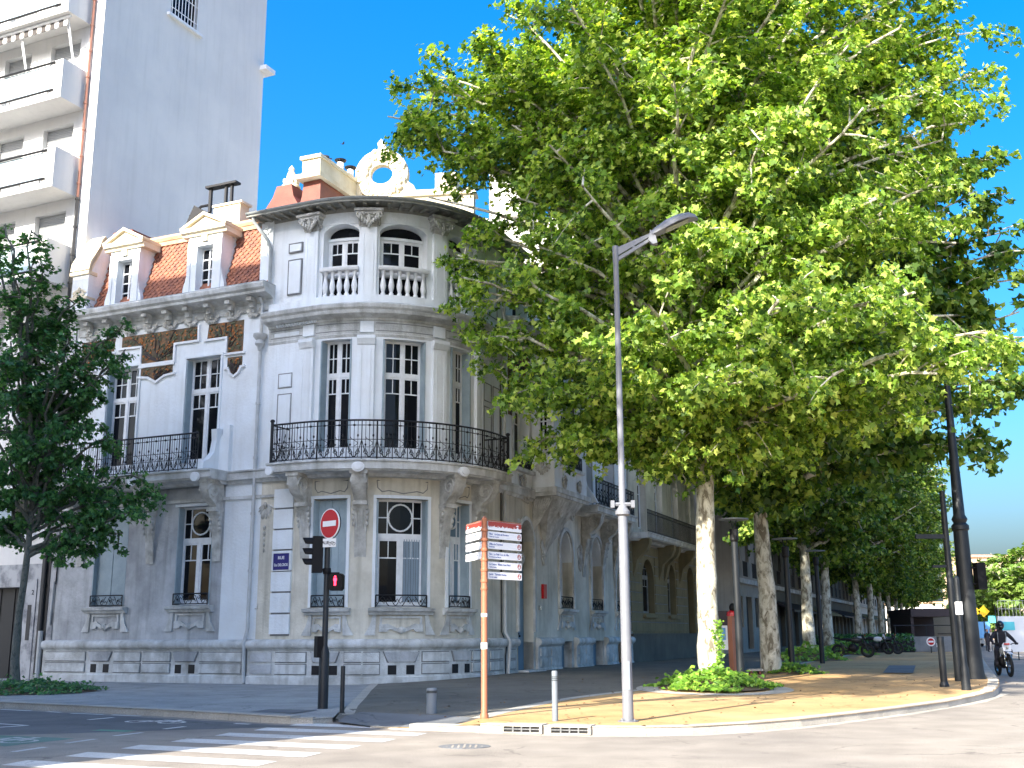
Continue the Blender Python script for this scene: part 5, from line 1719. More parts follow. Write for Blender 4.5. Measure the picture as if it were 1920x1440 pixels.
# ------------------------------------------------------------------ trees
def leaf_mesh(name, P, N, S, m, parent, kind=5, seed=0, loc=(0, 0, 0)):
    rg = np.random.default_rng(seed)
    n = len(P)
    if kind == 5:
        ang = np.radians([-90, -48, -22, 12, 40, 62, 90, 118, 140, 168, 202, 228]); rad = np.array([.30, .62, .48, 1.0, .52, .62, 1.12, .62, .52, 1.0, .48, .62])
    elif kind == 4:
        ang = np.radians([-90, 0, 35, 90, 145, 180]); rad = np.array([.5, .8, .55, 1.1, .55, .8])
    else:
        ang = np.radians([-90, 0, 90, 180]); rad = np.array([.9, .6, 1.0, .6])
    k = len(ang)
    N = N / np.linalg.norm(N, axis=1, keepdims=True)
    T_ = rg.normal(size=(n, 3)); T_ -= (T_ * N).sum(1, keepdims=True) * N; T_ /= np.linalg.norm(T_, axis=1, keepdims=True)
    B_ = np.cross(N, T_)
    lx = np.cos(ang) * rad; ly = np.sin(ang) * rad
    cup = -(.22 * (lx ** 2 + ly ** 2))
    V = P[:, None, :] + S[:, None, None] * (lx[None, :, None] * T_[:, None, :] + ly[None, :, None] * B_[:, None, :] + cup[None, :, None] * N[:, None, :])
    V = V.reshape(-1, 3).astype(np.float32)
    me = bpy.data.meshes.new(name)
    me.vertices.add(n * k); me.vertices.foreach_set('co', V.ravel())
    me.loops.add(n * k); me.loops.foreach_set('vertex_index', np.arange(n * k, dtype=np.int32))
    me.polygons.add(n); me.polygons.foreach_set('loop_start', np.arange(0, n * k, k, dtype=np.int32)); me.polygons.foreach_set('loop_total', np.full(n, k, dtype=np.int32))
    me.update(calc_edges=True)
    me.materials.append(MATS[m])
    o = bpy.data.objects.new(name, me); COL.objects.link(o); o.parent = parent
    return o

def bez(a, b, c, n):
    return [a * (1 - t) ** 2 + b * 2 * t * (1 - t) + c * t * t for t in [i / n for i in range(n + 1)]]

def make_tree(name, label, loc, Ht, base_r, z_low, cen, rad, seed, nl=26, ns=9, nt=8, nleaf=15, lsize=(.085, .14), bark='bark_plane', leaf='leaf_plane', trunk=None, kind=5, group=None, shape=None, extra=(), keep=None, twig_r=1.0, rise=.55):
    rg = random.Random(seed)
    th = thing(name, loc, label, 'tree', group)
    tb, lb = MB(), MB()
    L = Vector(loc)
    def V3(*a): return Vector(a)
    pts = trunk or [V3(0, 0, -.2), V3(.03, 0, .6), V3(.0, .02, 2.5), V3(-.05, .05, 5), V3(.1, 0, Ht * .45), V3(.0, .1, Ht * .62), V3(.2, .1, Ht * .8)]
    pts = [Vector(p) for p in pts]
    tot = pts[-1].z
    rs = [base_r * (1.25 if i == 0 else 1.08 if i == 1 else max(.10, (1 - .82 * p.z / tot)) if p.z > z_low else 1 - .22 * p.z / z_low) for i, p in enumerate(pts)]
    fine, fr_ = [], []
    for i in range(len(pts) - 1):
        for j in range(4):
            t = j / 4; p = pts[i].lerp(pts[i + 1], t)
            fine.append(p + Vector((rg.uniform(-1, 1), rg.uniform(-1, 1), 0)) * base_r * .07); fr_.append((rs[i] * (1 - t) + rs[i + 1] * t) * rg.uniform(.95, 1.06))
    fine.append(pts[-1]); fr_.append(rs[-1] * .6)
    tb.tube([p + L for p in fine], fr_, 14)
    def at(z):
        for a, b in zip(pts, pts[1:]):
            if a.z <= z <= b.z: return a.lerp(b, (z - a.z) / (b.z - a.z))
        return pts[-1].copy()
    cen, rad = Vector(cen), Vector(rad)
    LP, LN, LS = [], [], []
    def env(d, f):                       # point on the crown surface in direction d
        s = 1.0
        if shape: s = shape(d)
        return cen + Vector((d.x * rad.x, d.y * rad.y, d.z * rad.z)) * f * s
    tips = []
    for i in range(nl):
        u = (i + .5) / nl
        zz = 1 - 2 * u; q = i * 2.39996 + rg.uniform(-.3, .3)
        k = math.sqrt(max(0, 1 - zz * zz))
        d = Vector((k * math.cos(q), k * math.sin(q), zz))
        tips.append(env(d, rg.uniform(.80, .98)))
        if i % 3 == 0: tips.append(env(d, rg.uniform(.40, .62)))
    tips += [Vector(e) for e in extra]
    for tip in tips:
        zs = z_low + (max(z_low, min(tot * .93, tip.z * .80)) - z_low) * rg.uniform(rise, 1.0)
        a = at(max(zs, z_low + (.9 if rise > .7 else 0)))
        mid = a.lerp(tip, .5) + Vector((0, 0, (tip - a).length * rg.uniform(.05, .22)))
        n = 8
        P = bez(a, mid, tip, n)
        P = [p + Vector((rg.uniform(-1, 1), rg.uniform(-1, 1), rg.uniform(-1, 1))) * (.10 if 0 < j < n else 0) for j, p in enumerate(P)]
        r0 = max(.05, base_r * .42 * (1 - .6 * zs / tot))
        lb.tube([p + L for p in P], [r0 * (1 - .85 * j / n) + .012 for j in range(n + 1)], 6, False)
        ln = (tip - a).length
        for s in range(ns):
            t = .35 + .65 * (s + rg.random()) / ns
            j = min(n - 1, int(t * n)); b0 = P[j].lerp(P[j + 1], t * n - j)
            dirr = (tip - a).normalized() * rg.uniform(.1, .8) + Vector((rg.gauss(0, 1), rg.gauss(0, 1), rg.gauss(.05, .6)))
            dirr.normalize()
            l2 = rg.uniform(.7, 1.7) * (.6 + .4 * ln / 7) * twig_r
            b1 = b0 + dirr * l2 * .6 + Vector((0, 0, .12)); b2 = b0 + dirr * l2 + Vector((0, 0, -.18))
            Q = bez(b0, b1, b2, 4)
            if keep and not keep(b2 + L): continue
            lb.tube([p + L for p in Q], [.028, .022, .017, .012, .007], 4, False)
            for w in range(nt):
                t2 = .25 + .75 * (w + rg.random()) / nt
                jj = min(3, int(t2 * 4)); c0 = Q[jj].lerp(Q[jj + 1], t2 * 4 - jj)
                d3 = Vector((rg.gauss(0, 1), rg.gauss(0, 1), rg.gauss(0, .55))); d3.normalize()
                l3 = rg.uniform(.22, .55) * twig_r
                c1 = c0 + d3 * l3 + Vector((0, 0, -.08))
                for y in range(nleaf):
                    t3 = rg.uniform(.2, 1.15)
                    p = c0.lerp(c1, t3) + Vector((rg.gauss(0, .09), rg.gauss(0, .09), rg.gauss(-.02, .08))) * twig_r
                    LP.append(tuple(p)); 
                    out = (p - cen); out.normalize()
                    nn = out * .45 + Vector((rg.gauss(0, .55), rg.gauss(0, .55), rg.gauss(.65, .45)))
                    LN.append(tuple(nn)); LS.append(rg.uniform(*lsize))
    tr = tb.build('trunk', bark, th, smooth=True)
    lb.build('branches', bark, th, smooth=True)
    leaf_mesh('crown', np.array(LP), np.array(LN), np.array(LS), leaf, th, kind, seed)
    return th

def copy_thing(root, loc, rz, sc, label):
    r = root.copy(); COL.objects.link(r); r.location = loc; r.rotation_euler = (0, 0, rz); r.scale = (sc, sc, sc)
    r['label'] = label
    for c in list(root.children):
        d = c.copy(); COL.objects.link(d); d.parent = r
        for gch in list(c.children):
            e_ = gch.copy(); COL.objects.link(e_); e_.parent = d
    return r
GT = 'row of plane trees on the promenade'
p1 = pav(1335, 1286)
T1P = [(0, 0, -.2), (.0, 0, .6), (-.02, .0, 2.2), (.0, .05, 4.2), (.10, 0, 6.2), (-.1, .1, 8.2), (-.25, .15, 10.4), (-.5, .2, 13), (-.55, .2, 16), (-.4, .2, 19)]
def shp1(d):
    s = 1.0
    if d.z < -.55: s *= .92
    return s
t1 = make_tree('plane_tree', 'nearest plane tree with mottled pale trunk rising from the biggest ivy mound', p1, 24, .30, 5.0,
               (.6, .0, 14.7), (6.7, 6.3, 9.6), 11, nl=96, ns=13, nt=10, nleaf=12, lsize=(.062, .135), trunk=T1P, group=GT, rise=.8, shape=shp1,
               keep=lambda p: not (p.x < -2.1 and 13.0 < p.z < 14.3) and not (p.x < 4.0 and 8.0 < p.z < 13.5 and (math.sin(p.x * 37 + p.y * 61 + p.z * 53) * 43758.5) % 1 < .50),
               extra=[(-6.6, -.3, 11.6), (-6.4, .2, 10.4), (-6.3, 0, 9.2), (-6.5, -.5, 10.9), (-5.6, 0, 18.0), (-5.2, .5, 19.5), (-6.3, 0, 16.8), (-4.8, -1, 21), (-5.9, -1, 17.5), (7.2, 0, 18.5), (6.9, -1, 19.8), (7.6, 0, 17.4), (-8.6, -.5, 15.7), (-7.9, -.4, 16.6), (-7.2, 0, 17.2), (-8.0, -.2, 15.2), (7.9, -.5, 18.2), (7.7, 0, 19.4), (8.1, -.5, 16.9), (7.9, -.6, 15.4), (-6.6, -.8, 15.6), (-7.0, -1.0, 14.4), (-7.4, -.6, 13.2), (-6.3, -.5, 12.4), (-7.0, .2, 14.9), (-5.8, 0, 10.6), (-5.4, -.5, 9.2), (-4.6, -1, 7.6), (-4.2, .5, 6.6), (-5.2, .5, 8.2), (-3.4, -1, 6.3), (-5.8, .4, 9.6), (-6.0, -.4, 11.4),
                      (3.5, -1.5, 7.3), (5.5, -1, 7.4), (4.6, -2, 6.8), (2.0, -2.5, 7.0), (6.6, 0, 8.2), (7.4, 0, 12), (7.6, .5, 14.6), (7.3, .4, 10), (7.6, 0, 16.5), (6.8, 0, 18.5), (0, -3, 7.4), (-1.5, -2.5, 7.0), (-1.2, -.6, 6.3), (1.2, -.8, 6.2), (-.4, -1.6, 6.6), (.8, -2.2, 6.5), (-2.4, -1.2, 6.4), (2.4, -1, 6.3), (0, -4.6, 7.4), (2.5, -4.8, 7.2), (4.8, -4.4, 7.2), (-3.5, -4.5, 7.6), (-2, -5.4, 8.6), (-4.6, -4.4, 9.4), (6, -4.5, 8.2), (1.2, -6, 8.6), (4, -5.6, 8.8), (6.8, -3, 7.6)])
# shared, lighter mesh for the rest of the row
T2P = [(0, 0, -.2), (.02, 0, .6), (.0, 0, 2.5), (-.08, .0, 4.6), (.0, 0, 6.8), (.15, .1, 9.5), (.3, .1, 12.5), (.2, .1, 16), (.2, .2, 19)]
p2_ = pav(1446, 1263)
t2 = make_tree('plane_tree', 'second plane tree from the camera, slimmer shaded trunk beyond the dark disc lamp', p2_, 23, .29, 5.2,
               (0, 0, 13.8), (7.5, 6.4, 9.4), 23, nl=80, ns=12, nt=8, nleaf=10, leaf='leaf_plane_shade', lsize=(.11, .19), trunk=T2P, group=GT, kind=4,
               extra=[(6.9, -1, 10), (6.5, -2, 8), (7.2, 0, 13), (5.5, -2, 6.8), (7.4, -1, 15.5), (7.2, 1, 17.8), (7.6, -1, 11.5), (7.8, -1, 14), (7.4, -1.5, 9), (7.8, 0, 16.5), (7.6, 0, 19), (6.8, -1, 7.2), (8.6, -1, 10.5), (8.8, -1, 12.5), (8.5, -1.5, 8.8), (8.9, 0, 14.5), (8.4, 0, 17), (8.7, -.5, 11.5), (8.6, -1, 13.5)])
row = [(1517, 55, 1.7, 1.0, 'third plane tree, sunlit trunk with a notch above a low ivy clump'),
       (1554, 69, 3.9, 1.03, 'fourth plane tree with a broad leaning sunlit trunk'),
       (1612, 84, .6, 1.0, 'fifth plane tree, shaded trunk behind parked motorbikes'),
       (1636, 97, 2.6, 1.02, 'sixth plane tree, trunk lit white in its upper half'),
       (1655, 112, 5.1, 1.0, 'seventh plane tree, thin dark trunk well down the row'),
       (1671, 127, 1.1, 1.05, 'eighth plane tree trunk, left of the bright gap in the far row'),
       (1684, 142, 3.2, 1.0, 'ninth plane tree trunk, just right of the bright gap in the far row'),
       (1695, 158, 4.4, 1.0, 'tenth plane tree trunk, beside the dark car park canopy'),
       (1705, 176, .2, 1.0, 'eleventh and most distant plane tree of the promenade row')]
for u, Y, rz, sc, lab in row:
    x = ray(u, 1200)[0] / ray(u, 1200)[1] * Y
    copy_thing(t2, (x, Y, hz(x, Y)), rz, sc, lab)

ob = (-9.4, 8.9, 0.1)  # unseen tree added to throw dappled shade on the promenade
make_tree('plane_tree', 'unseen plane tree added outside the frame, leaning crown shaped to dapple the promenade', ob, 21, .26, 9.0,
          (4.5, -2.2, 18.4), (3.4, 3.4, 3.4), 77, nl=20, ns=7, nt=6, nleaf=5, lsize=(.11, .19), kind=4, leaf='leaf_plane_shade',
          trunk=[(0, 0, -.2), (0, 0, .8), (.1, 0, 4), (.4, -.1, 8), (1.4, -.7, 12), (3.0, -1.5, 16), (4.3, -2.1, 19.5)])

# young tree in the side street on the left
lt = pav(30, 1290)
sc_ = lt[1] / 2133
def lp(u, v, dy=0.0):                    # local offset seen at (u,v) for the left tree, dy deeper
    Y = lt[1] + dy; r = ray(u, v); return (r[0] / r[1] * Y - lt[0], dy, EYE + r[2] / r[1] * Y - lt[2])
TP = [(0, 0, -.15), lp(28, 1240), lp(36, 1150), lp(50, 1050), lp(60, 960), lp(66, 900), lp(60, 820), lp(45, 700), lp(30, 560), lp(20, 450)]
ex = [lp(*q) for q in [(215, 640, .4), (230, 610, -.4), (150, 560, 0), (120, 570, .6), (235, 655, 0), (200, 700, -.5), (185, 760, .5), (205, 820, 0), (160, 800, -.8), (300, 925, 0), (280, 960, -.6), (250, 930, .5), (230, 1000, 0), (160, 1030, 0),
      (60, 430, 0), (10, 420, .5), (-20, 450, -.5), (80, 510, 0), (30, 520, -1), (-60, 600, 0), (-50, 700, 1), (-30, 850, -1), (20, 640, -1.2), (70, 640, 1), (110, 690, -1), (130, 740, 1), (100, 800, -1), (60, 760, 1.4), (0, 760, -1.4), (20, 860, -1), (110, 870, 1), (150, 900, -.6), (200, 900, .6), (180, 960, -.4), (90, 940, 1), (0, 930, 0), (-40, 960, 0), (60, 590, 1.2), (130, 620, -.6), (170, 660, .4), (40, 700, 0), (250, 890, 0), (20, 980, .5)]]
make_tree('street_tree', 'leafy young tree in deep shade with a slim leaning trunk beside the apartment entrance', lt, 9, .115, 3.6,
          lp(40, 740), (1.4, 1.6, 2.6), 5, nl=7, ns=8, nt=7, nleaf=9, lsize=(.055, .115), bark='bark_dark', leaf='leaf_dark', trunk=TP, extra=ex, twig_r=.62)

# far trees at the right edge
def far_tree(u, Y, h, r, label, seed, z0=2.0):
    x = ray(u, 1180)[0] / ray(u, 1180)[1] * Y
    return make_tree('round_tree', label, (x, Y, 0), h, .25, z0, (0, 0, (h + z0) / 2), (r, r, (h - z0) / 2), seed, nl=26, ns=7, nt=6, nleaf=6, lsize=(.22, .36), leaf='leaf_far', kind=3, group='round trees at the far end of the avenue', twig_r=1.4)
ft = far_tree(1915, 112, 10.0, 5.2, 'big round sunlit tree at the right edge of the picture above the fence', 41)
x = ray(1841, 1180)[0] / ray(1841, 1180)[1] * 190
copy_thing(ft, (x, 190, 0), 2.0, .98, 'far sunlit tree just right of the dark traffic signal box')
x = ray(1868, 1180)[0] / ray(1868, 1180)[1] * 160
copy_thing(ft, (x, 160, 0), 4.0, .55, 'small far tree between the two bigger sunlit trees')

# ------------------------------------------------------------------ ivy mounds and tree pits
def ivy(c, rx, ry, h, n, label, seed, leaf='leaf_ivy', ang=0.0, size=(.05, .10)):
    th = thing('ivy_patch', c, label, 'ground plant', 'ivy clumps round the tree feet')
    rg = np.random.default_rng(seed)
    q = rg.uniform(0, 2 * np.pi, n); r = np.sqrt(rg.uniform(0, 1, n)) * (1 + .16 * np.sin(q * 3 + seed) + .12 * np.sin(q * 7) + .08 * np.sin(q * 13 + 2)) + (rg.uniform(0, 1, n) > .96) * .12
    x = rx * r * np.cos(q); y = ry * r * np.sin(q)
    hh = h * np.clip(1 - r ** 1.6, 0, 1) * (.8 + .3 * np.sin(x * 5 + seed) * np.cos(y * 4)) + .05
    z = hh * rg.uniform(.55, 1.0, n) + .02 + (rg.uniform(0, 1, n) > .95) * rg.uniform(0, .18, n)
    ca, sa = math.cos(ang), math.sin(ang)
    P = np.stack([x * ca - y * sa, x * sa + y * ca, z], 1)
    N = rg.normal(size=(n, 3)) * .5 + np.array([0, -.35, 1.0])
    leaf_mesh('foliage', P, N, rg.uniform(*size, n), leaf, th, 4, seed)
    m = MB(); rows_ = []
    for k in range(6):
        f = k / 5
        rows_.append([(c[0] + (rx * f * math.cos(a)) * ca * .95 - ry * f * math.sin(a) * sa * .95, c[1] + (rx * f * math.cos(a)) * sa * .95 + ry * f * math.sin(a) * ca * .95, c[2] + max(.01, h * (1 - f ** 1.6) * .5)) for a in [2 * math.pi * j / 20 for j in range(20)]])
    m.grid(rows_, True); m.build('soil', 'soil', th)
    return th
p = pav(1338, 1290)
ivy((p[0], p[1], p[2]), 1.45, 1.9, .52, 2600, 'large sunlit ivy mound around the nearest plane tree', 1)
tw = thing('climbing_ivy', (p1[0], p1[1], p1[2]), 'few ivy shoots climbing the trunk of the nearest plane tree', 'ground plant')
rg = np.random.default_rng(9); n = 170
tz = rg.uniform(.3, 1.65, n); a = rg.normal(-1.05, .22, n)
P = np.stack([.36 * np.cos(a) + rg.normal(0, .03, n), .36 * np.sin(a) + rg.normal(0, .03, n), tz], 1)
leaf_mesh('foliage', P, rg.normal(size=(n, 3)) * .5 + np.array([.3, -1, .3]), rg.uniform(.035, .07, n), 'leaf_ivy', tw, 4, 3)
q = pav(1516, 1238); ivy(q, 1.5, 2.6, .8, 700, 'low ivy clump at the foot of the third plane tree', 2, size=(.08, .15))
q = pav(1585, 1227); ivy(q, 1.4, 2.4, .9, 600, 'ivy clump right of the fourth plane tree', 3, size=(.09, .17))
q = pav(1480, 1262); ivy(q, .9, 1.2, .4, 500, 'shaded ivy clump right of the second plane tree', 4, size=(.06, .11))
q = pav(45, 1298); ivy(q, 1.9, 1.7, .30, 2200, 'dark ground ivy under the young street tree', 5, 'leaf_dark', size=(.04, .085))
rg = np.random.default_rng(33); n = 420
lx_ = rg.uniform(-2, 14, n); ly_ = rg.uniform(18, 34, n)
sel = [(a, b) for a, b in zip(lx_, ly_) if b > 17.9 + max(0, a - 2.8) * 1.12 + .1 and b < 40 and not (a < -.6 and b < 20)]
P = np.array([(a, b, hz(a, b) + .02) for a, b in sel])
fl = leaf_mesh('fallen_leaves', P, rg.normal(size=(len(P), 3)) * .25 + np.array([0, 0, 1]), rg.uniform(.02, .05, len(P)), 'dry_leaf', None, 4, 5)
tag(fl, kind='stuff'); tag(fl, 'few dry brown leaves scattered over the tan and dark paving', 'fallen leaves')
m = MB()
for c, r in ((pav(1338, 1292), 1.9),):
    m.grid([[(c[0] + k * r * math.cos(a), c[1] + k * r * 1.25 * math.sin(a), hz(c[0] + k * r * math.cos(a), c[1] + k * r * 1.25 * math.sin(a)) + .01) for a in [2 * math.pi * j / 40 for j in range(41)]] for k in (.72, 1.0)])
struct('tree_pit_edging', m, 'kerbstone')
# ------------------------------------------------------------------ street furniture
def at_(c): return Vector(c)
EXP = flat((0, 0), (1, 0), (0, -1))      # chart facing the camera: s = x, o = -y
def face(c, ang):                        # chart at c whose normal points to the camera turned by ang degrees (+ = towards its left)
    a = math.radians(ang)
    return flat(c, (math.cos(a), -math.sin(a)), (-math.sin(a), -math.cos(a)))

# tall grey street lamp
c = pav(1178, 1353)
t = thing('street_lamp', c, 'tall pale grey street lamp standing in the sun on the tan pavement', 'street lamp')
zc = zat(958, c)
m = MB(); m.lathe(c, [(.17, -.02), (.17, .015), (.10, .02)], 20)
for k in range(4): m.lathe((c[0] + .135 * math.cos(k * 1.57 + .78), c[1] + .135 * math.sin(k * 1.57 + .78), c[2] + .015), [(.018, 0), (.015, .03)], 6)
m.build('base_plate', 'grey_paint', t)
m = MB(); m.box(face((c[0] - .01, c[1] - .088, 0), 5), -.05, .05, -.004, .003, c[2] + .5, c[2] + .95); m.build('access_door', 'grey_bollard', t)
m = MB(); m.lathe(c, [(.092, -.05), (.090, .3), (.085, 1.0), (.078, zc - c[2])], 20); m.build('pole', 'grey_paint', t, smooth=True)
m = MB(); zt = zat(463, c)
m.lathe((c[0], c[1], zc), [(.056, 0), (.047, zt - zc - .3), (.056, zt - zc - .28), (.056, zt - zc)], 16); m.build('upper_pole', 'grey_paint', t, smooth=True)
m = MB(); m.lathe((c[0], c[1], zc - .10), [(.08, 0), (.125, .03), (.125, .08), (.08, .14), (.06, .2)], 16)
m.tube([(c[0] - .17, c[1] - .02, zc + .10), (c[0] + .17, c[1] - .02, zc + .10)], .035, 6)
for sg in (-1, 1): m.box(EXP, c[0] + sg * .17 - .03, c[0] + sg * .17 + .03, -c[1] - .05, -c[1] + .08, zc + .04, zc + .16)
m.build('collar', 'grey_paint', t)
A = Vector((c[0] + .06, c[1], zt - .06)); 
hx = 1.02
m = MB()
Q = flat((c[0], c[1], 0), (1, -.10), (-.10, -1))
m.prism(Q, [(.05, zt - .02), (.05, zt - .17), (.62, zt + .16), (.62, zt + .22)], -.025, .025)
m.prism(Q, [(.05, zt - .27), (.05, zt - .20), (.66, zt + .155), (.66, zt + .10)], -.03, .03)
m.prism(Q, [(.30, zt - .06), (.30, zt - .02), (.34, zt - .0), (.34, zt - .04)], -.025, .025)
m.build('arm', 'grey_paint', t)
m = MB()
m.prism(Q, [(.58, zt + .08), (.66, zt + .0), (.74, zt + .02), (.70, zt + .22), (.62, zt + .27)], -.06, .06)
prof = [(.64, zt + .25, .06), (.72, zt + .31, .12), (.9, zt + .43, .16), (1.1, zt + .52, .17), (1.3, zt + .555, .15), (1.42, zt + .52, .10), (1.47, zt + .46, .04)]
bot = [(.64, zt + .18), (.72, zt + .19), (.9, zt + .27), (1.1, zt + .37), (1.3, zt + .44), (1.42, zt + .45), (1.47, zt + .44)]
rows_ = []
for (s, z, w), (s2, z2) in zip(prof, bot):
    rows_.append([Q(s, -w, z2), Q(s, -w, z2 + (z - z2) * .5), Q(s, -w * .6, z), Q(s, w * .6, z), Q(s, w, z2 + (z - z2) * .5), Q(s, w, z2)])
m.grid(rows_, True); m.face(*rows_[0]); m.face(*rows_[-1][::-1])
m.build('lamp_head', 'grey_paint', t, smooth=True)
m = MB(); m.face(Q(.9, -.12, zt + .262), Q(.9, .12, zt + .262), Q(1.3, .11, zt + .432), Q(1.3, -.11, zt + .432)); m.face(Q(.9, -.12, zt + .255), Q(.9, .12, zt + .255), Q(1.3, .11, zt + .425), Q(1.3, -.11, zt + .425))
m.build('lamp_lens', 'lamp_glass', t)

# bollards
def bollard(px, v0, v1, r, mname, label, rings=True, name='bollard', foot=False):
    c = pav(px, v0); h = zat(v1, c) - c[2]
    t = thing(name, c, label, 'bollard')
    m = MB(); m.lathe(c, [(r, -.03), (r, h * .86), (r, h - .02), (r * .9, h)], 18); m.build('post', mname, t, smooth=True)
    m = MB()
    if rings:
        for k in range(3): m.lathe((c[0], c[1], c[2] + h * (.80 + .035 * k)), [(r * 1.02, 0), (r * 1.02, .012)], 18)
        m.build('bands', 'dark_paint', t)
    if foot:
        m = MB(); m.lathe(c, [(r * 1.35, 0), (r * 1.35, .05), (r * 1.05, .12)], 14); m.build('foot', mname, t)
    return t
bollard(1041, 1352, 1258, .050, 'grey_bollard', 'slim grey bollard in the sun between the brown signpost and the lamp post')
bollard(641, 1336, 1247, .042, 'dark_paint', 'slim dark bollard just right of the traffic light pole', False)
bollard(809, 1337, 1289, .095, 'grey_bollard', 'short thick grey bollard with a pale top standing in the shade')
c = pav(809, 1337); 
bollard(1771, 1288, 1198, .085, 'dark_paint', 'dark bollard at the right corner beside the leaning looking black poles', True, foot=True)

# traffic light with no-entry sign
c = pav(605, 1329)
t = thing('traffic_light', c, 'dark traffic light pole with a three lamp head and a red pedestrian figure', 'traffic light')
zT = zat(948, c)
m = MB(); m.lathe(c, [(.10, -.03), (.10, 1.05), (.07, 1.15), (.058, 1.2), (.055, zT - c[2] - .35)], 16); m.build('pole', 'dark_paint', t, smooth=True)
F = face(c, 12)
m = MB(); z1, z2 = zat(1072, c), zat(1004, c)
Fs = face((c[0] - .20, c[1], 0), 75)
m.box(Fs, -.12, .12, -.10, .10, z1, z2); hd = m.build('signal_head', 'black_plastic', t)
m = MB()
for k in range(3):
    zz = z2 - .13 - k * (z2 - z1 - .1) / 3
    rows_ = []
    for o in (.10, .30):
        rows_.append([Fs(.10 * math.cos(q), o - (.0 if o < .2 else .10 * (1 - math.sin(q)) * .6), zz + .10 * math.sin(q)) for q in [math.pi * j / 8 - .3 for j in range(10)]])
    m.grid(rows_); m.grid([[Vector(p) * 1.0 + Vector((0, 0, .006)) for p in r] for r in rows_])
m.build('visor', 'black_plastic', hd)
m = MB()
for zz in (z1 + .06, z2 - .03): m.tube([(c[0], c[1], zz), (c[0] - .2, c[1], zz)], .025, 6)
m.lathe((c[0], c[1], z1 - .03), [(.075, 0), (.085, .05), (.075, .12)], 12); m.tube([(c[0], c[1], z1 - .01), (c[0] + .25, c[1] - .02, z1 - .01)], .02, 6)
m.build('bracket', 'black_plastic', t)
m = MB(); za, zb = zat(1106, c), zat(1074, c)
Fp = face((c[0] + .20, c[1] - .06, 0), 8)
k = .04
m.prism(Fp, [(-.14 + k, za), (.14 - k, za), (.14, za + k), (.14, zb - k), (.14 - k, zb), (-.14 + k, zb), (-.14, zb - k), (-.14, za + k)], -.10, .08); ph = m.build('pedestrian_head', 'black_plastic', t)
m = MB(); zc = (za + zb) / 2 + .03
m.prism(Fp, [(-.02, zc - .10), (-.02, zc - .02), (-.035, zc - .0), (-.03, zc + .05), (.03, zc + .05), (.035, zc), (.02, zc - .02), (.02, zc - .10)], .081, .086); roundel(m, Fp, 0, zc + .075, .02, .081, .086, 10)
m.build('red_figure', 'red_light', ph)
m = MB(); za, zb = zat(1231, c), zat(1191, c); m.box(face((c[0] - .10, c[1], 0), 60), -.09, .09, -.06, .08, za, zb); m.build('repeater_box', 'black_plastic', t)
s = thing('no_entry_sign', (c[0], c[1], zat(981, c)), 'round red no entry sign with a white bar on top of the traffic light pole', 'road sign')
cx = (ray(621, 981)[0] / ray(621, 981)[1]) * c[1]
Fn = face((cx, c[1] - .10, 0), 42)
zc = zat(981, c); R_ = .30
m = MB(); roundel(m, Fn, 0, zc, R_, 0, .02, 40); m.build('rim', 'sign_white', s)
m = MB(); roundel(m, Fn, 0, zc, R_ * .93, .02, .024, 40); m.build('disc', 'sign_red', s)
m = MB(); m.box(Fn, -R_ * .68, R_ * .68, .024, .029, zc - .055, zc + .055); m.build('bar', 'sign_white', s)
m = MB(); roundel(m, Fn, 0, zc, R_ * 1.0, -.03, -.001, 40); m.tube([Fn(0, -.06, zc + .1), Fn(0, -.06, zat(1010, c) - .1)], .03, 8); m.build('back', 'dark_paint', s)
s = thing('supplementary_plate', (c[0], c[1], zat(1017, c)), 'small white plate under the no entry sign exempting bicycles', 'road sign')
Fn2 = face((cx - .03, c[1] - .12, 0), 20)
zc = zat(1017, c); m = MB(); m.box(Fn2, -.18, .18, 0, .012, zc - .085, zc + .085); m.build('plate', 'sign_white', s)
xd = Vector(Fn2(1, 0, 0)) - Vector(Fn2(0, 0, 0))
lettering('SAUF', .085, 'ink', s, Fn2(-.07, .014, zc), xd, (0, 0, 1))
m = MB()
for wx in (.055, .135):
    m.tube([Fn2(wx + .03 * math.cos(q), .016, zc - .02 + .03 * math.sin(q)) for q in [k * .7 for k in range(10)]], .005, 4)
m.tube([Fn2(a, .016, z) for a, z in ((.055, zc - .02), (.085, zc + .02), (.12, zc + .02), (.135, zc - .02))], .005, 4)
m.build('bicycle_symbol', 'ink', s)

# brown wayfinding signpost
c = pav(908, 1347)
t = thing('signpost', c, 'brown orange wayfinding signpost with white direction boards at the kerb', 'signpost')
zt = zat(968, c)
m = MB(); m.lathe(c, [(.075, -.02), (.075, .05), (.055, .10), (.055, zt - c[2] - .75)], 16); m.build('pole', 'terracotta_paint', t, smooth=True)
m = MB(); m.lathe((c[0], c[1], zt - .78), [(.045, 0), (.045, .78 - .06), (.055, .78 - .04), (.02, .78)], 16)
m.build('upper_pole', 'terracotta_paint', t, smooth=True)
rg_z = [zat(v, c) for v in (993, 1011, 1030, 1049, 1068, 1089, 1103)]
m = MB()
for z in rg_z: m.lathe((c[0], c[1], z - .03), [(.062, 0), (.068, .015), (.062, .055)], 16)
m.build('collar', 'terracotta_paint', t, smooth=True)
m = MB(); m.lathe((c[0], c[1], zat(1153, c) - .03), [(.057, 0), (.057, .06)], 16); m.lathe((c[0], c[1], zat(1211, c) - .05), [(.06, 0), (.06, .11)], 16); m.build('sticker', 'sign_white', t)
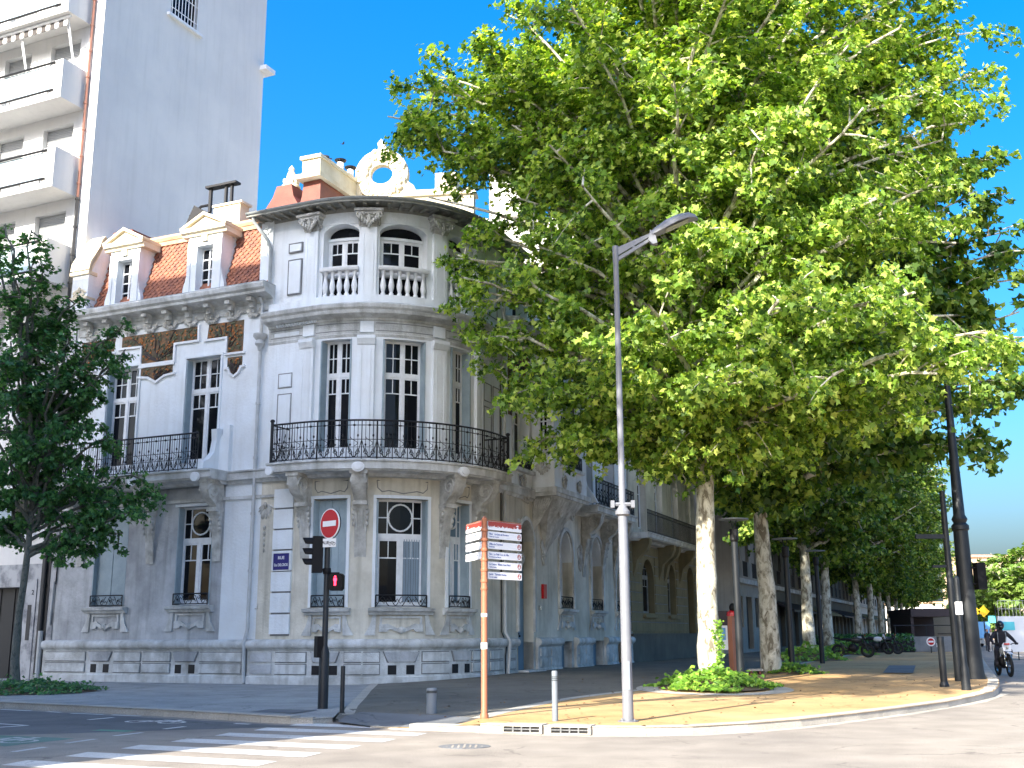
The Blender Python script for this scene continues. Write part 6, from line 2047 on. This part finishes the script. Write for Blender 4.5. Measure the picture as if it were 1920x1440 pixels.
# right boards recede to the right, left boards come towards the camera on the left
TXT = ['Place   rue Jean de Florence', 'Office de Tourisme', 'Parc   Le Petit Tour de Ville', 'Le Centre   Musée Casa Pairal', 'Jardin   Terrasse Vauban']
TX2 = ['Centre de Congrès', 'Rond-Point', 'Promenade des Platanes', 'Centre Ancien', 'Arcs du Vauban']
def boards(sgn, ang, W, rows_, vt):
    a = math.radians(ang); xd = Vector((math.cos(a) * sgn, math.sin(a), 0))
    nrm = Vector((xd.y, -xd.x, 0)) if sgn > 0 else Vector((-xd.y, xd.x, 0))
    f = flat((c[0], c[1]), xd, nrm)
    rd = xd if sgn > 0 else -xd           # reading direction
    for k in range(rows_ + 1):
        z1 = vt[k]; h = .128 if k else .15
        z0 = z1 - h
        mb = MB(); mb.box(f, .085, W, -.008, .008, z0, z1)
        b = mb.build('header_board' if k == 0 else 'direction_board', 'sign_white', t)
        if k == 0:
            mb = MB(); rr = random.Random(4 + sgn)
            top = [(.087, z1 - .002), (W - .002, z1 - .002)]
            sk = []; x = W - .002
            while x > .09:
                sk.append((x, z0 + .05 + rr.choice([0, .008, .016, .03]))); x -= rr.uniform(.008, .03); sk.append((max(x, .087), sk[-1][1]))
            mb.prism(f, top + sk, .008, .0095); mb.build('skyline_band', 'sign_brownred', b)
            mb = MB(); ax = W - .11 if sgn > 0 else W - .11
            zz = z1 - .045; d_ = 1
            mb.prism(f, [(ax - .04, zz - .010), (ax, zz - .010), (ax, zz - .026), (ax + .035, zz), (ax, zz + .026), (ax, zz + .010), (ax - .04, zz + .010)], .0098, .0115); mb.build('arrow', 'sign_white', b)
        else:
            mb = MB(); cxp = W - .07; zz = (z0 + z1) / 2
            roundel(mb, f, cxp, zz, .046, .008, .0095, 24); mb.build('emblem', 'sign_brownred', b)
            mb = MB(); mb.prism(f, [(cxp - .024, zz - .030), (cxp + .024, zz - .030), (cxp + .010, zz + .006), (cxp - .010, zz + .006)], .0096, .011); roundel(mb, f, cxp, zz + .020, .012, .0096, .011, 12); mb.build('emblem_figure', 'sign_white', b)
            o0 = Vector(f(.12 if sgn > 0 else W - .15, .0095, z1 - .045)); o1 = Vector(f(.12 if sgn > 0 else W - .15, .0095, z1 - .092))
            tx = (TXT if sgn > 0 else TXT[::-1])[k - 1]; t2_ = (TX2 if sgn > 0 else TX2[::-1])[k - 1]
            lettering(tx, .046, 'ink_blue', b, o0, rd, (0, 0, 1), align='LEFT', ext=.001)
            lettering(t2_, .032, 'ink_blue', b, o1, rd, (0, 0, 1), align='LEFT', ext=.001)
zs_ = [zat(v, c) for v in (976, 995, 1014, 1033, 1052, 1071)]
boards(1, 49, 1.0, 5, zs_)
boards(-1, 69, 1.0, 3, zs_)
m = MB(); m.tube([(c[0], c[1], zs_[0] + .015), (c[0] + .65, c[1] + .76, zs_[0] + .015)], .010, 5); m.tube([(c[0], c[1], zs_[0] + .015), (c[0] - .355, c[1] + .93, zs_[0] + .015)], .010, 5)
m.build('top_rail', 'terracotta_paint', t)

# disc lamps on the promenade
def disc_lamp(c, H_, r, label, lit=False):
    t = thing('promenade_lamp', c, label, 'street lamp', 'disc lamps between the plane trees')
    m = MB(); m.lathe(c, [(.105, -.03), (.10, 1), (.09, H_ - .62)], 14); m.build('pole', 'dark_paint', t, smooth=True)
    m = MB(); m.lathe((c[0], c[1], c[2] + H_ - .62), [(.085, 0), (.12, .06), (.12, .34), (.06, .36)], 14); m.build('lantern', 'black_metal', t)
    m = MB()
    for sg in (-1, 1): m.tube([(c[0] + .03 * sg, c[1], c[2] + H_ - .27), (c[0] + .08 * sg, c[1], c[2] + H_ - .02)], .014, 5)
    m.build('stem', 'black_metal', t)
    m = MB(); m.lathe((c[0], c[1], c[2] + H_ - .03), [(.04, -.01), (r, 0), (r, .025), (.05, .06)], 28); m.build('disc', 'grey_bollard', t)
    return t
c = pav(1390, 1284); disc_lamp(c, zat(975, c) - c[2], .40, 'dark disc topped lamp standing between the first and second plane trees')
x = ray(1484, 1230)[0] / ray(1484, 1230)[1] * 36; disc_lamp((x, 36, hz(x, 36)), zat(1012, (0, 36, 0)) - hz(x, 36), .40, 'disc topped lamp with a sunlit pole between the second and third plane trees')
x = ray(1540, 1210)[0] / ray(1540, 1210)[1] * 47; disc_lamp((x, 47, hz(x, 47)), 4.6, .40, 'disc topped lamp, farther one, between the third and fourth plane trees')

# terracotta totem, poster cabinet, bench
c = pav(1379, 1280)
t = thing('information_totem', c, 'terracotta information totem with a red cap behind the nearest ivy mound', 'totem')
F = face(c, -55)
zt = zat(1156, c)
m = MB()
rows_ = []
for z, w in ((c[2] - .02, .17), (c[2] + .7, .19), (zt - .5, .20), (zt - .05, .16), (zt + .04, .10)): rows_.append([F(-w, -.07, z), F(-w, .06, z), F(w, .06, z), F(w, -.07, z)])
m.grid(rows_, True); m.face(*rows_[-1]); m.build('panel', 'terracotta_paint', t)
m = MB(); m.lathe((c[0], c[1], zt - .02), [(.16, 0), (.15, .10), (.06, .16)], 12); m.build('cap', 'sign_red', t)
m = MB(); m.blob((c[0] + .02, c[1], zt + .20), .10, .10, .13, 10, 7); m.build('finial', 'black_plastic', t, smooth=True)
c = (6.5, 36, hz(6.5, 36)); t = thing('notice_board', c, 'pale notice board in the shade just right of the nearest trunk', 'notice board')
F = face(c, 10); m = MB(); m.box(F, -.28, .28, -.03, .03, 1.0, 1.75); m.build('board', 'sign_white', t)
m = MB(); m.box(F, -.22, .22, .03, .034, 1.3, 1.68); m.build('poster', 'blue_panel', t); m = MB(); m.box(F, -.32, -.28, -.04, .04, .1, 2.2); m.box(F, .28, .32, -.04, .04, .1, 2.2); m.box(F, -.32, .32, -.05, .05, 1.75, 2.2); m.build('frame', 'canopy_dark', t)
c = pav(1416, 1264); t = thing('bench', c, 'stone bench end with a sunlit seat edge left of the second plane tree', 'bench')
F = face(c, 5); m = MB(); m.box(F, -.22, .22, -.25, .25, c[2] + .10, c[2] + .16); m.build('seat', 'kerbstone', t)
m = MB(); 
for a in (-.16, .10): m.box(F, a, a + .06, -.2, .2, c[2], c[2] + .10)
m.build('leg', 'rust_plate', t)

# poles of the right hand corner
c = pav(1827, 1273)
t = thing('lamp_column', c, 'thick dark lamp column rising into the foliage at the right corner', 'street lamp')
m = MB(); H_ = zat(845, c) - c[2]
m.lathe(c, [(.30, -.02), (.27, .25), (.24, 1.2), (.20, zat(1000, c) - c[2]), (.24, zat(1000, c) - c[2] + .04), (.24, zat(990, c) - c[2]), (.17, zat(985, c) - c[2]), (.22, zat(978, c) - c[2]), (.16, zat(970, c) - c[2]), (.12, H_), (.07, H_ + 3.2)], 18); m.build('column', 'dark_paint', t, smooth=True)
m = MB(); m.tube([(c[0], c[1], c[2] + H_ + 3.1), (c[0] - .4, c[1] + .1, c[2] + H_ + 3.4), (c[0] - 1.2, c[1] + .4, c[2] + H_ + 3.5)], .05, 6); m.blob((c[0] - 1.5, c[1] + .5, c[2] + H_ + 3.5), .4, .2, .09, 10, 6); m.build('arm', 'dark_paint', t)
c2 = (c[0] + .25, c[1] - .3, 0)
sg_ = thing('traffic_signal', (c[0] + .36, c[1] - .1, zat(1108, c)), 'black traffic signal box seen from behind on the thick dark column', 'traffic light')
F = face((c[0] + .38, c[1] - .1, 0), -10); m = MB(); z1, z2 = zat(1110, c), zat(1060, c); m.box(F, -.12, .15, -.12, .10, z1, z2); hd = m.build('signal_head', 'black_plastic', sg_)
m = MB(); m.tube([F(.0, 0, z1 + .15), F(-.3, 0, z1 + .15)], .03, 6); m.tube([F(.0, 0, z2 - .15), F(-.3, 0, z2 - .15)], .03, 6); m.build('bracket', 'black_plastic', sg_)
m = MB()
for k in range(3): m.box(F, -.10, .13, -.32, -.12, z2 - .10 - .26 * k, z2 - .08 - .26 * k)
m.build('visor', 'black_plastic', hd)
c = pav(1812, 1294)
t = thing('signal_pole', c, 'thin dark pole in front of the thick column at the right corner', 'pole')
zt = zat(1088, c); m = MB(); m.lathe(c, [(.11, -.02), (.10, .5), (.075, .6), (.065, zt - c[2]), (.02, zt - c[2] + .05)], 14); m.build('pole', 'dark_paint', t, smooth=True)
F = face((c[0] - .02, c[1] - .07, 0), 50); z1, z2 = zat(1157, c), zat(1133, c); m = MB(); m.box(F, -.09, .09, 0, .02, z1, z2); m.build('plate', 'sign_white', t)
x = ray(1797, 1262)[0] / ray(1797, 1262)[1] * 31
c = (x, 31.0, hz(x, 31))
t = thing('gantry_pole', c, 'slender dark pole with two short sideways arms left of the thick column', 'pole')
zt = zat(925, c); m = MB(); m.lathe(c, [(.11, -.02), (.10, 1), (.075, zt - c[2])], 14); m.build('pole', 'dark_paint', t, smooth=True)
for v, L, h in ((1010, .85, .12), (1066, .45, .07)):
    m = MB(); z = zat(v, c); m.box(EXP, c[0] - L, c[0], -c[1] - .05, -c[1] + .05, z - h / 2, z + h / 2); m.build('arm', 'dark_paint', t)

# ------------------------------------------------------------------ motorbikes
def motorbike(name, loc, rz, label, cat, body='moto_white', group=None, sc=1.0):
    CH = 'chrome' if name == 'motorcycle' else 'dark_pipe'
    t = thing(name, loc, label, cat, group)
    t.rotation_euler = (0, 0, rz); t.scale = (sc, sc, sc)
    L = Vector(loc)
    # local frame: front wheel towards -Y
    def B(mb, nm, mt, par=t, sm_=False):
        mb.v = [(p[0] + L.x, p[1] + L.y, p[2] + L.z) for p in mb.v]
        return mb.build(nm, mt, par, smooth=sm_)
    def torus(mb, c, R0, r0, n=28, k=8):
        rows_ = [[(c[0] + r0 * math.sin(b) * .9, c[1] + (R0 + r0 * math.cos(b)) * math.cos(a), c[2] + (R0 + r0 * math.cos(b)) * math.sin(a)) for b in [2 * math.pi * j / k for j in range(k)]] for a in [2 * math.pi * i / n for i in range(n + 1)]]
        mb.grid(rows_, True)
    for nm, y, R0 in (('front_wheel', -.72, .29), ('rear_wheel', .72, .27)):
        w = MB(); torus(w, (0, y, R0 + .06), R0, .062); w_ = B(w, nm, 'rubber', t, True)
        w = MB(); torus(w, (0, y, R0 + .06), R0 - .06, .018, 28, 6)
        for i in range(14):
            a = i * 2 * math.pi / 14; w.tube([(.03, y, R0 + .06), (0, y + (R0 - .06) * math.cos(a), R0 + .06 + (R0 - .06) * math.sin(a))], .005, 4)
        w.tube([(-.07, y, R0 + .06), (.07, y, R0 + .06)], .045, 8); B(w, 'rim', CH, w_)
    m = MB()
    for sg in (-1, 1): m.tube([(.10 * sg, -.72, .35), (.10 * sg, -.50, .98)], .028, 8)
    m.tube([(-.13, -.5, .95), (.13, -.5, .95)], .03, 6); B(m, 'fork', CH, t, True)
    m = MB()
    rows_ = [[(x * w, -.60 + .62 * math.sin(a) * -1 + .0, .62 + .22 * math.cos(a)) for x in (-.085, -.05, .05, .085)] for a, w in [(-.9 + i * .28, 1 - .08 * abs(i - 3)) for i in range(7)]]
    m.grid(rows_); m.grid([[(p[0], p[1], p[2] - .015) for p in r] for r in rows_]); B(m, 'mudguard', body, t, True)
    m = MB(); m.face((-.13, -.62, .86), (.13, -.62, .86), (.15, -.56, 1.06), (.08, -.53, 1.14), (-.08, -.53, 1.14), (-.15, -.56, 1.06)); m.grid([[(-.13, -.62, .86), (.13, -.62, .86), (.15, -.56, 1.06), (.08, -.53, 1.14), (-.08, -.53, 1.14), (-.15, -.56, 1.06)], [(-.10, -.5, .86), (.10, -.5, .86), (.12, -.45, 1.06), (.06, -.45, 1.12), (-.06, -.45, 1.12), (-.12, -.45, 1.06)]], True)
    hp = B(m, 'number_plate', body)
    m = MB(); m.box(flat((0, -.63), (1, 0), (0, -1)), -.09, .09, -.03, .01, 1.07, 1.13); B(m, 'red_cap', 'moto_red', hp)
    m = MB(); m.blob((0, -.64, .97), .05, .03, .045, 10, 6); B(m, 'headlight', 'lamp_glass', hp, True)
    m = MB(); m.tube([(-.40, -.36, 1.10), (-.25, -.44, 1.12), (-.10, -.46, 1.04), (.10, -.46, 1.04), (.25, -.44, 1.12), (.40, -.36, 1.10)], .016, 6); B(m, 'handlebar', 'black_metal', t, True)
    m = MB(); m.blob((0, -.18, .86), .14, .30, .15, 10, 6); B(m, 'tank', body, t, True)
    m = MB(); m.blob((0, .32, .90), .12, .42, .07, 10, 6); B(m, 'seat', 'black_metal', t, True)
    m = MB(); m.blob((0, -.02, .48), .17, .24, .22, 8, 6); m.tube([(.05, -.45, .95), (.06, -.25, .4), (.05, .2, .32), (.05, .3, .8), (.04, -.3, .85)], .03, 6); m.tube([(-.05, -.45, .95), (-.06, -.25, .4), (-.05, .2, .32), (-.05, .3, .8), (-.04, -.3, .85)], .03, 6)
    m.tube([(.06, .2, .34), (.09, .72, .33)], .03, 6); m.tube([(-.06, .2, .34), (-.09, .72, .33)], .03, 6); B(m, 'engine', 'black_metal', t, True)
    m = MB(); m.tube([(.14, -.18, .45), (.18, -.1, .30), (.18, .2, .38), (.17, .6, .72)], [.025, .03, .045, .05], 8); B(m, 'exhaust', CH, t, True)
    m = MB(); m.tube([(0, .60, .92), (0, .95, 1.0)], [.09, .02], 6); B(m, 'tail', body, t, True)
    return t
mx, my = gnd(1884, 1268)
mrz = math.radians(-8)
mb1 = motorbike('motorcycle', (mx, my, 0), mrz, 'white off road motorcycle ridden towards the camera along the kerb', 'motorcycle')
# rider: one continuous skinned body, in world coordinates rotated with the bike
def skinned(name, mname, parent, nodes, edges, radii, root=0, lev=2):
    me = bpy.data.meshes.new(name); me.from_pydata(nodes, edges, [])
    o = bpy.data.objects.new(name, me); COL.objects.link(o)
    me.skin_vertices or bpy.context.view_layer.update()
    md = o.modifiers.new('skin', 'SKIN'); md.use_smooth_shade = True
    if not me.skin_vertices:
        bm = bmesh.new(); bm.from_mesh(me); bm.verts.layers.skin.verify(); bm.to_mesh(me); bm.free()
    for i, r in enumerate(radii):
        rr = r if isinstance(r, tuple) else (r, r)
        me.skin_vertices[0].data[i].radius = rr
        me.skin_vertices[0].data[i].use_root = (i == root)
    sd = o.modifiers.new('sub', 'SUBSURF'); sd.levels = lev; sd.render_levels = lev
    bpy.context.view_layer.update()
    ev = o.evaluated_get(bpy.context.evaluated_depsgraph_get())
    me2 = bpy.data.meshes.new_from_object(ev)
    bpy.data.objects.remove(o)
    me2.materials.clear(); me2.materials.append(MATS[mname])
    me2.polygons.foreach_set('use_smooth', [True] * len(me2.polygons))
    ob = bpy.data.objects.new(name, me2); COL.objects.link(ob); ob.parent = parent
    return ob
rd = thing('person', (mx, my, 0), 'motorcyclist in dark clothing and black helmet riding towards the camera', 'person')
rd.rotation_euler = (0, 0, mrz)
nodes = [(0, .22, .98), (0, .14, 1.18), (0, .06, 1.38), (0, .02, 1.52), (0, -.02, 1.62), (0, -.03, 1.72),
         (-.20, .04, 1.46), (-.36, -.08, 1.26), (-.38, -.34, 1.14), (.20, .04, 1.46), (.36, -.08, 1.26), (.38, -.34, 1.14),
         (-.12, .20, .95), (-.24, -.16, .88), (-.22, .02, .48), (-.21, -.08, .36), (.12, .20, .95), (.24, -.16, .88), (.22, .02, .48), (.21, -.08, .36)]
edges = [(0, 1), (1, 2), (2, 3), (3, 4), (4, 5), (2, 6), (6, 7), (7, 8), (2, 9), (9, 10), (10, 11), (0, 12), (12, 13), (13, 14), (14, 15), (0, 16), (16, 17), (17, 18), (18, 19)]
rad = [(.17, .13), (.16, .12), (.19, .13), (.10, .09), .065, .07, .085, .062, .045, .085, .062, .045, .10, .085, .065, .06, .10, .085, .065, .06]
skinned('body', 'cloth_black', rd, nodes, edges, rad)
def loc_build(mb, nm, mt, par, sm_=True):
    L = root_of(par).location; mb.v = [(p[0] + L.x, p[1] + L.y, p[2] + L.z) for p in mb.v]; return mb.build(nm, mt, par, smooth=sm_)
m = MB(); m.blob((0, -.04, 1.74), .135, .16, .155, 16, 10); m.blob((0, -.10, 1.68), .105, .12, .09, 12, 8); hl = loc_build(m, 'helmet', 'helmet_black', rd)
m = MB(); m.blob((0, -.16, 1.745), .09, .045, .045, 12, 6); loc_build(m, 'visor', 'glass', hl)
for sg in (-1, 1):
    m = MB(); m.blob((.385 * sg, -.38, 1.12), .05, .06, .045, 10, 6)
    for k in range(4): m.tube([(.385 * sg + (k - 1.5) * .022, -.41, 1.14), (.385 * sg + (k - 1.5) * .024, -.45, 1.13), (.385 * sg + (k - 1.5) * .022, -.445, 1.095), (.385 * sg + (k - 1.5) * .02, -.41, 1.085)], .011, 6)
    m.tube([(.385 * sg - .04 * sg, -.37, 1.11), (.385 * sg - .05 * sg, -.41, 1.09), (.385 * sg - .03 * sg, -.43, 1.08)], .012, 6)
    loc_build(m, 'glove', 'cloth_black', rd)
    m = MB(); m.blob((.21 * sg, -.14, .31), .055, .14, .06, 10, 6); loc_build(m, 'boot', 'rubber', rd)
m = MB()
for sg in (-1, 1): m.tube([(.13 * sg, -.10, 1.50), (.14 * sg, -.13, 1.35), (.12 * sg, -.06, 1.15)], .016, 6)
loc_build(m, 'backpack_strap', 'grey_bollard', rd)

for u, v, rz, lab in [(1598, 1226, 1.3, 'dark parked motorbike behind the fourth plane tree'), (1640, 1222, 1.2, 'parked motorbike with a pale fairing in front of the shaded trunks'), (1658, 1221, 1.5, 'parked motorbike at the left end of the blue grey ramp wall')]:
    q = pav(u, v); Y = min(q[1], 58) if u < 1630 else 66
    x = ray(u, 1200)[0] / ray(u, 1200)[1] * Y
    motorbike('parked_motorbike', (x, Y, hz(x, Y)), rz, lab, 'motorcycle', 'moto_white' if u == 1640 else 'dark_paint', 'motorbikes parked under the trees')
# dark planting behind the parked bikes
x = ray(1620, 1200)[0] / ray(1620, 1200)[1] * 72
h = thing('hedge', (x, 72, .28), 'dark low hedge behind the parked motorbikes', 'hedge')
rg = np.random.default_rng(2); n = 2600
P = np.stack([rg.uniform(-3.6, 3.4, n), rg.uniform(-.6, .6, n), rg.uniform(.1, 1.15, n)], 1); P[:, 1] += P[:, 0] * .3
leaf_mesh('foliage', P, rg.normal(size=(n, 3)) + np.array([0, 0, .4]), rg.uniform(.07, .14, n), 'leaf_dark', h, 3, 1)
m = MB(); m.box(flat((x, 72), (1, .3), (.3, -1)), -3.6, 3.4, -.4, .4, .25, 1.0); m.build('stems', 'black_metal', h)

# car park ramp: low wall, parapet rail, dark canopy
Y = 74
def xu(u, Y): r = ray(u, 1190); return r[0] / r[1] * Y
RW = flat((xu(1680, Y), Y), (1, -.10), (-.10, -1))
t = thing('ramp_wall', (xu(1735, Y), Y, .28), 'low blue grey concrete wall of the car park ramp at the end of the promenade', 'wall')
W_ = xu(1792, Y) - xu(1680, Y)
m = MB(); m.prism(RW, [(.6, .25), (W_, .25), (W_, 1.25), (0, 1.25), (0, .72)], -.3, 0); m.prism(RW, [(.75, .32), (W_ * .62, .32), (W_ * .62, .68), (.3, .74)], 0, .03); m.build('wall', 'concrete', t)
m = MB(); m.tube([RW(-.1, -.1, 1.95), RW(W_, -.1, 1.95)], .035, 6); m.tube([RW(0, -.1, 1.2), RW(0, -.1, 1.95)], .04, 6); m.tube([RW(W_ * .5, -.1, 1.2), RW(W_ * .5, -.1, 1.95)], .03, 6); m.box(RW, W_ * .68, W_, -.05, .02, 1.38, 1.44); m.build('rail', 'dark_paint', t)
t = thing('canopy', (xu(1750, 80), 80, .28), 'dark canopy over the underground car park entrance', 'canopy')
CF = flat((xu(1711, 80), 80), (1, -.1), (-.1, -1)); W2 = xu(1795, 80) - xu(1711, 80)
m = MB(); m.box(CF, 0, W2, -7, 0, 2.6, 3.15); m.build('roof', 'canopy_dark', t)
m = MB(); m.box(CF, .1, W2 - .1, -6.5, -5.9, .3, 2.6); m.box(CF, 0, .2, -6.5, -.2, .3, 2.6); m.build('wall', 'canopy_dark', t)
t = thing('no_entry_sign', (xu(1744, 70), 70, .28), 'small tilted round red and white no entry sign in front of the ramp wall', 'road sign')
F = flat((xu(1744, 70), 70), (1, 0), (0, -1)); m = MB(); roundel(m, F, 0, .95, .27, 0, .03, 24); m.build('rim', 'sign_white', t)
m = MB(); roundel(m, F, 0, .95, .20, .03, .04, 24); m.build('disc', 'sign_red', t); m = MB(); m.box(F, -.16, .16, .04, .05, .9, 1.0); m.build('bar', 'sign_white', t)
m = MB(); m.tube([F(0, -.03, .25), F(0, -.03, .9)], .03, 6); m.build('post', 'dark_paint', t)
t = thing('small_plate', (xu(1758, 70), 70, .28), 'small white square plate right of the tilted no entry sign', 'road sign')
F = flat((xu(1758, 70), 70), (1, 0), (0, -1)); m = MB(); m.box(F, -.12, .12, 0, .03, .62, .86); m.build('plate', 'sign_white', t); m = MB(); m.tube([F(0, -.03, .25), F(0, -.03, .8)], .025, 6); m.build('post', 'dark_paint', t)

# ------------------------------------------------------------------ far end of the road
def vehicle(name, loc, w, h, l, label, cat, mt, win=True, group=None):
    t = thing(name, loc, label, cat, group)
    f = flat(loc, (1, 0), (0, -1))
    m = MB()
    m.sweep(f, [(0, .35), (-l, .35), (-l, h * .95), (-l + .1, h), (-.5, h), (-.12, h * .62), (0, h * .55)], [-w / 2, w / 2]); m.build('body', mt, t)
    m = MB(); m.face(f(-w * .42, -.44, h * .93), f(w * .42, -.44, h * .93), f(w * .44, -.10, h * .62), f(-w * .44, -.10, h * .62)); m.v = [(p[0], p[1] - .02, p[2]) for p in m.v]; m.build('windscreen', 'glass', t)
    for sg in (-1, 1):
        for y in (.8, l - .8):
            m = MB(); m.prism(lambda s, o, z: (loc[0] + sg * (w / 2 - .12 + .1 * o), loc[1] + s, z), [(y + .32 * math.cos(a), .33 + .32 * math.sin(a)) for a in [j * math.pi / 6 for j in range(12)]], 0, 2); m.build('wheel', 'rubber', t)
        m = MB(); m.box(f, sg * w * .36 - .12, sg * w * .36 + .12, -.02, .03, .7, .85); m.build('headlight', 'lamp_glass', t)
    return t
vehicle('bus', (xu(1822, 120), 120, 0), 2.6, 4.0, 9, 'white bus with blue lower part partly hidden behind the thick dark column', 'bus', 'bus_white')
Y = 62
t = thing('site_hoarding', (xu(1900, Y), Y, 0), 'long white hoarding with a turquoise panel behind the motorcyclist', 'hoarding')
F = flat((xu(1874, Y), Y), (1, .25), (.25, -1))
m = MB(); m.box(F, 0, 9, -.1, 0, .45, 2.35); m.build('panel', 'bus_white', t)
m = MB(); m.box(F, .15, 1.0, 0, .03, 1.6, 2.05); m.build('poster', 'cyan', t)
m = MB()
for k in range(8): m.tube([F(k * 1.2, -.15, 0), F(k * 1.2, -.15, 3.0)], .03, 5)
m.build('post', 'dark_paint', t)
t = thing('mesh_fence', (xu(1905, 70), 70, 0), 'wire mesh fence above the white hoarding', 'fence')
F = flat((xu(1876, 70), 70), (1, .2), (.2, -1)); m = MB()
for k in range(40): m.tube([F(k * .25, 0, 1.5), F(k * .25, 0, 3.4)], .012, 3)
for z in (2.4, 2.9, 3.4): m.tube([F(0, 0, z), F(9.8, 0, z)], .02, 3)
m.build('mesh', 'grey_paint', t)
for u, lab, sz in ((1833, 'left one of the two small yellow road works signs far down the street', .42), (1848, 'right one of the two small yellow road works signs far down the street', .50)):
    Y = 95; c = (xu(u, Y), Y, 0); t = thing('works_sign', c, lab, 'road sign'); F = flat(c, (1, 0), (0, -1))
    z = zat(1151, c); m = MB(); m.prism(F, [(-sz, z), (0, z + sz), (sz, z), (0, z - sz)], 0, .05); m.build('panel', 'sign_yellow', t); m = MB(); m.tube([F(0, -.05, 0), F(0, -.05, z)], .05, 5); m.build('post', 'dark_paint', t)
for u, lab, mt, w, z0, z1 in ((1838, 'pale blue site panel below the yellow signs', 'blue_panel', .9, 1.0, 2.4), (1863, 'small green sign panel right of the yellow signs', 'cyan', .35, 2.3, 2.9)):
    Y = 100; c = (xu(u, Y), Y, 0); t = thing('works_board', c, lab, 'panel'); F = flat(c, (1, 0), (0, -1)); m = MB(); m.box(F, -w, w, 0, .06, z0, z1); m.build('panel', mt, t); m = MB(); m.tube([F(-w * .8, -.05, 0), F(-w * .8, -.05, z1)], .05, 5); m.tube([F(w * .8, -.05, 0), F(w * .8, -.05, z1)], .05, 5); m.build('post', 'dark_paint', t)
def walker(u, Y, rz, top, bottom, label, hgt=1.72):
    t = thing('person', (xu(u, Y), Y, 0), label, 'person'); t.rotation_euler = (0, 0, rz)
    s = hgt / 1.72
    nodes = [(0, 0, .95), (0, 0, 1.15), (0, 0, 1.36), (0, 0, 1.47), (0, -.01, 1.55), (-.19, 0, 1.36), (-.25, .02, 1.1), (-.24, -.10, .86), (-.24, -.14, .78), (.19, 0, 1.36), (.25, -.02, 1.1), (.24, .06, .86), (.24, .07, .78),
             (-.09, 0, .90), (-.10, -.12, .5), (-.10, -.16, .09), (-.10, -.26, .05), (.09, 0, .90), (.10, .08, .5), (.10, .22, .10), (.10, .13, .04)]
    edges = [(0, 1), (1, 2), (2, 3), (3, 4), (2, 5), (5, 6), (6, 7), (7, 8), (2, 9), (9, 10), (10, 11), (11, 12), (0, 13), (13, 14), (14, 15), (15, 16), (0, 17), (17, 18), (18, 19), (19, 20)]
    rad = [(.15, .10), (.13, .10), (.16, .11), .055, .06, .06, .045, .034, .04, .06, .045, .034, .04, .09, .065, .045, .045, .09, .065, .045, .045]
    nodes = [(a * s, b * s, c * s) for a, b, c in nodes]
    skinned('body', top, t, nodes, edges, rad, lev=1)
    m = MB(); m.blob((0, -.02 * s, 1.62 * s), .085, .10, .12, 12, 8); m.blob((0, -.12 * s, 1.61 * s), .015, .02, .02, 6, 4); loc_build(m, 'head', 'skin', t)
    m = MB(); m.blob((0, .01, 1.66 * s), .09, .10, .10, 12, 8); loc_build(m, 'hair', 'ink', t)
    return t
walker(1851, 88, .2, 'cloth_black', 'ink', 'pedestrian in black standing below the yellow road signs')
walker(1858, 90, -.4, 'light_cloth', 'ink', 'pedestrian in light clothes next to the one in black')
walker(1867, 84, .7, 'ink_blue', 'ink', 'pedestrian in blue near the white hoarding')

# birds
def bird(loc, label, fly=False, rz=0.0):
    t = thing('pigeon', loc, label, 'bird'); t.rotation_euler = (0, 0, rz)
    m = MB()
    pr = [(-.20, .0, .012, .10), (-.14, .0, .03, .10), (-.07, .0, .055, .11), (.0, .0, .07, .12), (.07, .0, .06, .14), (.11, .0, .04, .18), (.135, 0, .035, .21), (.16, 0, .03, .22), (.18, 0, .008, .215)]
    rows_ = [[(x, r * math.cos(q), z + r * math.sin(q)) for q in [2 * math.pi * j / 8 for j in range(8)]] for x, _, r, z in pr]
    m.grid(rows_, True); m.face(*rows_[0]); m.tube([(.18, 0, .215), (.205, 0, .208)], [.007, .002], 5)
    m.face((-.12, -.03, .11), (-.12, .03, .11), (-.29, .045, .08), (-.29, -.045, .08)); m.face((-.12, -.03, .10), (-.12, .03, .10), (-.29, .045, .075), (-.29, -.045, .075))
    if not fly: m.tube([(0, .025, .08), (.0, .025, 0)], .006, 4); m.tube([(0, -.025, .08), (.0, -.025, 0)], .006, 4)
    loc_build(m, 'body', 'bird_dark', t)
    for sg in (-1, 1):
        m = MB()
        if fly: m.prism(lambda s, o, z: (s, z * sg, .14 + o + abs(z) * .4), [(.06, .03), (.08, .2), (.0, .36), (-.06, .2), (-.08, .03)], 0, .012)
        else: m.blob((-.05, .05 * sg, .13), .14, .025, .05, 8, 6)
        loc_build(m, 'wing', 'bird_dark', t)
    return t
bird(Gd(.35, .1, 17.78), 'dark pigeon perched on the chimney stack above the round bay', rz=math.radians(200))
Yb = 105; rr = ray(643, 272); bird((rr[0] / rr[1] * Yb, Yb, EYE + rr[2] / rr[1] * Yb), 'tiny bird flying in the blue sky left of the stone wreath', True, .5)
